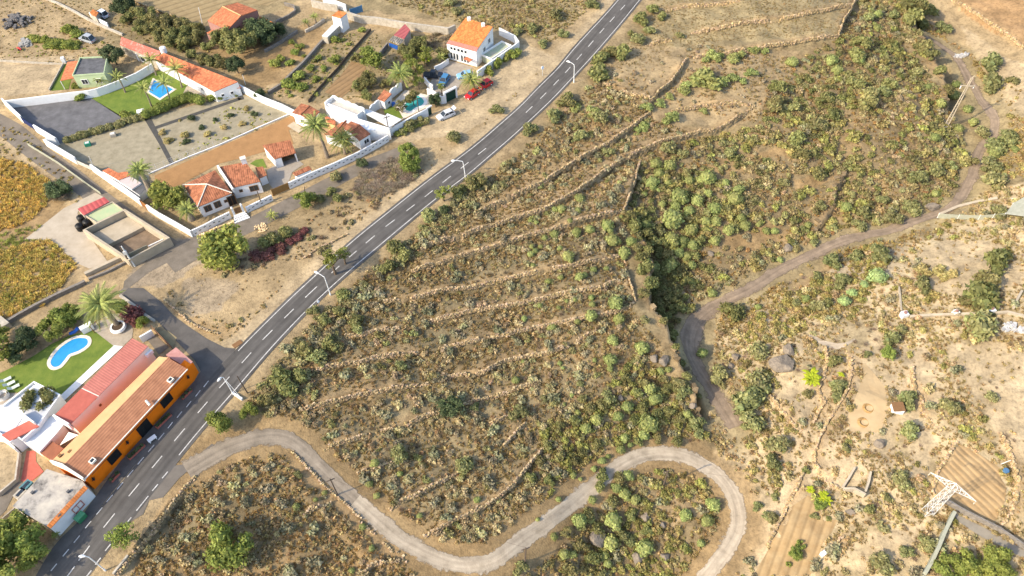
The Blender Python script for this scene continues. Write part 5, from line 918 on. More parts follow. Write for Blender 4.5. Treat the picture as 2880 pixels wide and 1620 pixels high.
for k in (-1,1): mb = MB(); mb.box(C+dd*k*.95, dd, .4, .4, -.1, 2.5); mb.tube([(*(C+dd*k*.95),2.5),(*(C+dd*k*.95),2.75),(*(C+dd*k*.95),2.85)], [.1,.18,.05], 8); mb.build('pillar', M_WHITE, stp)
mb = MB()
for k in range(7):
    for j in (0,1): mb.box(C+dd*(k-3)*.36+nn*(1.0+j*.4), dd, .16, .16, .36-.18*j, .55-.18*j+.003)
mb.build('tile_insets', M_DARKROOF, stp)
ls = pl(0,1,"1960,945 2150,850 2340,770 2350,760"); sheet('planted_verge', pl(0,1,"1960,915 2330,745 2370,790 2180,855 2010,930"), mat('verge_gravel', (.36,.30,.2), (.26,.2,.12), 2), 'planted gravel verge below the villa wall', off=.07)
line = groundpx(pl(0,1,"2010,935 2180,860 2370,792"))[:,:2]; stone_wall(line, 'row of small white stones edging the villa verge', h=.35, group=None, name='stone_edging', cat='edging', tone=2.0, broken=0)
sheet('driveway', pl(1,1,"110,265 190,215 395,140 480,205 365,285 330,385 175,450 130,400"), mat('drive_paving', (.36,.315,.26), (.30,.26,.215), 1.2, detail=6), 'paved driveway of the villa', off=.06); sheet('lawn', pl(1,1,"0,160 70,150 110,240 30,240 -60,200"), M_LAWN, 'small lawn between villa and carport', off=.06)
q = [PZ(*p, z) for p, z in zip(pl(1,1,"65,12 345,-42 402,88 185,152"), (3.3,3.3,2.6,2.6))]; gr = thing('carport', (*ctr2(q),0), 'white carport with a clay tile roof and dark opening on the villa driveway', 'carport'); roofq(gr, q, M_TILE)
cc = ctr2(q); i_ = [cc+(p[:2]-cc)*.93 for p in q]; mb = MB(); mb.strip([i_[3], i_[0], i_[1], i_[2]], .25, -.1, [2.5,3.15,3.15,2.5]); mb.build('wall', M_WHITE, gr); dd = (i_[2]-i_[3])/np.linalg.norm(i_[2]-i_[3]); mb = MB(); mb.box(i_[3]+dd*.7, dd, 1.2, .25, -.1, 2.5); mb.build('front_pier', M_WHITE, gr)
q = [PZ(*p, z) for p, z in zip(pl(1,1,"368,290 528,218 562,252 398,322"), (2.5,2.5,2.2,2.2))]; gp_ = thing('gatehouse', (*ctr2(q),0), 'little tiled gatehouse roof inside the long slotted street wall', 'gatehouse'); roofq(gp_, q, M_TILE); mb = MB(); cc = ctr2(q); mb.prism([cc+(p[:2]-cc)*.88 for p in q], -.1, 2.15); mb.build('wall', M_WHITE, gp_)
q = [PZ(*p, z) for p, z in zip(pl(1,1,"-10,235 70,225 108,312 30,345"), (2.9,2.9,2.4,2.4))]; kx = thing('porch', (*ctr2(q),0), 'small tiled porch roof at the right end of the villa', 'porch'); roofq(kx, q, M_TILE); mb = MB(); cc = ctr2(q); mb.prism([cc+(p[:2]-cc)*.85 for p in q], -.1, 2.35); mb.build('wall', M_WHITE, kx)
q1 = [PZ(*p, 2.5) for p in pl(0,1,"1028,268 1092,240 1190,290 1278,275 1312,318 1190,362")]; tr = thing('garden_shed', (*ctr2(q1),0), 'low garden shed with angled terracotta roof behind the lane wall', 'shed'); mb = MB(); mb.prism([p[:2] for p in q1], -.1, 2.4); mb.build('wall', M_WHITE, tr); roofq(tr, q1, M_TERRA)
q1 = [PZ(*p, 2.3) for p in pl(0,1,"1190,372 1312,322 1422,392 1325,455")]; tr = thing('garden_shed', (*ctr2(q1),0), 'low garden shed with a pale pinkish flat roof beside the thick palm', 'shed'); mb = MB(); mb.prism([p[:2] for p in q1], -.1, 2.25); mb.build('wall', M_WHITE, tr); roofq(tr, q1, mat('pale_roof', (.55,.46,.43), (.45,.37,.35), 1), t=.08)
q1 = [PZ(*p, 2.0) for p in pl(0,1,"1325,460 1420,400 1480,440 1400,510")]; tr = thing('garden_shed', (*ctr2(q1),0), 'low dark roofed garden shed at the foot of the thick palm', 'shed'); mb = MB(); mb.prism([p[:2] for p in q1], -.1, 1.95); mb.build('wall', M_WHITE, tr); roofq(tr, q1, M_DARKROOF, t=.08)
# ------------------------------------------------------------------ cars
def car(px, px2, col, lab, z=.05, L=4.3, wd=1.75, hh=1.45, open_door=False, pickup=False):
    A, B = gp(*px), gp(*px2); c = (A+B)/2; d = (B-A)[:2]; rz = math.atan2(d[1], d[0]); g = local(thing('parked_car', (c[0], c[1], c[2]+z), lab, 'car', 'parked cars', rz=rz)); g['_o'] = [0,0,0]
    m = paint('car_'+'_'.join(str(int(x*100)) for x in col), col); s = L/4.3; w2 = wd/2
    prof = [(-2.15,.35,.72,.86),(-2.05,.28,.88,.94),(-1.5,.24,.93,1),(-.9,.22,.92,1),(.6,.22,.90,1),(1.0,.22,.88,1),(1.7,.25,.80,.97),(2.05,.30,.70,.88),(2.15,.36,.58,.78)]
    mb = MB(); R = []
    for x, z0, z1, k in prof: R.append([np.array(q) for q in ((x*s,-w2*k,z0),(x*s,-w2*k,(z0+z1)*.58),(x*s,-w2*k*.93,z1),(x*s,w2*k*.93,z1),(x*s,w2*k,(z0+z1)*.58),(x*s,w2*k,z0))])
    for p, q in zip(R, R[1:]):
        for i in range(6): mb.face([p[i], q[i], q[(i+1)%6], p[(i+1)%6]])
    mb.face(R[0][::-1]); mb.face(R[-1]); mb.build('body', m, g, loc=(0,0,0))
    x0, x1, x2, x3 = (-1.95,-1.45,.25,1.0) if not pickup else (-.6,-.45,.55,1.05)
    lo = [np.array(p) for p in ((x0*s,-w2*.90,.90),(x3*s,-w2*.90,.87),(x3*s,w2*.90,.87),(x0*s,w2*.90,.90))]; hi = [np.array(p) for p in ((x1*s,-w2*.72,hh-.04),(x2*s,-w2*.72,hh-.04),(x2*s,w2*.72,hh-.04),(x1*s,w2*.72,hh-.04))]
    names = ('window','windscreen','window','rear_window')
    for i in range(4): mb = MB(); mb.face([lo[i],lo[(i+1)%4],hi[(i+1)%4],hi[i]]); mb.build(names[i], M_GLASS, g, loc=(0,0,0))
    mb = MB(); mb.slab([p+[0,0,.05] for p in hi], .06)
    for i in range(4): mb.tube([lo[i], hi[i]], .05, 5)
    for y in (-1,1): mb.tube([((-.5 if not pickup else .2)*s,y*w2*.90,.9),((-.5 if not pickup else .2)*s,y*w2*.73,hh-.04)], .045, 5)
    mb.build('roof', m, g, loc=(0,0,0))
    for x in (-1.35,1.35):
        for y in (-1,1): mb = MB(); mb.tube([(x*s,y*(w2-.2),.31),(x*s,y*(w2+.01),.31)], .31, 14); w_ = mb.build('wheel', M_RUBBER, g, loc=(0,0,0)); mb = MB(); mb.tube([(x*s,y*(w2-.02),.31),(x*s,y*(w2+.025),.31)], .18, 10); mb.build('rim', M_STEEL, w_, loc=(0,0,0))
    for y in (-.6,.6): mb = MB(); mb.box((2.1*s,y), (1,0), .14, .35, .52, .66); mb.build('headlight', M_WSTEEL, g, loc=(0,0,0)); mb = MB(); mb.box((-2.1*s,y), (1,0), .14, .3, .62, .8); mb.build('tail_light', M_REDFLAT, g, loc=(0,0,0))
    if open_door: mb = MB(); mb.slab([(.9*s,-w2,.35),(.5*s,-w2-.85,.35),(.5*s,-w2-.85,.95),(.9*s,-w2,.95)], .06); mb.build('door', m, g, loc=(0,0,0)); mb = MB(); mb.slab([(-1.8,-w2*.7,hh),(-2.5,-w2*.7,hh+.35),(-2.5,w2*.7,hh+.35),(-1.8,w2*.7,hh)], .05); mb.build('tailgate', m, g, loc=(0,0,0))
    return g
car(T(1,0,2238,930), T(1,0,2112,1012), (.50,.02,.025), 'red hatchback parked on the dirt street nearer the garage', L=3.7)
car(T(1,0,2365,835), T(1,0,2248,905), (.52,.015,.02), 'red car parked further up the street beside the palm', L=3.7)
car(T(1,0,1978,1150), T(1,0,1845,1205), (.55,.57,.60), 'silver white car with open door below the dark green garage', open_door=True)
car(T(1,0,1920,790), T(1,0,1870,868), (.06,.20,.38), 'blue car parked in the yard of the two storey house')
car(T(1,0,1720,775), T(1,0,1850,775), (.03,.035,.045), 'dark pickup under the trees in the yard', L=4.8, hh=1.75, pickup=True)
car(T(1,0,2150,770), T(1,0,2060,785), (.22,.42,.62), 'pale blue car half hidden behind the yard palm', L=4.0)
car(T(0,0,945,430), T(0,0,835,395), (.36,.38,.40), 'grey van on the sandy track at the upper left', L=4.6, hh=1.9, wd=1.85)
car(T(0,0,1080,185), T(0,0,990,140), (.60,.66,.72), 'pale van beside the small rural shack', L=4.4, hh=1.8)
# ------------------------------------------------------------------ street lamps, poles, pylon
def lamp(base, head, lab, h=6.2):
    b = gp(*base); t = PZ(*head, b[2]+h); o = thing('street_lamp', tuple(b), lab, 'street lamp', 'street lamps along the road'); v = (t-b)[:2]; l = np.linalg.norm(v); v = v/max(l,.1); l = min(l, 2.6); B = np.array(b)
    k = l-1.6 if l > 1.7 else .1; p1 = B+[*(v*k*.6), h*.8]; p2 = B+[*(v*k), h*.93]; p3 = B+[*(v*l), h]
    mb = MB(); mb.tube([B, B+[0,0,.5]], .14, 8); mb.build('base', M_WSTEEL, o)
    mb = MB(); mb.tube([B, B+[0,0,h*.25], p1, p2, p2*.4+p3*.6+[0,0,.1], p3], [.1,.09,.08,.07,.06,.05], 8); mb.build('pole', M_WSTEEL, o)
    mb = MB(); mb.tube([p3-[*(v*.15),0], p3+[*(v*.3),.06], p3+[*(v*.75),.02]], [.1,.24,.12], 8); mb.build('lamp_head', M_WSTEEL, o); return o
lamp(T(2,0,622,830), T(2,0,580,625), 'white street lamp opposite the dirt street turning', 5.2); lamp(T(1,1,2108,355), T(1,1,2000,168), 'white street lamp above the dry brush heap', 5.4)
lamp(T(1,2,750,72), T(1,1,622,1300), 'white street lamp beside the slender roadside tree', 5.6); lamp(T(0,2,2345,1062), T(0,2,2222,905), 'white street lamp with a stay opposite the orange building', 5.6); lamp(T(0,3,1062,1395), T(0,3,850,1250), 'white street lamp nearest the bottom edge', 5.8)
p = gp(*T(0,2,2345,1062)); q = gp(*T(0,2,2445,1130)); mb = MB(); mb.box((p+q)[:2]/2, (q-p)[:2], 2.2, .35, p[2]-.2, p[2]+.35); tag(mb.build('plinth', M_WSTEEL, loc=p), 'white concrete plinth at the stayed street lamp', 'plinth')
mb = MB(); mb.bar(p+[0,0,4.4], q+[0,0,.3], .06); tag(mb.build('stay_rod', M_WSTEEL, loc=p), 'white stay rod of the lamp opposite the orange building', 'stay rod')
def pole(base, top, h, r, m, lab, arm=None, group=None, name='utility_pole', cat='utility pole'):
    b = gp(*base); t = PZ(*top, b[2]+h); t = b+np.array([*np.clip((t-b)[:2], -1.2, 1.2), h]); o = thing(name, tuple(b), lab, cat, group); mb = MB(); mb.tube([b-[0,0,.3], t], [r, r*.7], 8); mb.build('pole', m, o); 
    if arm: mb = MB(); mb.box(t[:2], arm, 1.4, .12, t[2]-.5, t[2]-.36); mb.build('crossarm', m, o)
    return t
pole(T(1,0,1345,1372), T(1,0,1310,1165), 6.0, .13, M_POLE, 'dark utility pole at the corner of the white patio cover', (1,.4)); pole(T(1,0,1650,1200), T(1,0,1618,980), 6.0, .12, M_POLE, 'thin dark utility pole in front of the teal pool wall', (1,.5))
pole(T(0,1,938,228), T(0,1,888,135), 4.0, .07, M_WSTEEL, 'slim white pole beside the pale gate of the lane wall', name='mast', cat='mast'); pole(T(0,0,2045,282), T(0,0,1985,108), 6.5, .09, M_WSTEEL, 'slim white pole left of the pink house', name='mast', cat='mast'); pole(T(0,0,2470,850), T(0,0,2440,760), 3.5, .07, M_WSTEEL, 'short white pole at the end of the red roofed outbuilding', name='mast', cat='mast')
pole(T(1,1,58,608), T(1,1,8,480), 5.0, .12, M_POLE, 'dark utility pole in front of the villa wall'); pole(T(1,1,480,500), T(1,1,490,430), 3.0, .1, M_POLE, 'short dark pole at the lane edge opposite the villa gate')
pole(T(0,2,2490,1055), T(0,2,2385,885), 6.0, .12, M_POLE, 'leaning dark utility pole behind the stayed lamp'); pole(T(2,3,1525,535), T(2,3,1570,385), 7.5, .16, M_POLE, 'timber utility pole inside the hairpin bend', (1,.1)); pole(T(2,3,132,1320), T(2,3,138,1165), 7.0, .15, M_POLE, 'timber utility pole beside the concrete lane at the bottom edge', (1,.3)); pole(T(1,3,820,630), T(1,3,745,470), 6.5, .13, M_POLE, 'guyed timber pole beside the shaded lane', (1,.4))
b = gp(*T(0,1,1350,1232)); t1 = PZ(*T(0,1,1212,1042), 5.5); o = thing('utility_pole', tuple(b), 'paired timber pole leaning at the corner of the concrete basin', 'utility pole'); 
for k, mm in ((0,M_POLE),(.7,M_STEEL)): mb = MB(); mb.tube([b+[k-.5,0,-.3], np.array([*(b[:2]+np.array([k*.4-.6,.3])),5.5])], [.16,.12], 8); mb.build('pole', mm, o)
mb = MB(); mb.box(b[:2]+[-.3,.2], (1,.3), .6, .5, 3.4, 4.2); mb.build('junction_box', M_STEEL, o)
# wires between the hairpin poles, thin as in the photograph
def wire(a, b, lab, sag=1.2):
    a, b = np.asarray(a), np.asarray(b); mb = MB(); mb.tube([a*(1-s)+b*s-[0,0,sag*4*s*(1-s)] for s in np.linspace(0,1,14)], .018, 4); tag(mb.build('wire', M_POLE, loc=a), lab, 'wire')
hp = gp(*T(2,3,1525,535)); wire(hp+[.1,0,7.3], PZ(*T(3,3,700,560), -3), 'thin cable running right from the hairpin pole'); bp_ = gp(*T(2,3,132,1320)); gq = gp(*T(1,3,820,630)); wire(bp_+[0,0,6.8], gq+[0,0,6.3], 'thin cable between the two lower timber poles', 2.0)
# ravine power pole: twin leg lattice
b = gp(*T(3,0,1790,1272)); h = 13.0; t = PZ(*T(3,0,2058,740), b[2]+h); t = b+np.array([*np.clip((t-b)[:2], -1, 1), h]); o = thing('power_pole', tuple(b), 'tall pale power pole standing at the ravine edge', 'power pole')
mb = MB(); mb.box(b[:2], (1,.2), 1.8, 1.5, b[2]-.6, b[2]+.35); mb.build('footing', M_CONC, o)
for k in (-1,1): mb = MB(); mb.tube([b+[k*.42,0,0], t+[k*.16,0,0]], [.13,.10], 6); mb.build('leg', M_CONC, o)
mb = MB()
for i in range(18): s0, s1 = i/18, (i+1)/18; w0, w1 = .42-.26*s0, .42-.26*s1; z = 1 if i % 2 else -1; mb.bar(b+(t-b)*s0+[z*w0,0,0], b+(t-b)*s1+[-z*w1,0,0], .07)
mb.build('lattice', M_CONC, o); q = b+(t-b)*.84; mb = MB(); mb.box(q[:2], (1,-.15), 3.2, .2, q[2]-.1, q[2]+.1); mb.build('crossarm', M_CONC, o)
for k in (-1.5,1.5): mb = MB(); mb.tube([q+[k,0,-.7], q+[k,0,0]], .09, 6); mb.build('insulator', M_WSTEEL, o)
mb = MB(); mb.tube([t, t+[.3,0,.5], t+[.7,0,.3]], .08, 6); mb.build('top_bracket', M_CONC, o)
# lattice pylon
b = gp(*T(3,3,1600,812)); h = 11.5; t = PZ(*T(3,3,1865,555), b[2]+h); t = b+np.array([*np.clip((t-b)[:2], -.8, .8), h]); o = thing('lattice_pylon', tuple(b), 'white lattice pylon beside the ploughed terrace', 'pylon')
cs = [(-1,-1),(1,-1),(1,1),(-1,1)]; wd = lambda s: .62-.2*s
def pt(i, s): return b+(t-b)*s+np.array([cs[i%4][0]*wd(s), cs[i%4][1]*wd(s), 0])
for i in range(4): mb = MB(); mb.tube([pt(i,0), pt(i,1)], [.055,.045], 5); mb.build('leg', M_STEEL, o)
mb = MB(); N = 9
for k in range(N):
    for i in range(4): mb.bar(pt(i+k%2,k/N), pt(i+1-k%2,(k+1)/N), .045); mb.bar(pt(i,(k+1)/N), pt(i+1,(k+1)/N), .04)
mb.build('lattice', M_STEEL, o)
ax = np.array([.72,-.69,0])
for sgn in (-1,1):
    e = t+ax*sgn*3.4+[0,0,-.2]; mb = MB(); rt = [t+[0,0,.9], t+ax*sgn*.4+[.35,.35,-.3], t+ax*sgn*.4+[-.35,-.35,-.3]]
    for r in rt: mb.bar(r, e, .06)
    for s in (.25,.5,.75):
        qq = [r*(1-s)+e*s for r in rt]
        for i in range(3): mb.bar(qq[i], qq[(i+1)%3], .05); mb.bar(qq[i], rt[(i+1)%3]*(1-s+.25)+e*(s-.25), .05)
    mb.build('crossarm', M_STEEL, o); mb = MB(); mb.tube([e, e-[0,0,.9]], .08, 6); mb.build('insulator', M_WOLD, o)
for i in range(4): mb = MB(); mb.bar(pt(i,1), t+[0,0,.95], .09); mb.build('cap_strut', M_WSTEEL, o)
# road signs seen from behind
for base, head, lab in ((T(2,0,306,765),T(2,0,310,678),'white round sign on a post at the dirt street turning'),(T(1,2,640,178),T(1,2,620,132),'small white roadside marker sign by the hillside edge line')):
    p = gp(*base); o = thing('road_sign', tuple(p), lab, 'road sign'); hh = 2.3 if 'round' in lab else 1.2; mb = MB(); mb.tube([p,p+[0,0,hh]], .05, 6); mb.build('post', M_STEEL, o); mb = MB(); mb.tube([p+[-.02,.03,hh],p+[.05,-.04,hh+.03]], .42 if hh > 2 else .25, 16); mb.build('plate', M_WSTEEL, o)
mb = MB(); p = gp(*T(0,2,2390,565)); mb.box(p, (.75,.66), 1.7, 1.0, p[2]+.02, p[2]+.11); tag(mb.build('drain_grate', M_WOOD, loc=p), 'rusty drain grate beside the road edge line', 'drain grate')
# ------------------------------------------------------------------ right bank: plots, nets, boulders, small things
sheet('ploughed_field', pl(3,3,"1930,115 2130,230 2330,360 2340,470 2400,560 2380,700 2300,880 2240,920 2050,800 1800,690 1690,640 1690,480 1790,300"), mat('plough_soil3', (.42,.29,.15), (.32,.21,.10), .5, kind='sheet', period=.95, bump=1.0, detail=7), 'ploughed brown terrace with long furrows', off=.06, uvdir=(.91,.42), grid=.8)
sheet('ploughed_field', pl(3,3,"400,640 480,690 560,900 700,880 640,1010 560,1100 420,1449 -150,1449 0,1190 60,1050 200,780"), mat('plough_soil4', (.38,.27,.14), (.29,.19,.09), .6, kind='sheet', period=1.3, bump=1.0, detail=7), 'narrow ploughed strip with furrows at the bottom edge', off=.06, uvdir=(.87,-.5), grid=.9)
sheet('dirt_plot', pl(3,2,"930,720 1060,850 1180,1000 1200,1150 1180,1320 1130,1449 820,1449 800,1300 900,1050 960,880"), mat('plot_soil', (.46,.34,.19), (.38,.27,.145), .4, bump=.2, detail=8), 'bare raked dirt plot with two soil rings', off=.05)
for px, lab in ((T(3,2,1012,1212),'upper ring of brown soil on the bare plot'),(T(3,2,962,1355),'lower ring of brown soil on the bare plot')):
    p = gp(*px); mb = MB(); N = 36
    for k in range(N):
        t0, t1 = 2*math.pi*k/N, 2*math.pi*(k+1)/N; rr = [.5,.75,1.05]; zz = [.06,.22,.05]
        for j in (0,1): mb.face([(p[0]+rr[j]*math.cos(t0),p[1]+rr[j]*math.sin(t0),p[2]+zz[j]),(p[0]+rr[j+1]*math.cos(t0),p[1]+rr[j+1]*math.sin(t0),p[2]+zz[j+1]),(p[0]+rr[j+1]*math.cos(t1),p[1]+rr[j+1]*math.sin(t1),p[2]+zz[j+1]),(p[0]+rr[j]*math.cos(t1),p[1]+rr[j]*math.sin(t1),p[2]+zz[j])])
    tag(mb.build('soil_ring', mat('ring_soil', (.30,.17,.06), (.40,.25,.10), 2.5, bump=.5), loc=p), lab, 'soil ring', 'soil rings on the bare plot')
wall('concrete_wall', pl(3,3,"1770,710 1900,790 2100,890 2300,990 2576,1180"), [1.3,1.3,1.2,1.2,1.2], .3, M_GSTONE, 'grey retaining wall below the ploughed terrace'); 
sheet('concrete_channel', pl(3,3,"1855,860 1990,960 2150,1060 2330,1140 2600,1290 2650,1240 2400,1080 2200,980 2000,880 1880,820"), mat('channel_conc', (.27,.24,.19), (.21,.185,.15), .8), 'grey concrete channel under the retaining wall', off=.08)
w_, _ = wall('net_fence', pl(3,3,"1850,830 1760,1010 1690,1180 1620,1330 1550,1449"), 1.3, .5, M_NET, 'grey green netting wall running down to the bottom edge', cat='fence')
wall('concrete_wall', pl(3,3,"860,375 800,480 735,580"), .8, .35, M_CONC, 'pale wall of the small roofless hut'); wall('concrete_wall', pl(3,3,"740,600 850,600 960,660"), 1.3, .35, M_CONC, 'front wall of the small roofless hut'); wall('concrete_wall', pl(3,3,"1020,420 1000,520 965,620"), .9, .3, M_CONC, 'right wall of the small roofless hut')
for px, s, lab in ((T(3,2,1362,285),1.2,'white block post at the left end of the pale wall'),(T(3,2,1880,262),1.0,'white block post in the middle of the pale wall'),(T(3,2,2225,245),1.3,'tall white tank post on the pale wall')):
    p = gp(*px); mb = MB(); mb.box(p, (1,.15), s, s*.9, p[2]-.4, p[2]+s*.9); o = mb.build('wall_post', M_WHITE, loc=p); tag(o, lab, 'post', 'white posts of the pale wall'); mb = MB(); mb.tube([p+[0,0,s*.9],p+[0,0,s*1.15]], s*.25, 10); mb.build('cap', M_PINKWALL, o, loc=p)
wall('pale_wall', pl(3,2,"1420,300 1650,285 1850,278 2170,270 2400,255 2576,300"), .6, .5, M_CONC, 'pale wall joining the white block posts'); wall('pale_wall', pl(3,2,"1312,0 1325,120 1335,235"), .5, .3, M_CONC, 'thin pale wall climbing from the white block post'); wall('pale_wall', pl(3,2,"2545,40 2500,120 2460,215"), .6, .4, M_CONC, 'pale wall at the right edge above the white heap')
for px, lab, sz in ((T(3,2,2430,400),'white rubbish heap at the right edge',1.6),(T(3,2,2540,430),'white sacks at the right edge',1.0),(T(3,0,1960,565),'heap of white rubble beside the ravine track',1.8)):
    p = gp(*px); n = 26; q = p+np.column_stack([RNG.normal(0,sz*.45,n), RNG.normal(0,sz*.3,n), RNG.random(n)*.35]); q[:,2] = tz(q[:,:2])+RNG.random(n)*.3; v, f, c_ = stones(q, RNG.uniform(.25,.8,(n,3)), RNG.random(n)*6, np.full((n,3),1.5)*RNG.uniform(.6,1,(n,1))); o = rawmesh('rubble_heap', v-p, f, mat('pale_rubble', (.40,.385,.37), (.34,.33,.31), 2, tint=True), col=c_, loc=p); tag(o, lab, 'rubble heap')
p = gp(*T(3,2,1290,1230)); mb = MB(); mb.box(p, (1,-.2), 1.9, 1.5, p[2]-.2, p[2]+1.0); o = mb.build('garden_box', M_WHITE, loc=p); tag(o, 'white box shed beside the bare plot', 'box'); mb = MB(); mb.slab([p+[-1.0,-.8,1.05],p+[1.05,-.8,1.05],p+[1.05,.9,1.25],p+[-1.0,.9,1.25]], .1); mb.build('lid', M_WOOD, o, loc=p)
p = gp(*T(3,3,2375,410)); mb = MB(); mb.tube([p,p+[0,0,.9]], [.42,.45], 16); o = mb.build('water_butt', mat('slate_blue', (.09,.19,.32), rough=.5), loc=p); tag(o, 'blue barrel at the corner of the ploughed terrace', 'barrel'); mb = MB(); mb.tube([p+[0,0,.9],p+[0,0,.96]], .36, 14); mb.build('lid', mat('slate_blue', (.09,.19,.32), rough=.5), o, loc=p)
p = gp(*T(3,3,548,1235)); mb = MB(); mb.box(p, (1,.6), .8, .6, p[2], p[2]+.7); o = mb.build('crate', M_WHITE, loc=p); tag(o, 'white crate beside the narrow ploughed strip', 'crate'); mb = MB(); mb.box(p, (1,.6), .9, .7, p[2]+.7, p[2]+.76); mb.build('lid', M_WSTEEL, o, loc=p)
pole(T(3,3,2340,320), T(3,3,2440,285), 2.2, .06, M_WSTEEL, 'short white mast at the corner of the ploughed terrace', name='mast', cat='mast')
def greenhouse(pxs, lab):
    ln = [gp(*p) for p in pxs]; o = thing('net_fence', tuple(ln[0]), lab, 'fence'); mb = MB(); mb.strip(ln, .04, [p[2] for p in ln], [p[2]+1.4 for p in ln]); mb.build('netting', M_NET, o)
    for p in ln: mb = MB(); mb.tube([p, p+[0,0,1.6]], .05, 6); mb.build('post', M_WSTEEL, o)
greenhouse(pl(3,1,"1700,745 1900,760 2110,765 2250,755 2360,745"), 'greenish netting fence on white posts above the pale slope')
q = [gp(*p) for p in pl(3,1,"2360,745 2440,640 2576,560 2640,640 2576,775")]; mb = MB(); mb.slab([p+[0,0,1.3] for p in q], .08); o = mb.build('net_cover', mat('shade_net', (.40,.39,.31), (.30,.30,.23), 1.5), loc=q[0]); tag(o, 'pale green netting cover at the right edge', 'netting')
for p in q[:3]: mb = MB(); mb.tube([p, p+[0,0,1.3]], .06, 6); mb.build('post', M_WSTEEL, o, loc=q[0])
wall('kerb', pl(3,1,"2460,560 2480,600 2520,620"), .5, .5, M_WHITE, 'white curved kerb at the right edge'); wall('pale_wall', pl(3,1,"1720,720 1900,640 2100,590 2300,555"), .5, .6, M_CONC, 'pale stone wall between ravine track and netting fence')
sheet('path', pl(3,2,"380,480 440,470 560,530 700,560 780,550 870,510 880,525 780,590 700,620 600,600 480,540"), M_CLANE, 'short pale concrete ramp above the boulder', off=.08)
def boulder(px, r, lab, seed, zs=.7, m=M_ROCK):
    p = gp(*px); bm = bmesh.new(); bmesh.ops.create_icosphere(bm, subdivisions=4, radius=1); rg = random.Random(seed); ax_ = [Vector((rg.gauss(0,1),rg.gauss(0,1),rg.gauss(0,1))).normalized() for _ in range(26)]; cut = [rg.uniform(.5,.82) for _ in ax_]
    for v in bm.verts:
        for a_, c_ in zip(ax_, cut):
            k = v.co.dot(a_)
            if k > c_: v.co -= a_*(k-c_)*.9
        v.co *= 1+rg.gauss(0,.018)
        v.co.x *= r[0]; v.co.y *= r[1]; v.co.z *= r[0]*zs
    me = bpy.data.meshes.new('boulder'); bm.to_mesh(me); bm.free(); me.materials.append(m); o = bpy.data.objects.new('boulder', me); COL.objects.link(o); o.location = p+[0,0,r[0]*zs*.25]; o.rotation_euler = (0,0,rg.random()*6); tag(o, lab, 'boulder', 'boulders of the ravine'); return o
boulder(T(3,2,130,780), (2.6,3.2), 'largest dark cracked boulder left of the banana plant', 3, .55)
for k, (px, r, lab) in enumerate(((T(3,2,200,640),2.0,'dark boulder on the upper side of the largest one'),(T(2,2,2250,700),1.1,'grey boulder above the pale standing stone right of the gravel track'),(T(2,2,2200,790),1.0,'pale rounded boulder right of the shaded gravel track'),(T(2,3,1340,860),1.1,'pale flat boulder in the clearing of the hairpin bend'),(T(2,3,1545,1260),1.1,'white boulder low in the hairpin bend'),(T(2,3,1265,1270),1.5,'large brown boulder low in the hairpin bend'),(T(2,3,1505,935),.9,'small stone heap boulder in the hairpin clearing'),(T(3,1,1640,650),1.9,'brown boulder beside the bend of the ravine track'),(T(2,1,2000,1105),1.0,'grey boulder among the spurge bushes of the ravine'),(T(2,2,1820,1185),1.0,'pale angular rock at the lower cliff end'),(T(2,2,1430,720),1.3,'dark ledge rock in the notch of the cliff'),(T(2,2,1520,740),1.6,'brown ledge rock beside the notch of the cliff'),(T(2,2,1095,1120),.9,'brown rock beside the yellow green bush on the lower slope'),(T(2,3,850,1050),2.2,'large grey rock face left of the hairpin bushes'),(T(3,3,1130,130),1.2,'grey slab rock in the dry garden on the right bank'),(T(3,0,940,900),1.4,'orange brown outcrop on the bushy ridge'),(T(3,1,200,1060),1.6,'dark outcrop above the ravine track'),(T(3,3,820,810),.9,'pale stones by the ploughed strip wall'))): boulder(px, (r, r*.85), lab, 20+k)
# rock faces of the ravine
for k, ln in enumerate(CL):
    L = np.concatenate([[0], np.cumsum(np.linalg.norm(np.diff(ln, axis=0), axis=1))]); n = int(L[-1]/.5); t = RNG.random(n)*L[-1]; P_ = np.stack([np.interp(t, L, ln[:,0]), np.interp(t, L, ln[:,1])], 1)+RNG.normal(0,.7,(n,2)); z = tz(P_)
    v, f, c_ = stones(np.column_stack([P_, z-.1]), RNG.uniform(.35,1.15,(n,3)), RNG.random(n)*6, RNG.uniform(.3,.65,(n,1))*np.array([[1,.98,.95]])); o_ = np.array([*P_[0], z[0]])
    o = rawmesh('cliff', v-o_, f, M_STONE, col=c_, loc=o_); tag(o, ('craggy rock face dropping to the shaded ravine track','craggy rock face below the bushy ridge at the top right','dark rocky break above the bend of the ravine track')[k], None, None, 'structure')
# small things of the village plots
p = gp(*T(0,0,205,505)); mb = MB(); mb.tube([p+[-.9,.6,.4],p+[0,0,.6],p+[.6,-.5,.5]], [.12,.3,.15], 8); o = mb.build('garden_tiller', paint('tiller_red', (.5,.03,.025)), loc=p); tag(o, 'small red garden machine on the sandy track at the upper left', 'garden machine'); mb = MB(); mb.tube([p+[-.2,-.3,.25],p+[-.2,.3,.25]], .25, 10); mb.build('wheel', M_RUBBER, o, loc=p)
for px, sz, lab, mm in ((T(0,0,170,225),4.5,'dark grey heap of gravel at the upper left',mat('gravel_heap',(.17,.16,.15),(.12,.11,.105),2)),(T(0,0,262,440),1.8,'small pale grey heap beside the vegetable beds',mat('pale_heap',(.34,.33,.31),(.28,.27,.25),2))):
    p = gp(*px); n = 90; q = p[:2]+RNG.normal(0,sz*.36,(n,2)); r = np.linalg.norm(q-p[:2], axis=1); v, f, c_ = stones(np.column_stack([q, np.clip(1-r/sz,0,1)*sz*.22]), RNG.uniform(.3,.9,(n,3)), RNG.random(n)*6, np.ones((n,3))); o = rawmesh('gravel_heap', v-p, f, mm, loc=p); tag(o, lab, 'heap')
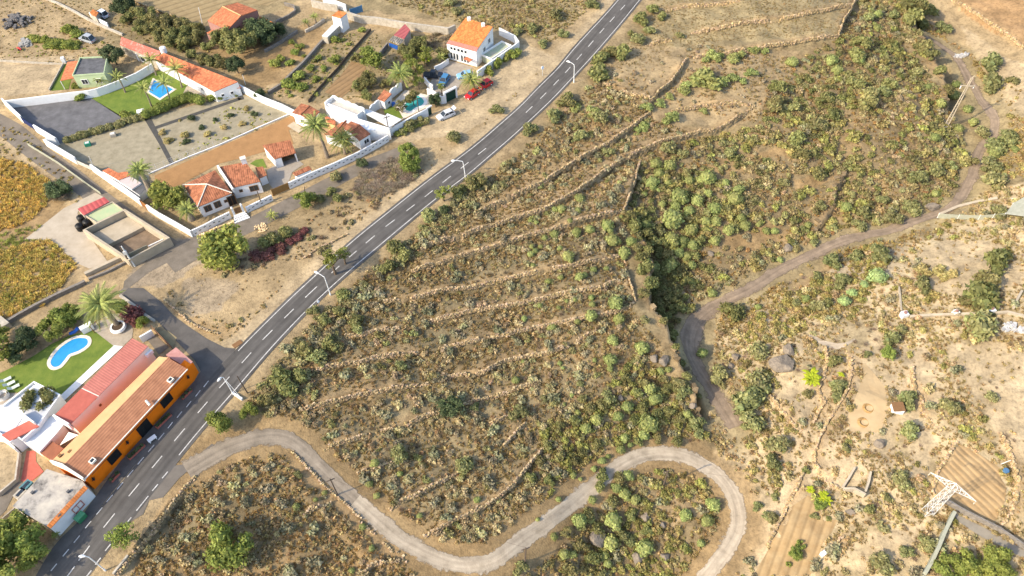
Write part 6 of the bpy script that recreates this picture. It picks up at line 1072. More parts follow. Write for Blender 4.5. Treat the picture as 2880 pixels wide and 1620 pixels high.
n = 64; p = gp(*T(1,1,50,840)); th = RNG.random(n)*6.283; v, f, c_ = stones(p+np.column_stack([np.cos(th*3)*(.2+th*.19), np.sin(th*3)*(.2+th*.19), np.full(n,.08)]), RNG.uniform(.16,.3,(n,3)), th, np.full((n,3),1.8)); o = rawmesh('stone_spiral', v-p, f, M_STONE, col=c_, loc=p); tag(o, 'spiral of white stones laid beside the lane', 'stone spiral')
for px, lab in ((T(0,0,1145,1370),'small white well head in the dry garden'),(T(0,1,890,15),'green cover on the ground below the hedge')): 
    p = gp(*px); mb = MB(); mb.box(p, (.9,.3), 1.2, 1.0, 0, .8); o = mb.build('well_cover', M_WOLD if 'white' in lab else mat('green_cover', (.04,.26,.16)), loc=p); tag(o, lab, 'cover'); mb = MB(); mb.box(p, (.9,.3), .8, .6, .8, .86); mb.build('lid', M_STEEL, o, loc=p)
# ------------------------------------------------------------------ vegetation templates (unit size), leaf by leaf
def frames(n):                                          # two tangents per normal
    a = np.where(np.abs(n[:,2:3]) < .9, np.array([[0,0,1.]]), np.array([[1.,0,0]])); t = np.cross(n, a); t /= np.linalg.norm(t, axis=1)[:,None]; return t, np.cross(n, t)
def leaves(c, n, size, rg, asp=1.0):                    # one diamond leaf per centre
    t, b = frames(n); th = rg.random(len(c))*6.283; ca, sa = np.cos(th)[:,None], np.sin(th)[:,None]; t, b = t*ca+b*sa, b*ca-t*sa
    s = (size*rg.uniform(.6,1.35,len(c)))[:,None]; v = np.stack([c+t*s*asp, c+b*s*.75, c-t*s*asp, c-b*s*.75], 1).reshape(-1,3)
    return v, np.arange(len(c)*4).reshape(-1,4)
def ball(c, r, zs, seg=10, rg=None):
    v = []; f = []; ring = 5
    for i in range(ring+1):
        ph = math.pi*i/ring
        for k in range(seg): th = 2*math.pi*k/seg; v.append([c[0]+r*math.sin(ph)*math.cos(th), c[1]+r*math.sin(ph)*math.sin(th), c[2]+r*zs*math.cos(ph)])
    for i in range(ring):
        for k in range(seg): f.append([i*seg+k, (i+1)*seg+k, (i+1)*seg+(k+1)%seg, i*seg+(k+1)%seg])
    return np.array(v), np.array(f)
def join(parts):
    V_, F_, C_ = [], [], []; o = 0
    for v, f, c in parts: V_.append(v); F_.append(f+o); C_.append(c); o += len(v)
    return np.vstack(V_), np.vstack(F_), np.vstack(C_)
def grey(n, lo, hi, rg, rep=4, tone=(1,1,1)): return np.repeat(rg.uniform(lo,hi,(n,1))*np.array([tone])*rg.uniform(.94,1.06,(n,3)), rep, axis=0)
def cloud(seed, n, lobes, leaf, jit_=.6, core=.7, zlo=-.5, asp=1.2, var=(.72,1.25)):
    rg = np.random.default_rng(seed); P_ = []; wts = np.array([l[3]**2 for l in lobes]); wts /= wts.sum(); cnt = rg.multinomial(n, wts)
    for (x, y, z, r), k in zip(lobes, cnt):
        d = rg.normal(0,1,(k,3)); d /= np.linalg.norm(d, axis=1)[:,None]; d[:,2] = np.where(d[:,2] < zlo, -d[:,2], d[:,2])
        c = np.array([x,y,z])+d*np.array([1,1,.85])*r*rg.uniform(.72,1.08,(k,1)); nn = d+rg.normal(0,jit_,(k,3)); nn /= np.linalg.norm(nn, axis=1)[:,None]
        v, f = leaves(c, nn, np.full(k, leaf), rg, asp); P_.append((v, f, grey(k, *var, rg)*rg.uniform(.88,1.12)))
        if core: bv, bf = ball((x,y,z), r*core, .85); P_.append((bv, bf, np.full((len(bv),3), .8)))
    return join(P_)
def lob(seed, n, spread, r0, r1, z0, z1):
    rg = np.random.default_rng(seed); o = []
    for k in range(n): a = rg.random()*6.283; d = spread*math.sqrt(rg.random()); o.append((d*math.cos(a), d*math.sin(a), rg.uniform(z0,z1)-(d/spread*.25 if spread else 0), rg.uniform(r0,r1)))
    return o
TP = {}
TP['spurge'] = [cloud(100+k, 330, [(0,0,.55,.86)]+lob(k,6,.62,.36,.5,.45,.75), .115, .32, .82, -.3, 1.0, (.7,1.3)) for k in range(5)]
TP['scrub'] = [cloud(200+k, 110, lob(40+k,5,.55,.34,.55,.25,.5), .17, .9, .62, -.2, 1.2, (.65,1.3)) for k in range(5)]
TP['tiny'] = [cloud(300+k, 26, lob(70+k,2,.35,.5,.75,.3,.5), .32, .9, 0, -.1, 1.2, (.6,1.3)) for k in range(6)]
TP['green'] = [cloud(400+k, 420, lob(90+k,9,.62,.32,.52,.35,.85), .105, .75, .72, -.35, 1.3, (.7,1.28)) for k in range(5)]
TP['crown'] = [cloud(500+k, 1500, lob(110+k,15,.72,.26,.46,-.25,.55), .062, .8, .68, -.7, 1.4, (.65,1.3)) for k in range(4)]
TP['loose'] = [cloud(600+k, 800, lob(130+k,13,.75,.18,.34,-.4,.6), .06, 1.0, .4, -.8, 1.5, (.65,1.3)) for k in range(3)]
def blades(seed, n, l0, l1, w_, lean=.6, z0=0., var=(.7,1.25)):
    rg = np.random.default_rng(seed); a = rg.random(n)*6.283; le = rg.uniform(.1,lean,n); L = rg.uniform(l0,l1,n); b = rg.normal(0,.16,(n,2)); d = np.stack([np.cos(a)*le, np.sin(a)*le, np.ones(n)], 1); d /= np.linalg.norm(d, axis=1)[:,None]
    p0 = np.column_stack([b, np.full(n,z0)]); p1 = p0+d*L[:,None]*.55; p2 = p1+(d*[1.4,1.4,.5])*L[:,None]*.5; s = np.stack([-np.sin(a), np.cos(a), np.zeros(n)], 1)*w_
    v = np.stack([p0-s*.5, p0+s*.5, p1+s, p2, p1-s], 1)
    v = np.stack([p0, p1+s, p2, p1-s], 1).reshape(-1,3); return v, np.arange(n*4).reshape(-1,4), grey(n, *var, rg)
TP['grass'] = [blades(700+k, 22, .5, 1.0, .10, .9) for k in range(4)]
TP['twig'] = [blades(720+k, 90, .5, 1.1, .03, 1.3) for k in range(4)]
TP['maize'] = [blades(740+k, 14, .7, 1.2, .09, .8) for k in range(4)]
LM = dict(spurge=leafmat('spurge_leaf', (.385,.41,.15), (.31,.34,.112), .55, True), scrub=leafmat('scrub_leaf', (.40,.375,.23), (.30,.278,.155), .9, True), green=leafmat('broom_leaf', (0.35,0.338,0.141), (0.249,0.253,0.105), .7, True),
  olive=leafmat('olive_leaf', (.30,.285,.11), (.215,.212,.078), .8, True), dark=leafmat('dark_leaf', (0.127,0.16,0.0735), (0.0888,0.116,0.0543), .5, True), tree=leafmat('tree_leaf', (.315,.345,.085), (.235,.275,.068), .5, True), grass=leafmat('straw', (.42,.335,.17), (.33,.25,.115), .5, True, .2), twig=leafmat('dry_twig', (.30,.245,.18), (.22,.175,.125), .5, True, .1),
  maize=leafmat('maize_leaf', (.66,.45,.12), (.45,.34,.09), .3, True, .25, .35), palm=leafmat('palm_leaf', (0.335,0.356,0.108), (0.238,0.27,0.0756), .5, True, .2), banana=leafmat('banana_leaf', (0.48,0.512,0.032), (0.352,0.416,0.032), .3, True, .35), purple=leafmat('reddish_leaf', (0.272,0.12,0.096), (0.192,0.08,0.072), .4, True), lime=leafmat('lime_leaf', (0.42,0.532,0.219), (0.343,0.443,0.175), .3, True), gold=leafmat('golden_leaf', (0.549,0.451,0.187), (0.43,0.352,0.15), .3, True))
MESH = {}
def tmesh(kind, k, mk):
    if (kind, k, mk) not in MESH:
        v, f, c = TP[kind][k]; o = rawmesh(kind, v, f, LM[mk], col=c); MESH[(kind, k, mk)] = o.data; bpy.data.objects.remove(o)
    return MESH[(kind, k, mk)]
def plant(name, kind, mk, loc, r, hz, label, cat, group=None, k=None, parent=None):
    o = bpy.data.objects.new(name, tmesh(kind, random.randrange(len(TP[kind])) if k is None else k, mk)); COL.objects.link(o); o.location = loc; o.rotation_euler = (random.gauss(0,.05), random.gauss(0,.05), random.random()*6.283); o.scale = (r*random.uniform(.92,1.08), r*random.uniform(.92,1.08), r*hz)
    if parent is not None: o.parent = parent
    else: tag(o, label, cat, group)
    return o
def merged(name, mk, items, label):                     # items: (kind, xyz (n,3), r (n,), hz, tone (n,3))
    P_ = []; off = 0; VV, FF, CC = [], [], []
    for kind, xyz, r, hz, tone in items:
        ks = RNG.integers(0, len(TP[kind]), len(xyz))
        for k in range(len(TP[kind])):
            m = ks == k; n = m.sum()
            if not n: continue
            v, f, c = TP[kind][k]; a = RNG.random(n)*6.283; ca, sa = np.cos(a)[:,None], np.sin(a)[:,None]; R_ = r[m][:,None]
            w_ = np.stack([(v[None,:,0]*ca-v[None,:,1]*sa)*R_, (v[None,:,0]*sa+v[None,:,1]*ca)*R_, v[None,:,2]*R_*hz], 2)+xyz[m][:,None]
            VV.append(w_.reshape(-1,3)); FF.append((f[None]+np.arange(n)[:,None,None]*len(v)).reshape(-1,4)+off); CC.append((c[None]*tone[m][:,None]).reshape(-1,3)); off += n*len(v)
    o = rawmesh(name, np.vstack(VV), np.vstack(FF), LM[mk], col=np.vstack(CC)); tag(o, label, None, None, 'stuff'); return o
RMG = ROADMASK.reshape(NY, NX)
def free(xy, marg=.4):
    i = np.clip(((xy[:,0]-GX0)/GS+.5).astype(int), 0, NX-1); j = np.clip(((xy[:,1]-GY0)/GS+.5).astype(int), 0, NY-1); ok = RMG[j,i] > marg
    for b in EXCL: 
        m = ok & (xy[:,0] > b[:,0].min()) & (xy[:,0] < b[:,0].max()) & (xy[:,1] > b[:,1].min()) & (xy[:,1] < b[:,1].max()); ix = np.where(m)[0]
        if len(ix): ok[ix[inpoly(xy[ix], b)]] = False
    return ok
CLEARW = [groundpx(c_)[:,:2] for c_ in CLEARS]
WUG, WDG = WUP.reshape(NY, NX), WDN.reshape(NY, NX)
def scatter(poly, dens, seed, patch=None, marg=.5, terr=False):    # points per square metre inside a polygon, thinned by a patchiness noise
    w_ = groundpx(poly)[:,:2]; lo, hi = w_.min(0), w_.max(0); n = int((hi[0]-lo[0])*(hi[1]-lo[1])*dens); rg = np.random.default_rng(seed); q = lo+(hi-lo)*rg.random((n,2)); q = q[inpoly(q, w_)]; q = q[free(q, marg)]
    if patch: s, t, g = patch; q = q[rg.random(len(q)) < np.clip((fbm(q, s, seed+5)-t)*g, 0.04, 1)]
    i = np.clip(((q[:,0]-GX0)/GS+.5).astype(int), 0, NX-1); j = np.clip(((q[:,1]-GY0)/GS+.5).astype(int), 0, NY-1); u, d = WUG[j,i], WDG[j,i]
    for c_ in CLEARW:
        m = inpoly(q+np.stack([fbm(q, 4, 91)-.5, fbm(q, 4, 95)-.5], 1)*5, c_) & (rg.random(len(q)) < .88); q = q[~m]; u = u[~m]; d = d[~m]
    if terr: q = q[rg.random(len(q)) < np.where(u < 1.2, .06, np.where(u < 2.2, .3, np.where(d < .35, .12, np.where(d < 3.0, 1.0, .62))))]
    else: q = q[(u > .5) & (d > .3)]
    return np.column_stack([q, tz(q)])
def tone(n, base=(1,1,1), v=.28, rg=RNG): return np.array([base])*rg.uniform(1-v,1+v,(n,1))*rg.uniform(.93,1.07,(n,3))
Z_MID = V("620,1010 760,800 880,690 1040,590 1180,480 1290,400 1420,280 1500,205 1640,255 1640,300 1740,330 1600,420 1570,540 1590,780 1670,880 1650,930 1790,1110 1640,1115 1500,1180 1300,1360 1180,1380 1050,1330 900,1230 770,1110 690,1060")
Z_RAV = V("1600,425 1640,360 1720,340 1900,320 2010,150 2110,100 2160,-20 2290,-20 2330,180 2410,330 2440,400 2390,500 2200,580 1980,660 1810,740 1720,790 1640,700 1560,560")
Z_TOP = V("1500,200 1640,250 1900,310 2010,150 1760,112 1560,185"); Z_FLD = V("1640,60 1640,-20 2150,-20 2105,95 1760,112 1560,185 1500,200 1560,110")
Z_RGT = V("1790,1110 1800,800 2100,650 2340,545 2480,480 2900,440 2900,1500 1800,1500 1900,1300"); Z_LOW = V("300,1500 480,1200 690,1115 770,1170 1050,1390 1060,1500"); Z_LOOP = V("1290,1480 1420,1370 1570,1210 1700,1170 1800,1220 1830,1330 1770,1470")
Z_TR = V("2320,40 2620,230 2900,330 2900,450 2500,450 2500,300 2430,150 2340,90"); Z_TL = V("900,-20 1530,-20 1390,105 1290,85 1100,45"); Z_ISL = V("540,640 720,590 860,490 1000,410 1120,430 960,560 860,640 700,660 640,690 560,700"); Z_ISL2 = V("405,730 560,860 800,700 880,630 800,650 600,810 500,790 430,725")
Z_SHO = V("640,1000 760,800 880,690 1040,590 1180,480 1290,400 1340,420 1100,600 960,690 860,840 760,1000 680,1060"); Z_LEFT = V("-20,300 60,330 280,520 200,520 100,430 -20,420"); Z_GARD = V("370,330 590,260 700,290 640,330 480,400 420,410 400,380"); Z_ORCH = V("560,215 700,225 830,85 1110,90 1120,130 1040,230 900,250 810,260 740,250"); Z_WIDE = Z_RGT
S_, G_, W_, T_ = [], [], [], []
def add(L, kind, poly, dens, seed, r0, r1, hz, base=(1,1,1), patch=None, marg=.5, terr=False):
    p = scatter(poly, dens, seed, patch, marg, terr); n = len(p); L.append((kind, p, RNG.uniform(r0,r1,n)*RNG.uniform(.7,1.15,n), hz, tone(n, base)))
gr_, ol_, br_ = (1,1,1), (.8,.82,.62), (1.0,.82,.62)
Z_LR = V("1300,1365 1400,1220 1330,1080 1500,1000 1600,880 1670,900 1790,1110 1640,1115 1500,1180")
add(S_, 'scrub', Z_MID, .42, 1, .5, 1.15, .9, (1.2,1.18,1.02), (7,.26,4), terr=True); add(S_, 'scrub', Z_MID, .12, 101, .6, 1.2, .9, (.85,.92,.62), (9,.4,5), terr=True); add(S_, 'tiny', Z_MID, 1.6, 2, .22, .55, .9, (1.25,1.12,.8), (5,.25,4), terr=True); add(S_, 'tiny', Z_MID, 1.0, 22, .18, .4, .9, (1.02,.9,.6), (4,.3,4), terr=True); add(S_, 'scrub', Z_SHO, .45, 3, .8, 1.5, .9, (.95,.98,.74))
add(S_, 'scrub', Z_LR, .35, 120, .6, 1.4, .95, (.85,.95,.5), (7,.25,5)); add(S_, 'scrub', Z_LR, .15, 121, .5, 1.1, .95, (1.1,1.15,.75)); add(S_, 'tiny', Z_LR, 1.4, 122, .25, .6, .9, (.95,.9,.5))
add(S_, 'scrub', Z_RAV, .36, 4, .6, 1.4, .95, (.96,.98,.70), (9,.36,6)); add(S_, 'scrub', Z_RAV, .16, 104, .5, 1.2, .95, (1.2,1.17,1.0), (8,.42,6)); add(S_, 'scrub', Z_RAV, .06, 105, .5, 1.0, .9, (1.0,.78,.45), (5,.45,6)); add(S_, 'scrub', Z_RAV, .2, 106, .7, 1.6, .95, (.62,.7,.45), (9,.4,5)); add(S_, 'tiny', Z_RAV, 1.5, 5, .25, .6, .9, (1.1,1.0,.72), (5,.36,5)); add(S_, 'scrub', Z_RAV, .14, 6, .9, 1.8, .9, (.92,1.0,.55), (10,.35,5))
add(S_, 'scrub', Z_TOP, .10, 7, .5, 1.0, .9, gr_, terr=True); add(S_, 'tiny', Z_TOP, .9, 8, .2, .45, .9, (1.15,1.0,.7), (5,.35,4), terr=True); add(S_, 'tiny', Z_FLD, .35, 9, .15, .35, .8, (1.1,1,.7), (6,.4,5)); add(S_, 'scrub', V("1440,240 1520,190 1640,250 1620,300 1440,330"), .14, 107, .5, 1.0, .9, (1.0,1.02,.7))
add(S_, 'scrub', Z_RGT, .22, 10, .5, 1.3, .85, (1.3,1.24,.95), (11,.42,6)); add(S_, 'scrub', Z_RGT, .10, 108, .5, 1.3, .85, (.95,1.0,.55), (7,.45,6)); add(S_, 'tiny', Z_RGT, 1.3, 11, .22, .5, .9, (1.42,1.3,.92), (6,.38,5)); add(S_, 'tiny', Z_RGT, .4, 12, .2, .42, .9, (1.0,.86,.58), (5,.4,5))
add(S_, 'scrub', Z_LOW, .42, 13, .5, 1.05, .9, (1.18,1.15,.98), (6,.3,4)); add(S_, 'tiny', Z_LOW, 2.1, 14, .22, .52, .9, (1.25,1.1,.75), (5,.22,4)); add(S_, 'scrub', Z_LOOP, .5, 15, .6, 1.3, .9, (.85,.92,.5), (6,.28,4)); add(S_, 'scrub', Z_LOOP, .2, 115, .5, 1.0, .9, (1.15,1.15,.85)); add(S_, 'tiny', Z_LOOP, 1.6, 16, .22, .52, .9, (1.1,1.0,.65))
add(S_, 'scrub', V("2050,700 2180,620 2240,650 2150,800 1980,860 1850,860 1900,800"), .5, 123, .6, 1.3, .9, (1.0,1.02,.55)); add(S_, 'scrub', V("1860,900 1960,950 2010,1080 1960,1260 1900,1200 1850,1000"), .35, 124, .6, 1.2, .9, (1.0,1.02,.6)); add(S_, 'scrub', V("760,1110 800,1120 1100,1390 1040,1400 900,1290"), .5, 125, .5, .9, .9, (1,.98,.7), marg=.0)
add(S_, 'scrub', Z_TR, .35, 17, .6, 1.2, .85, (1.1,1.04,.6), (7,.32,4)); add(S_, 'tiny', Z_TR, 1.6, 18, .25, .5, .9, (1.35,1.17,.78)); add(S_, 'tiny', Z_TL, 1.2, 19, .25, .55, .8, (1.15,1.08,.72), (6,.3,5)); add(S_, 'scrub', Z_TL, .05, 20, .6, 1.3, .8, (.95,1.02,.6))
add(S_, 'scrub', Z_ISL, .28, 23, .5, 1.2, .9, (.92,.92,.72), (6,.36,5)); add(S_, 'tiny', Z_ISL, 1.1, 24, .2, .45, .9, (1.1,.95,.68), (5,.35,4)); add(S_, 'scrub', Z_ISL2, .2, 25, .4, .95, .8, (1.05,1,.7), (5,.36,5)); add(S_, 'tiny', Z_ISL2, 1.2, 26, .2, .42, .8, (1.1,.98,.68), (5,.35,5)); add(S_, 'tiny', Z_LEFT, .9, 27, .25, .5, .7, (1.1,1.05,.6), (5,.4,5)); add(S_, 'tiny', Z_GARD, .6, 28, .2, .45, .8, (1.15,1.3,.65), (5,.4,5)); add(S_, 'tiny', Z_ORCH, .9, 29, .2, .45, .7, (1.0,1.02,.58), (6,.36,5)); add(S_, 'scrub', Z_ORCH, .03, 30, .6, 1.1, .9, (.75,.9,.5))
add(S_, 'tiny', V("-20,-20 430,-20 600,130 560,200 480,120 300,110 180,160 -20,150"), .5, 31, .2, .5, .7, (1.15,1.1,.65), (8,.42,6)); add(S_, 'tiny', V("0,90 140,70 280,110 300,140 190,150 0,140"), .3, 32, .2, .5, .7, (.9,1.2,.5), (6,.45,6)); add(S_, 'tiny', V("500,690 600,600 860,480 1100,450 960,560 800,700 600,830 470,780"), .15, 33, .15, .3, .6, (1.1,.95,.7)); add(S_, 'tiny', V("1130,440 1250,340 1420,170 1380,160 1180,330 1040,400"), .5, 34, .15, .4, .7, (1.1,1,.65), (5,.42,5))
merged('scrub', 'scrub', S_, 'low grey green and brown scrub covering the hillside')
add(G_, 'grass', Z_MID, 2.6, 41, .3, .7, .7, (.82,.76,.62), (6,.26,4)); add(G_, 'grass', V('2100,900 2576,700 2576,1449 1900,1449 1900,1250'), 1.2, 141, .3, .7, .7, (1,.95,.85), (5,.36,5)); add(G_, 'grass', Z_RAV, .5, 142, .4, .8, .7, (.95,.8,.55), (5,.4,5)); add(G_, 'grass', V('0,-20 440,-20 600,130 480,120 300,110 180,160 -20,150'), .5, 143, .3, .6, .5, (.8,.75,.55)); add(G_, 'grass', V("1040,620 1180,500 1420,480 1600,430 1565,540 1300,600 1050,640"), 1.1, 42, .5, 1.0, .8, (1.05,1.05,1.05), (5,.45,6)); add(G_, 'grass', Z_RGT, 1.9, 43, .4, .8, .7, (1,.98,.9), (7,.36,5)); add(G_, 'grass', Z_TR, .9, 44, .4, .8, .7, (1,.95,.8)); add(G_, 'grass', V("1800,790 1960,690 2300,560 2300,600 2100,680 1900,790 1830,840"), 1.8, 45, .5, 1.1, .8, (1.05,1.0,.75)); add(G_, 'grass', Z_LOW, 2.4, 46, .3, .65, .7, (.95,.82,.6)); add(G_, 'grass', Z_FLD, 2.2, 47, .22, .5, .4, (.8,.76,.66), (6,.22,5)); add(G_, 'grass', Z_TOP, 1.6, 48, .4, .8, .7, (1,.97,.9), (6,.42,5)); add(G_, 'grass', Z_TL, 1.8, 49, .35, .7, .6, (.8,.8,.7)); add(G_, 'grass', Z_RAV, .4, 50, .4, .8, .7, (.8,.7,.5), (6,.45,5)); add(G_, 'grass', Z_LOOP, .8, 51, .4, .8, .7, (.9,.85,.65)); add(G_, 'grass', Z_ISL2, .5, 52, .3, .6, .6, (.9,.85,.65)); add(G_, 'grass', Z_ORCH, .35, 53, .3, .6, .5, (.75,.75,.55))
merged('dry_grass', 'grass', G_, 'pale dry grass tufts scattered over the slopes')
add(W_, 'twig', V("900,440 1000,390 1060,430 1010,480 940,500 890,480"), 2.2, 61, .6, 1.5, .6, (1.1,1.05,1.0)); add(W_, 'twig', Z_ISL, .12, 62, .5, 1.0, .6, (.8,.7,.6)); add(W_, 'twig', V("120,460 180,470 175,505 125,505"), 2.0, 63, .8, 1.4, .8, (1.2,1.2,1.2)); add(W_, 'twig', Z_MID, .12, 64, .4, .8, .6, (.7,.62,.52)); add(W_, 'twig', Z_RGT, .2, 65, .5, .9, .5, (1.15,1.05,.9), (6,.45,6)); add(W_, 'twig', V("1100,80 1200,95 1180,130 1060,120"), .8, 66, .7, 1.3, .8, (1,.95,.85))
merged('brushwood', 'twig', W_, 'dead grey brushwood and dry twigs lying by the road')
C1 = V("-20,395 60,412 125,455 118,520 70,560 -20,590"); C2 = V("-20,640 110,600 180,625 205,660 110,770 -20,810"); M_ = []
add(M_, 'maize', C1, 5, 71, .55, .95, .8, (1.05,1,1)); add(M_, 'maize', C2, 5, 72, .55, .95, .8, (.95,.98,1)); add(M_, 'maize', V("0,590 120,560 180,610 110,600 -20,640"), 2, 73, .5, .9, .7, (.5,.75,.6)); add(M_, 'maize', C1, .5, 74, .6, 1.0, .7, (.5,.72,.55), (4,.45,6)); add(M_, 'maize', C2, .9, 75, .6, 1.0, .7, (.5,.72,.55), (4,.45,6))
merged('maize', 'maize', M_, 'yellowing maize standing in the fields at the left edge')
# ------------------------------------------------------------------ single plants: each a thing of its own, told apart by what it stands nearest to
LAND = [(T(2,1,1120,660),'the tall terrace corner'),(V("1740,800")[0],'the ravine track bend'),(T(2,2,1450,700),'the notch in the cliff'),(T(2,3,1525,535),'the pole in the hairpin bend'),(V("1875,1270")[0],'the concrete lane curve'),(T(3,0,1790,1270),'the tall power pole'),(T(3,3,1600,812),'the lattice pylon'),(T(3,2,130,780),'the largest dark boulder'),(T(3,2,985,1280),'the two soil rings'),(T(3,2,1880,262),'the middle white block post'),(T(3,3,2050,500),'the ploughed terrace'),(T(2,0,1350,700),'the bare field by the road'),(T(1,1,2108,355),'the brush heap lamp'),(T(3,0,700,370),'the top fields corner'),(V("690,1085")[0],'the start of the dirt lane'),(T(2,3,132,1320),'the bottom timber pole'),(T(3,1,2110,765),'the netting fence'),(T(0,0,1610,900),'the rhombic pool'),(T(0,0,2300,200),'the pink house'),(T(0,0,900,680),'the pale green house'),(T(1,0,1600,1040),'the teal pool'),(T(1,0,1400,440),'the blue tarpaulin shed'),(T(1,0,840,140),'the white tower shed'),(T(0,1,2400,720),'the villa steps'),(T(0,2,700,650),'the kidney shaped pool'),(T(0,2,1900,900),'the orange tavern end'),(T(0,1,1270,900),'the concrete basin'),(T(0,0,1560,1300),'the crossing of garden walks'),(T(1,0,870,850),'the ploughed orchard strip'),(T(1,0,2150,330),'the orange roofed white house'),(T(0,3,600,700),'the stained flat roof'),(T(3,1,1560,850),'the straight ravine track'),(T(1,3,820,630),'the guyed pole'),(T(1,2,750,72),'the slender tree lamp'),(T(2,2,1050,150),'the biggest bush of the lower terraces'),(T(2,1,1955,350),'the middle of the ravine slope'),(T(2,0,1960,800),'the widest upper terrace bush'),(T(0,0,600,300),'the vegetable beds')]
LW = [(gp(*p), s) for p, s in LAND]
ORD = ['', 'second ','third ','fourth ','fifth ','sixth ','seventh ','eighth ','ninth ','tenth ','eleventh ','twelfth ']+['%dth ' % k for k in range(13,60)]
PEND = {}
def place(kindword, px, r, **kw):
    u, v = px; p = gp(u, v+r*.25*.3); rw = r*.25*1.22/pxm(p); d = [np.linalg.norm(p-q) for q, _ in LW]; i = int(np.argmin(d)); PEND.setdefault((kindword, i), []).append((d[i], p, rw, kw))
def trunk_mesh(seed):
    rg = random.Random(seed); mb = MB(); mb.tube([(0,0,-.15),(.02,.01,.3),(.05,0,.62)], [.075,.055,.045], 7)
    for k in range(4): a = k*1.6+rg.random(); mb.tube([(.05,0,.5+.04*k),(.25*math.cos(a),.25*math.sin(a),.75),(.5*math.cos(a),.5*math.sin(a),.98)], [.04,.028,.012], 5)
    o = mb.build('trunk', M_TRUNK); m = o.data; bpy.data.objects.remove(o); return m
TRK = [trunk_mesh(k) for k in range(3)]
def finish():
    for (kw_, i), L in PEND.items():
        L.sort(key=lambda e: e[0])
        for k, (d, p, r, kw) in enumerate(L):
            n = len(L); lab = '%s, %snearest to %s' % (kw_, ORD[k], LW[i][1]) if n > 1 else '%s standing near %s' % (kw_, LW[i][1])
            kind, mk, name, cat = kw['kind'], kw['mk'], kw['name'], kw['cat']; hz = kw.get('hz', .9)
            if kw.get('tree'):
                hh = kw.get('h', 1.15)*r; t = thing(name, (p[0], p[1], p[2]), lab, cat, kw.get('group')); c = plant('crown', kind, mk, (0,0,hh), r, hz, None, None, parent=t)
                o = bpy.data.objects.new('trunk', TRK[k % 3]); COL.objects.link(o); o.parent = t; o.scale = (hh*.95, hh*.95, hh*1.0); o.rotation_euler = (0,0,random.random()*6)
            else: plant(name, kind, mk, p, r, hz, lab, cat, kw.get('group'))
def many(i, j, s, kindword, dv=0, **kw):
    for q in s.split():
        x, y, r = map(float, q.split(',')); place(kindword, T(i, j, x, y), r, **kw)
SP = dict(kind='spurge', mk='spurge', name='spurge_bush', cat='bush', group='round pale spurge bushes', hz=.95); SW = 'round pale green spurge bush'
many(2,1,"1440,205,60 1585,225,65 1480,300,45 1410,390,65 1570,395,40 1780,375,55 1955,350,85 2145,395,45 1675,530,90 1860,570,65 2230,560,80 2270,470,60 2030,660,75 1600,760,110 1640,630,55 1775,680,60 1340,815,55 1800,870,70 1940,780,55 2050,780,60 2180,870,65 2300,750,50 1600,960,80 1710,980,60 1810,1020,60 2030,980,60 1195,990,60 1345,1170,45 1010,980,75 1120,1100,70 955,830,70 780,870,50 650,890,50 425,910,50 330,950,35 580,775,30 500,660,45 430,660,35 680,555,50 660,670,35 190,1110,35 235,1080,35 290,1035,28 195,1035,30 560,1140,65 480,1050,28 680,1340,50 730,1320,35 950,1255,30 1100,735,25 1470,465,25 1430,1260,70 1590,1230,80 1800,1220,50 1790,1385,40 1500,1420,40 1640,1340,45 1670,1100,60 1750,1130,50 1250,780,40 1510,610,40 1970,500,45 1330,510,30 2480,810,35 2330,830,60 2550,880,40 185,775,25 245,795,25 210,1220,25 365,1385,35 490,1345,30 820,1270,40", SW, **SP)
many(2,2,"1045,150,80 795,285,65 1075,310,60 405,390,50 655,335,35 1010,525,55 1300,605,75 985,725,70 830,725,25 1915,660,55 550,130,25 805,165,35 630,120,30 280,175,28 800,100,35 480,755,25 510,805,22 1570,820,35 1490,835,40 520,1170,22 555,1265,25 660,1250,30 600,1075,25 1365,1370,105 1160,1195,60 1430,1120,70 740,1410,60 1070,1290,60 850,1320,65 1760,1270,50 1380,1020,70 980,810,40 115,740,25 120,310,30 470,200,25 35,930,45 2470,195,35 2010,60,50", SW, **SP)
many(2,3,"1315,30,60 1130,60,45 1190,130,30 1090,175,50 665,110,28 965,245,28 905,290,40 615,430,35 690,475,25 465,675,32 825,370,30 1165,440,55 810,680,48 1050,560,60 1130,620,65 1230,680,60 680,890,85 790,880,45 1010,880,90 2020,720,75 1955,890,70 1740,830,60 990,1110,85 930,1240,50 960,1320,45 1340,1160,90 1900,1120,45 420,1050,40 520,1230,60 610,1230,45 260,880,22", SW, **SP)
many(3,0,"240,640,60 630,620,65 690,710,50 1600,885,40 1725,1050,55 2000,1110,50 1910,1310,55 1670,1395,50 1885,860,45 1860,970,60 2060,1240,50 1100,150,45 1090,290,40 920,600,50", SW, **SP); many(3,1,"1670,510,45 780,640,60 115,1165,35 2260,100,65 390,820,40 2480,60,40 60,880,40", SW, **SP); many(3,2,"375,110,45 2010,320,40", SW, **SP); many(1,3,"1200,310,45 690,610,28 600,680,25 410,750,38 1165,1170,35 965,1390,32 1080,950,35 1220,640,35 1450,420,30 1140,520,40 2230,680,35 1650,840,30", SW, **SP)
LS = dict(SP); LS.update(mk='lime', name='lime_bush', group='bright lime bushes of the right bank'); many(3,1,"1090,1340,85 960,1420,50", 'bright lime green rounded bush', **LS); many(3,2,"840,50,50 760,140,65", 'bright lime green rounded bush', **LS)
GB = dict(kind='green', mk='green', name='broom_bush', cat='bush', group='yellow green broom bushes', hz=.9); GW = 'yellow green broom bush'
many(3,0,"1760,300,80 2230,640,110 2240,840,110 2130,1340,85 2390,1400,110 1490,740,65 2450,820,60 1010,190,60 1250,170,60 480,1280,90 260,1080,70 1010,950,80 1150,930,70", GW, **GB)
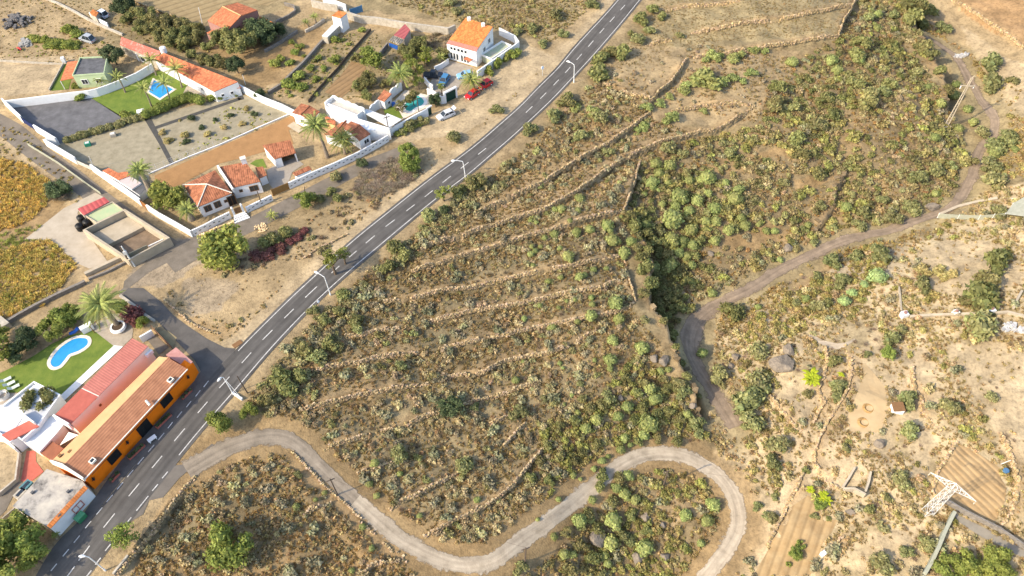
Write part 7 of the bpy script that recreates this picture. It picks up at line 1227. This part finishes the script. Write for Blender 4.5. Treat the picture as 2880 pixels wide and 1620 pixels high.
many(3,1,"1500,350,90 1660,250,90 1830,225,55 1230,740,90 1430,640,90 970,690,80 830,510,45 1150,560,65 2220,390,130 2270,30,100 2240,230,100 2290,690,90 450,1000,50 640,840,45 900,820,70 1080,1110,110 880,1130,70 650,1180,90 740,1390,90 480,1330,60 1550,1420,100 520,620,60 160,400,60", GW, **GB)
many(3,2,"500,190,80 2090,385,180 1240,510,90 1330,420,60 1000,670,40 710,1010,90 670,1110,60 1410,1120,100 1400,1420,100 1830,1190,110 2230,1100,70 270,150,50", GW, **GB); many(2,2,"2060,860,100 2460,640,110 2450,930,130 2350,1120,150 2450,1050,130 2420,1350,120 1700,960,80 1720,1060,80 970,1110,80 310,1110,40 420,1160,40 60,1260,90 1850,1340,80 680,960,40 1340,330,50", GW, **GB)
many(2,3,"1130,1030,80 1180,1080,60 1870,20,60 2470,750,50 2560,850,50 900,1430,50 90,1370,80", GW, **GB); many(3,3,"100,130,110 60,300,90 60,650,40 40,850,60 780,160,50 1200,660,50 460,850,45 1570,1110,90 1370,1200,70 1120,1310,120 1320,480,90", GW, **GB); many(2,0,"180,1320,85 430,1180,90 810,40,70 450,160,80 210,290,60 510,350,55 320,450,55 60,330,50 880,1200,90 700,1370,70 1260,410,80 1690,360,45 1380,320,60", GW, **GB); many(2,1,"290,420,40 970,85,60 1550,60,90 1720,100,60 2190,110,70 1330,370,45 1960,700,50 1480,880,60", GW, **GB)
many(1,3,"1440,210,95 2085,330,95 410,760,40 420,430,45", GW, **GB); many(1,2,"620,700,100 1030,420,60 2200,1190,50 580,230,60 990,280,40 1450,780,60", GW, **GB); many(1,1,"800,350,70 1745,720,80 2490,410,40", GW, **GB); many(1,0,"1960,40,70 2010,130,60 2420,1120,70 1990,1390,80 1480,1330,50 1560,1260,80 1680,1225,60", GW, **GB)
for s in ("1560,1270,75", "1720,1290,85", "1850,1310,60"): many(3,1,s,'golden yellow flowering bush', kind='green', mk='gold', name='flowering_bush', cat='bush', group='golden bushes of the right bank', hz=.8)
OL = dict(kind='green', mk='olive', name='olive_bush', cat='bush', group='dark olive bushes', hz=.95); OW = 'dark olive green bush'
many(3,2,"590,150,60 660,740,70 380,1070,60 2110,90,170 2040,170,120", OW, **OL); many(3,1,"2300,1200,150 2200,1400,120 2050,180,60 330,120,80 480,300,80", OW, **OL); many(3,0,"1450,60,110 1430,180,110 1600,120,90 1520,260,80 1580,480,80 1640,560,70 1730,720,60 1800,900,60 930,440,90 880,560,80 560,1010,80 880,860,90 1000,1050,100 1200,860,70 60,1060,100 100,900,90 290,1400,80 640,1180,80", OW, **OL)
many(2,2,"2200,240,110 1560,1000,60 1450,180,70 1500,80,90 1600,130,100 1650,30,70 1620,470,60 1330,1180,60 1230,1330,60 1520,920,50 960,1180,70", OW, **OL); many(2,1,"1180,740,70 1230,840,80 1330,900,80 1420,1000,80 1350,1080,70 1540,1120,70 1480,880,60 1900,970,60 1750,300,60", OW, **OL); many(3,3,"600,870,30 1000,780,60 380,380,40", OW, **OL); many(2,0,"850,730,110 900,610,90 980,540,80 540,1050,90 560,980,60 1310,200,80 1410,110,70 1510,170,50 1120,540,90 1190,350,40", OW, **OL); many(1,1,"2200,400,110 2050,470,80 1390,1040,90 1500,1130,80 1330,1230,80 620,560,60 760,480,50 830,560,60 300,900,80 200,960,90 100,1000,80", OW, **OL)
many(1,2,"880,60,70 830,240,60 760,560,90 500,620,90 280,900,110 440,880,80 330,1010,90 130,1130,90 700,330,70 840,590,60 1010,330,70", OW, **OL); many(2,3,"760,830,70 870,980,80 700,1130,70 800,1250,80 900,420,70 1080,480,70 590,1380,80", OW, **OL)
many(2,2,"1420,60,85 1520,40,80 1600,70,80 1450,120,75 1540,160,80 1620,210,70 1480,240,65 1560,300,60 1510,340,50 1650,330,55 1690,190,60 1400,30,60 1330,60,60 1590,400,45 1640,600,45 1700,760,50 1750,880,50 1860,1090,50", OW, **OL); many(2,1,"1350,1250,80 1290,1150,75 1420,1330,85 1500,1280,80 1560,1180,75 1380,1400,80 1450,1080,70 1500,1000,65 1630,1330,75 1700,1280,70 1580,1420,75 1740,1380,60 1250,1050,60 1820,1130,60", OW, **OL)
many(2,2,"700,1120,50 780,1200,60 1150,900,50 1250,1050,60 1330,960,55 1480,1060,60 1640,1000,60 1560,1240,60 1450,1260,60 1300,1230,50 900,1180,60 620,1330,60 480,1400,60 1680,1330,60", OW, **OL); many(2,3,"350,130,60 480,240,60 600,300,60 280,300,60 700,200,60 850,130,60 180,450,60 380,480,55 1270,90,60 1450,60,60 1650,100,60 550,1000,60 880,560,60 1000,700,70 1350,1000,60 1200,820,60", OW, **OL)
RB = dict(kind='green', mk='spurge', name='green_bush', cat='bush', group='grey green bushes on the upper terraces', hz=.75)
many(2,0,"1960,800,140 2110,820,70 2230,790,60 2320,810,40 1720,920,70 1760,860,60 2010,560,70 2080,580,60 2220,590,70 2300,560,60 2390,510,50 2460,510,50 2540,510,45 1580,980,50 1590,1200,80 1630,1170,60 1330,1270,60 1270,1300,50 1490,1050,60 1920,1120,45 1350,1080,60 820,1120,70 640,1080,60 2400,740,60 1940,610,45", 'grey green leafy bush', **RB)
TR = dict(kind='crown', mk='tree', name='broadleaf_tree', cat='tree', tree=True, group='broadleaf trees', h=.95)
def tree(i, j, s, w, **k): d = dict(TR); d.update(k); many(i, j, s, w, **d)
tree(0,1,"2350,1110,215",'big light green pepper tree', h=.75); tree(1,2,"800,-170,95 900,-260,70",'slender loose roadside tree', kind='loose', h=2.2); tree(1,1,"1550,130,90 1560,240,95",'green roadside tree', h=1.0); tree(1,1,"510,590,95",'small bright green tree'); tree(1,1,"1890,550,72",'small tree with a bare stem', kind='loose', h=1.7); tree(1,1,"1075,230,52 1900,680,42",'small dark green tree', mk='dark')
tree(0,2,"2225,1385,125 2510,1250,80",'bushy green tree by the dirt lane', h=.8); tree(0,3,"130,1330,240 330,1150,190 180,960,150 420,1280,130",'big yellow green garden tree'); tree(0,3,"1290,1060,140",'loose green roadside tree', kind='loose', h=1.2); tree(0,3,"2350,1150,215",'large round green tree below the road', h=.75); tree(1,2,"1970,1230,110",'lone dark green bushy tree', mk='dark', h=.7); tree(0,2,"100,620,190 20,480,110",'tall light green garden tree', kind='loose'); tree(0,2,"300,560,120 200,690,100",'dark garden tree', mk='dark'); tree(0,2,"560,430,110 670,350,125 770,270,95",'yellow green shrub tree', h=.8); tree(0,2,"490,1180,128",'small tree beside the white house', mk='olive', h=1.3)
tree(0,2,"1235,205,70 1450,370,65",'small yellow green tree by the palm garden'); many(0,2,"1340,260,110 1400,330,70",'reddish brown shrub', kind='green', mk='purple', name='reddish_shrub', cat='shrub', group='reddish shrubs'); many(1,1,"490,880,50 430,930,55 360,970,60 240,1040,80 130,1090,80 20,1130,80",'reddish brown shrub', kind='green', mk='purple', name='reddish_shrub', cat='shrub', group='reddish shrubs', hz=.6)
tree(0,1,"1750,560,165 1640,520,90",'dense green villa tree', h=.8); tree(0,1,"620,505,100",'dark bushy tree by the maize', mk='dark', h=.7); tree(0,0,"1180,620,100 2400,710,85",'round dark green tree', mk='dark', h=1.1); tree(0,0,"2300,430,120 2440,500,130 2545,440,110 2250,480,90",'olive green tree', mk='olive'); tree(1,0,"80,400,125 230,350,80 150,440,80",'dark green tree', mk='dark'); tree(1,0,"1190,640,120",'large round orchard tree', h=.9)
orch = "1310,220,70 1400,160,75 1500,180,80 1590,240,85 1450,270,75 1560,330,85 1680,260,90 1760,310,90 1650,390,80 1830,370,90 1930,330,80 1760,430,80 1880,440,70 1990,370,70 1960,430,60 1720,210,60 1860,260,70 1400,320,60 2010,300,55 1850,490,55"
tree(0,0,orch,'bushy orchard tree', mk='olive', h=.7, group='dense orchard trees'); tree(0,0,"1250,120,90 1330,70,80",'tall dark tree', mk='dark')
many(0,0,"2080,480,55 2150,630,80 2050,600,60 2230,660,70 1950,560,60",'dark orchard bush', **OL); many(0,0,"830,985,60 770,865,42 1280,1160,58 2180,990,65 2350,950,48 1290,1200,50 720,300,75 780,350,60 380,400,55 460,400,50 690,470,60 560,470,60",'green garden bush', kind='green', mk='tree', name='garden_bush', cat='bush', group='green garden bushes'); many(0,0,"2100,1350,42 2255,1290,38 2440,1250,38 1640,1330,40 1700,1410,45 1860,1370,50 2480,1090,35",'yellow green garden shrub', kind='green', mk='gold', name='garden_shrub', cat='shrub', group='yellow shrubs of the dry garden', hz=.8); many(0,0,"1930,1195,45 2170,1210,30 2560,1150,40 1880,1430,40 2030,1280,35 2330,1160,35",'dark garden shrub', kind='green', mk='dark', name='garden_shrub', cat='shrub', group='dark shrubs of the dry garden', hz=.8)
many(1,0,"800,400,60 870,290,35 1070,310,45 400,540,50 250,590,45 190,650,65 350,630,50 360,430,35 450,470,45 330,850,80 460,880,60 450,770,70 630,590,40 800,600,62 550,690,45 680,690,40 610,800,45 930,450,30 480,570,25",'dark green orchard bush', kind='green', mk='tree', name='orchard_bush', cat='bush', group='orchard bushes', hz=.8); tree(1,0,"1130,850,85 1010,890,60 1130,980,62 1300,860,50 1530,560,70 1660,490,80 1880,560,65 1010,600,48 1470,530,60",'shady garden tree', mk='olive', h=.8); tree(1,0,"1600,800,95 1560,700,80 1720,640,85 1640,880,60",'tall garden tree', kind='loose', h=1.4); tree(1,0,"1590,1040,78",'small olive tree over the teal pool', mk='olive', h=1.1); tree(1,0,"1470,1110,72",'grey leafed tree beside the teal pool', mk='olive', kind='loose', h=1.0); tree(1,0,"1810,1060,62",'dense upright dark green tree', mk='dark', hz=1.6, h=1.1); tree(1,0,"1870,930,42",'thin young tree beside the garage', kind='loose', h=2.0); many(1,0,"2350,720,55 2440,650,58 2540,575,60",'green climber on the white wall', kind='green', mk='tree', name='climbing_plant', cat='climber', group='climbers on the white wall', hz=1.1); many(2,0,"30,560,60",'green climber on the white wall', kind='green', mk='tree', name='climbing_plant', cat='climber', group='climbers on the white wall', hz=1.1)
tree(3,3,"1780,1370,125 1960,1330,130 2100,1400,110 2260,1280,120 2340,1390,100",'big yellow green tree at the bottom edge', h=.85); tree(3,2,"1175,690,68",'small bright green tree'); tree(3,3,"500,720,62 270,1210,65 315,1140,42 200,1330,25",'small green fruit tree', h=.8); tree(1,0,"40,970,60",'dark green tree', mk='dark', h=.7)
finish()
# smaller shrubs one can still count: the largest of the scrub
SH = []
for poly, dens, seed, lab, b in ((Z_MID,.028,201,'grey green shrub on the stone walled terraces below the road',0),(Z_SHO,.03,202,'dark grey shrub in the thicket along the hillside edge of the road',0),(Z_RGT,.017,203,'dry grey shrub on the sunlit bank right of the ravine',0),(Z_LOW,.03,204,'grey green shrub on the slope left of the dirt lane',0),(Z_LOOP,.035,205,'olive grey shrub inside the hairpin bend',0),(Z_RAV,.012,206,'olive grey shrub on the bushy ravine slope',0)):
    p = scatter(poly, dens, seed)
    for q in p: SH.append((q, lab))
random.shuffle(SH)
for q, lab in SH[:290]: plant('shrub', 'scrub', 'scrub', q, random.uniform(.9,1.5), .95, lab, 'shrub', 'grey shrubs of the hillsides')
for pxs, lab in ((pl(0,0,"310,385 390,410 460,420"),'long leafy vegetable row nearest the gravel heaps'),(pl(0,0,"480,425 640,440 790,445"),'leafy vegetable row below the grey van'),(pl(0,0,"470,480 620,480 780,490"),'lowest leafy vegetable row above the sandy track')): VEG = globals().setdefault('VEG', []); VEG.append((pxs, lab))
# ------------------------------------------------------------------ palms
def frond(mb, L_, droop, az, el, w_):
    ca, sa = math.cos(az), math.sin(az); P_ = []; x = z = 0.; a = el; n = 9
    for k in range(n+1): P_.append((x, z)); x += L_/n*math.cos(a); z += L_/n*math.sin(a); a -= droop/n
    for k in range(n):
        for s in (-1, 1):
            for m in (0, .5):
                t = (k+m)/n; q = np.array(P_[k])*(1-m)+np.array(P_[k+1])*m; w1 = w_*math.sin(min(1, t*2.2+.12)*1.57)*(1.05-t*.75); bx, bz = q; tx, tz_ = bx+L_*.10*1.2, bz-w1*.35
                def W(x_, y_, z_): return np.array([x_*ca-y_*sa, x_*sa+y_*ca, z_])
                mb.face([W(bx,0,bz), W(bx+L_*.045,0,bz+.02), W(tx+.02,s*w1,tz_), W(tx-L_*.03,s*w1*.9,tz_)])
def palm(crown, base, r, style, lab):
    b = gp(*base); best = min(np.arange(.8,12,.1), key=lambda h: np.linalg.norm((PZ(*crown, b[2]+h)-b)[:2])); c = PZ(*crown, b[2]+best); R_ = r*.25/pxm(c); t = thing('palm_tree', tuple(b), lab, 'palm', 'palms of the gardens'); v = c-b; rg = random.Random(int(crown[0]*7))
    mb = MB(); rr = {'date':.36,'queen':.17,'fan':.75,'small':.2,'big':.42}[style]; n = 10; pts = [b+v*s+np.array([.12*math.sin(s*3),.1*math.sin(s*2),0]) for s in np.linspace(0,1,n)]; pts[-1] = c
    rad = [rr*(1.35-.5*min(1,s*3))*(1+.06*(k%2)) for k, s in enumerate(np.linspace(0,1,n))]
    if style == 'fan': rad = [rr*(1-.45*s) for s in np.linspace(0,1,n)]
    mb.tube(pts, rad, 10); mb.build('trunk', M_PTRUNK if style != 'fan' else mat('palm_skirt', (.33,.28,.22), (.2,.16,.12), 5, bump=.8), t)
    mb = MB(); N = {'date':54,'queen':17,'fan':40,'small':22,'big':62}[style]
    for k in range(N):
        f = (k+.5)/N; el = math.radians(80-95*f)+rg.gauss(0,.08); L_ = R_*1.22*rg.uniform(.85,1.1)*(1 if f > .25 else .8); frond(mb, L_, rg.uniform(.9,1.5) if style != 'fan' else 1.0, k*2.39996+rg.gauss(0,.1), el, R_*(.19 if style in ('date','big') else .26))
    o = mb.build('crown', LM['palm'], t, loc=(0,0,0)); o.location = tuple(c-b); a = o.data.attributes.new('tint', 'FLOAT_COLOR', 'POINT'); nv = len(o.data.vertices); a.data.foreach_set('color', np.hstack([np.repeat(RNG.uniform(.75,1.3,(nv//4+1,1)), 4, axis=0)[:nv]*np.array([[1,1,1]]), np.ones((nv,1))]).astype(np.float32).ravel())
    if style in ('big','date'):
        mb = MB()
        for k in range(6): a_ = k*1.1; q = c+np.array([math.cos(a_)*.5, math.sin(a_)*.5, .15]); mb.tube([c, q+[0,0,.4], q+np.array([math.cos(a_),math.sin(a_),-.1])*R_*.25], [.06,.09,.2], 5)
        mb.build('fruit_stalks', mat('palm_fruit', (.52,.24,.05), (.4,.18,.04), 3), t)
    return t
palm((794,316),(824,396),150,'date','tall feather palm above the villa neighbours tiled roofs'); palm((861,352),(868,386),135,'date','broad palm just inside the long slotted street wall'); palm(T(1,0,1450,745),T(1,0,1490,900),130,'date','large feather palm behind the scalloped wall of the teal pool'); palm(T(1,0,2170,812),T(1,0,2185,905),108,'date','bushy palm beside the red parked cars')
palm(T(1,0,500,222),T(1,0,535,282),45,'small','smaller of two young palms near the white tower'); palm(T(1,0,585,166),T(1,0,602,234),50,'small','larger of two young palms near the white tower')
palm(T(0,0,1510,600),T(0,0,1572,758),92,'queen','slim palm at the end of the curved white wall'); palm(T(0,0,1765,690),T(0,0,1832,880),115,'queen','slim palm between pool and red roofed outbuilding'); palm(T(0,0,1655,835),T(0,0,1716,1040),98,'queen','slim palm leaning over the rhombic pool'); palm(T(0,0,1440,885),T(0,0,1526,1075),92,'queen','slim palm on the lawn left of the rhombic pool'); palm(T(0,0,1178,772),T(0,0,1262,930),82,'queen','slim palm in front of the curved white wall')
palm(T(0,1,1400,265),T(0,1,1545,538),112,'fan','thick trunked palm with a dead leaf skirt by the sheds'); palm(T(0,2,1012,175),T(0,2,1188,385),205,'big','huge feather palm with orange fruit stalks in the white planter'); palm(T(0,1,1885,660),T(0,1,1930,760),100,'fan','low bright palm beside the villa wall'); palm(T(1,1,160,715),T(1,1,165,760),60,'small','small palm like plant across the lane from the villa'); palm(T(0,0,1010,800),T(0,0,1020,870),70,'small','low palm clump beside the pale green house'); palm(T(1,0,1860,570),T(1,0,1870,640),60,'small','small palm left of the two storey house'); palm(T(0,3,560,1030),T(0,3,570,1075),42,'small','small dark palm at the corner of the low white fronted house')
def banana(px, r, lab):
    p = gp(*px); R_ = r*.25/pxm(p); t = thing('banana_plant', tuple(p), lab, 'banana plant', 'banana plants on the right bank'); rg = random.Random(int(px[0]))
    for s in range(3):
        o_ = np.array([rg.gauss(0,R_*.25), rg.gauss(0,R_*.25), 0]); mb = MB(); mb.tube([p+o_, p+o_+[0,0,R_*.7]], [.16,.1], 8); mb.build('stem', mat('banana_stem', (.24,.24,.08)), t); mb = MB()
        for k in range(8):
            a = k*2.4+rg.random(); pts = []; x, z, e = 0, R_*.6, 1.1
            for q in range(6): pts.append((x, z)); x += R_*.19*math.cos(e); z += R_*.19*math.sin(e); e -= .42
            for q in range(5):
                w0, w1 = R_*.15*math.sin((q+.35)/5.4*3.14), R_*.15*math.sin((q+1.35)/5.4*3.14)
                for sg in (-1,1):
                    f = lambda xx, yy, zz: p+o_+np.array([xx*math.cos(a)-yy*math.sin(a), xx*math.sin(a)+yy*math.cos(a), zz]); mb.face([f(pts[q][0],0,pts[q][1]), f(pts[q+1][0],0,pts[q+1][1]), f(pts[q+1][0],sg*w1,pts[q+1][1]-w1*.3), f(pts[q][0],sg*w0,pts[q][1]-w0*.3)])
        o = mb.build('foliage', LM['banana'], t); a_ = o.data.attributes.new('tint', 'FLOAT_COLOR', 'POINT'); nv = len(o.data.vertices); a_.data.foreach_set('color', np.hstack([np.repeat(RNG.uniform(.8,1.2,(nv//4+1,1)),4,axis=0)[:nv]*np.ones((1,3)), np.ones((nv,1))]).astype(np.float32).ravel())
banana(T(3,2,420,950),125,'large bright banana plant right of the dark boulder'); banana(T(3,3,580,700),85,'banana plant among the trees at the top of the ploughed strip'); banana(T(3,3,410,600),60,'small banana plant left of the ploughed strip trees'); banana(T(3,2,720,890),40,'little banana plant beside the winding stone wall'); banana(T(0,0,900,850),55,'banana plant in front of the pale green house'); banana(T(1,0,1700,640),70,'banana plant behind the dark pickup')
def hedge(pxs, h, wd, mk, lab, n=900):
    ln = resample(groundpx(pxs)[:,:2], .7); z = tz(ln); lobes = [(x+random.gauss(0,.15), y+random.gauss(0,.15), zz+h*.45+random.gauss(0,.1), wd*random.uniform(.45,.62)) for (x, y), zz in zip(ln, z)]; v, f, c = cloud(int(ln[0][0]*10) % 999, n, lobes, .17, .7, .85, -.3); o_ = np.array([*ln[0], z[0]]); v[:,2] = z.mean()+(v[:,2]-z.mean()); o = rawmesh('hedge', v-o_, f, LM[mk], col=c, loc=o_); tag(o, lab, 'hedge')
hedge(pl(0,0,"690,1425 850,1375 1000,1335 1200,1270 1440,1195"), 1.3, 1.7, 'green', 'low clipped yellow green hedge along the gravel court', 2600); hedge(pl(0,0,"1515,1175 1620,1130 1750,1070 1870,1025 1960,1000 2020,1050"), 2.2, 2.4, 'tree', 'tall leafy hedge between lawn and dry garden', 2600); hedge(pl(0,0,"2130,1010 2250,985 2370,955"), 1.4, 1.6, 'tree', 'short leafy hedge under the white outbuilding wall', 900)
hedge(pl(1,0,"1430,1370 1560,1300 1700,1240"), 1.0, 1.2, 'tree', 'flowering plants along the foot of the street wall', 900)
for pxs, lab in VEG: hedge(pxs, .6, 1.7, 'tree', lab, 700)
for pt, c, d, l in PLANTERS:
    lobes = [(*(c[:2]+d*l*(s-.5)), .62+random.gauss(0,.06), .32) for s in np.linspace(.12,.88,max(2,int(l/.6)))]; v, f, cc = cloud(int(l*100), int(90*l), lobes, .13, .8, .6); o = rawmesh('shrubs', v-np.array([c[0],c[1],.05]), f, LM['dark'], col=cc, parent=pt)
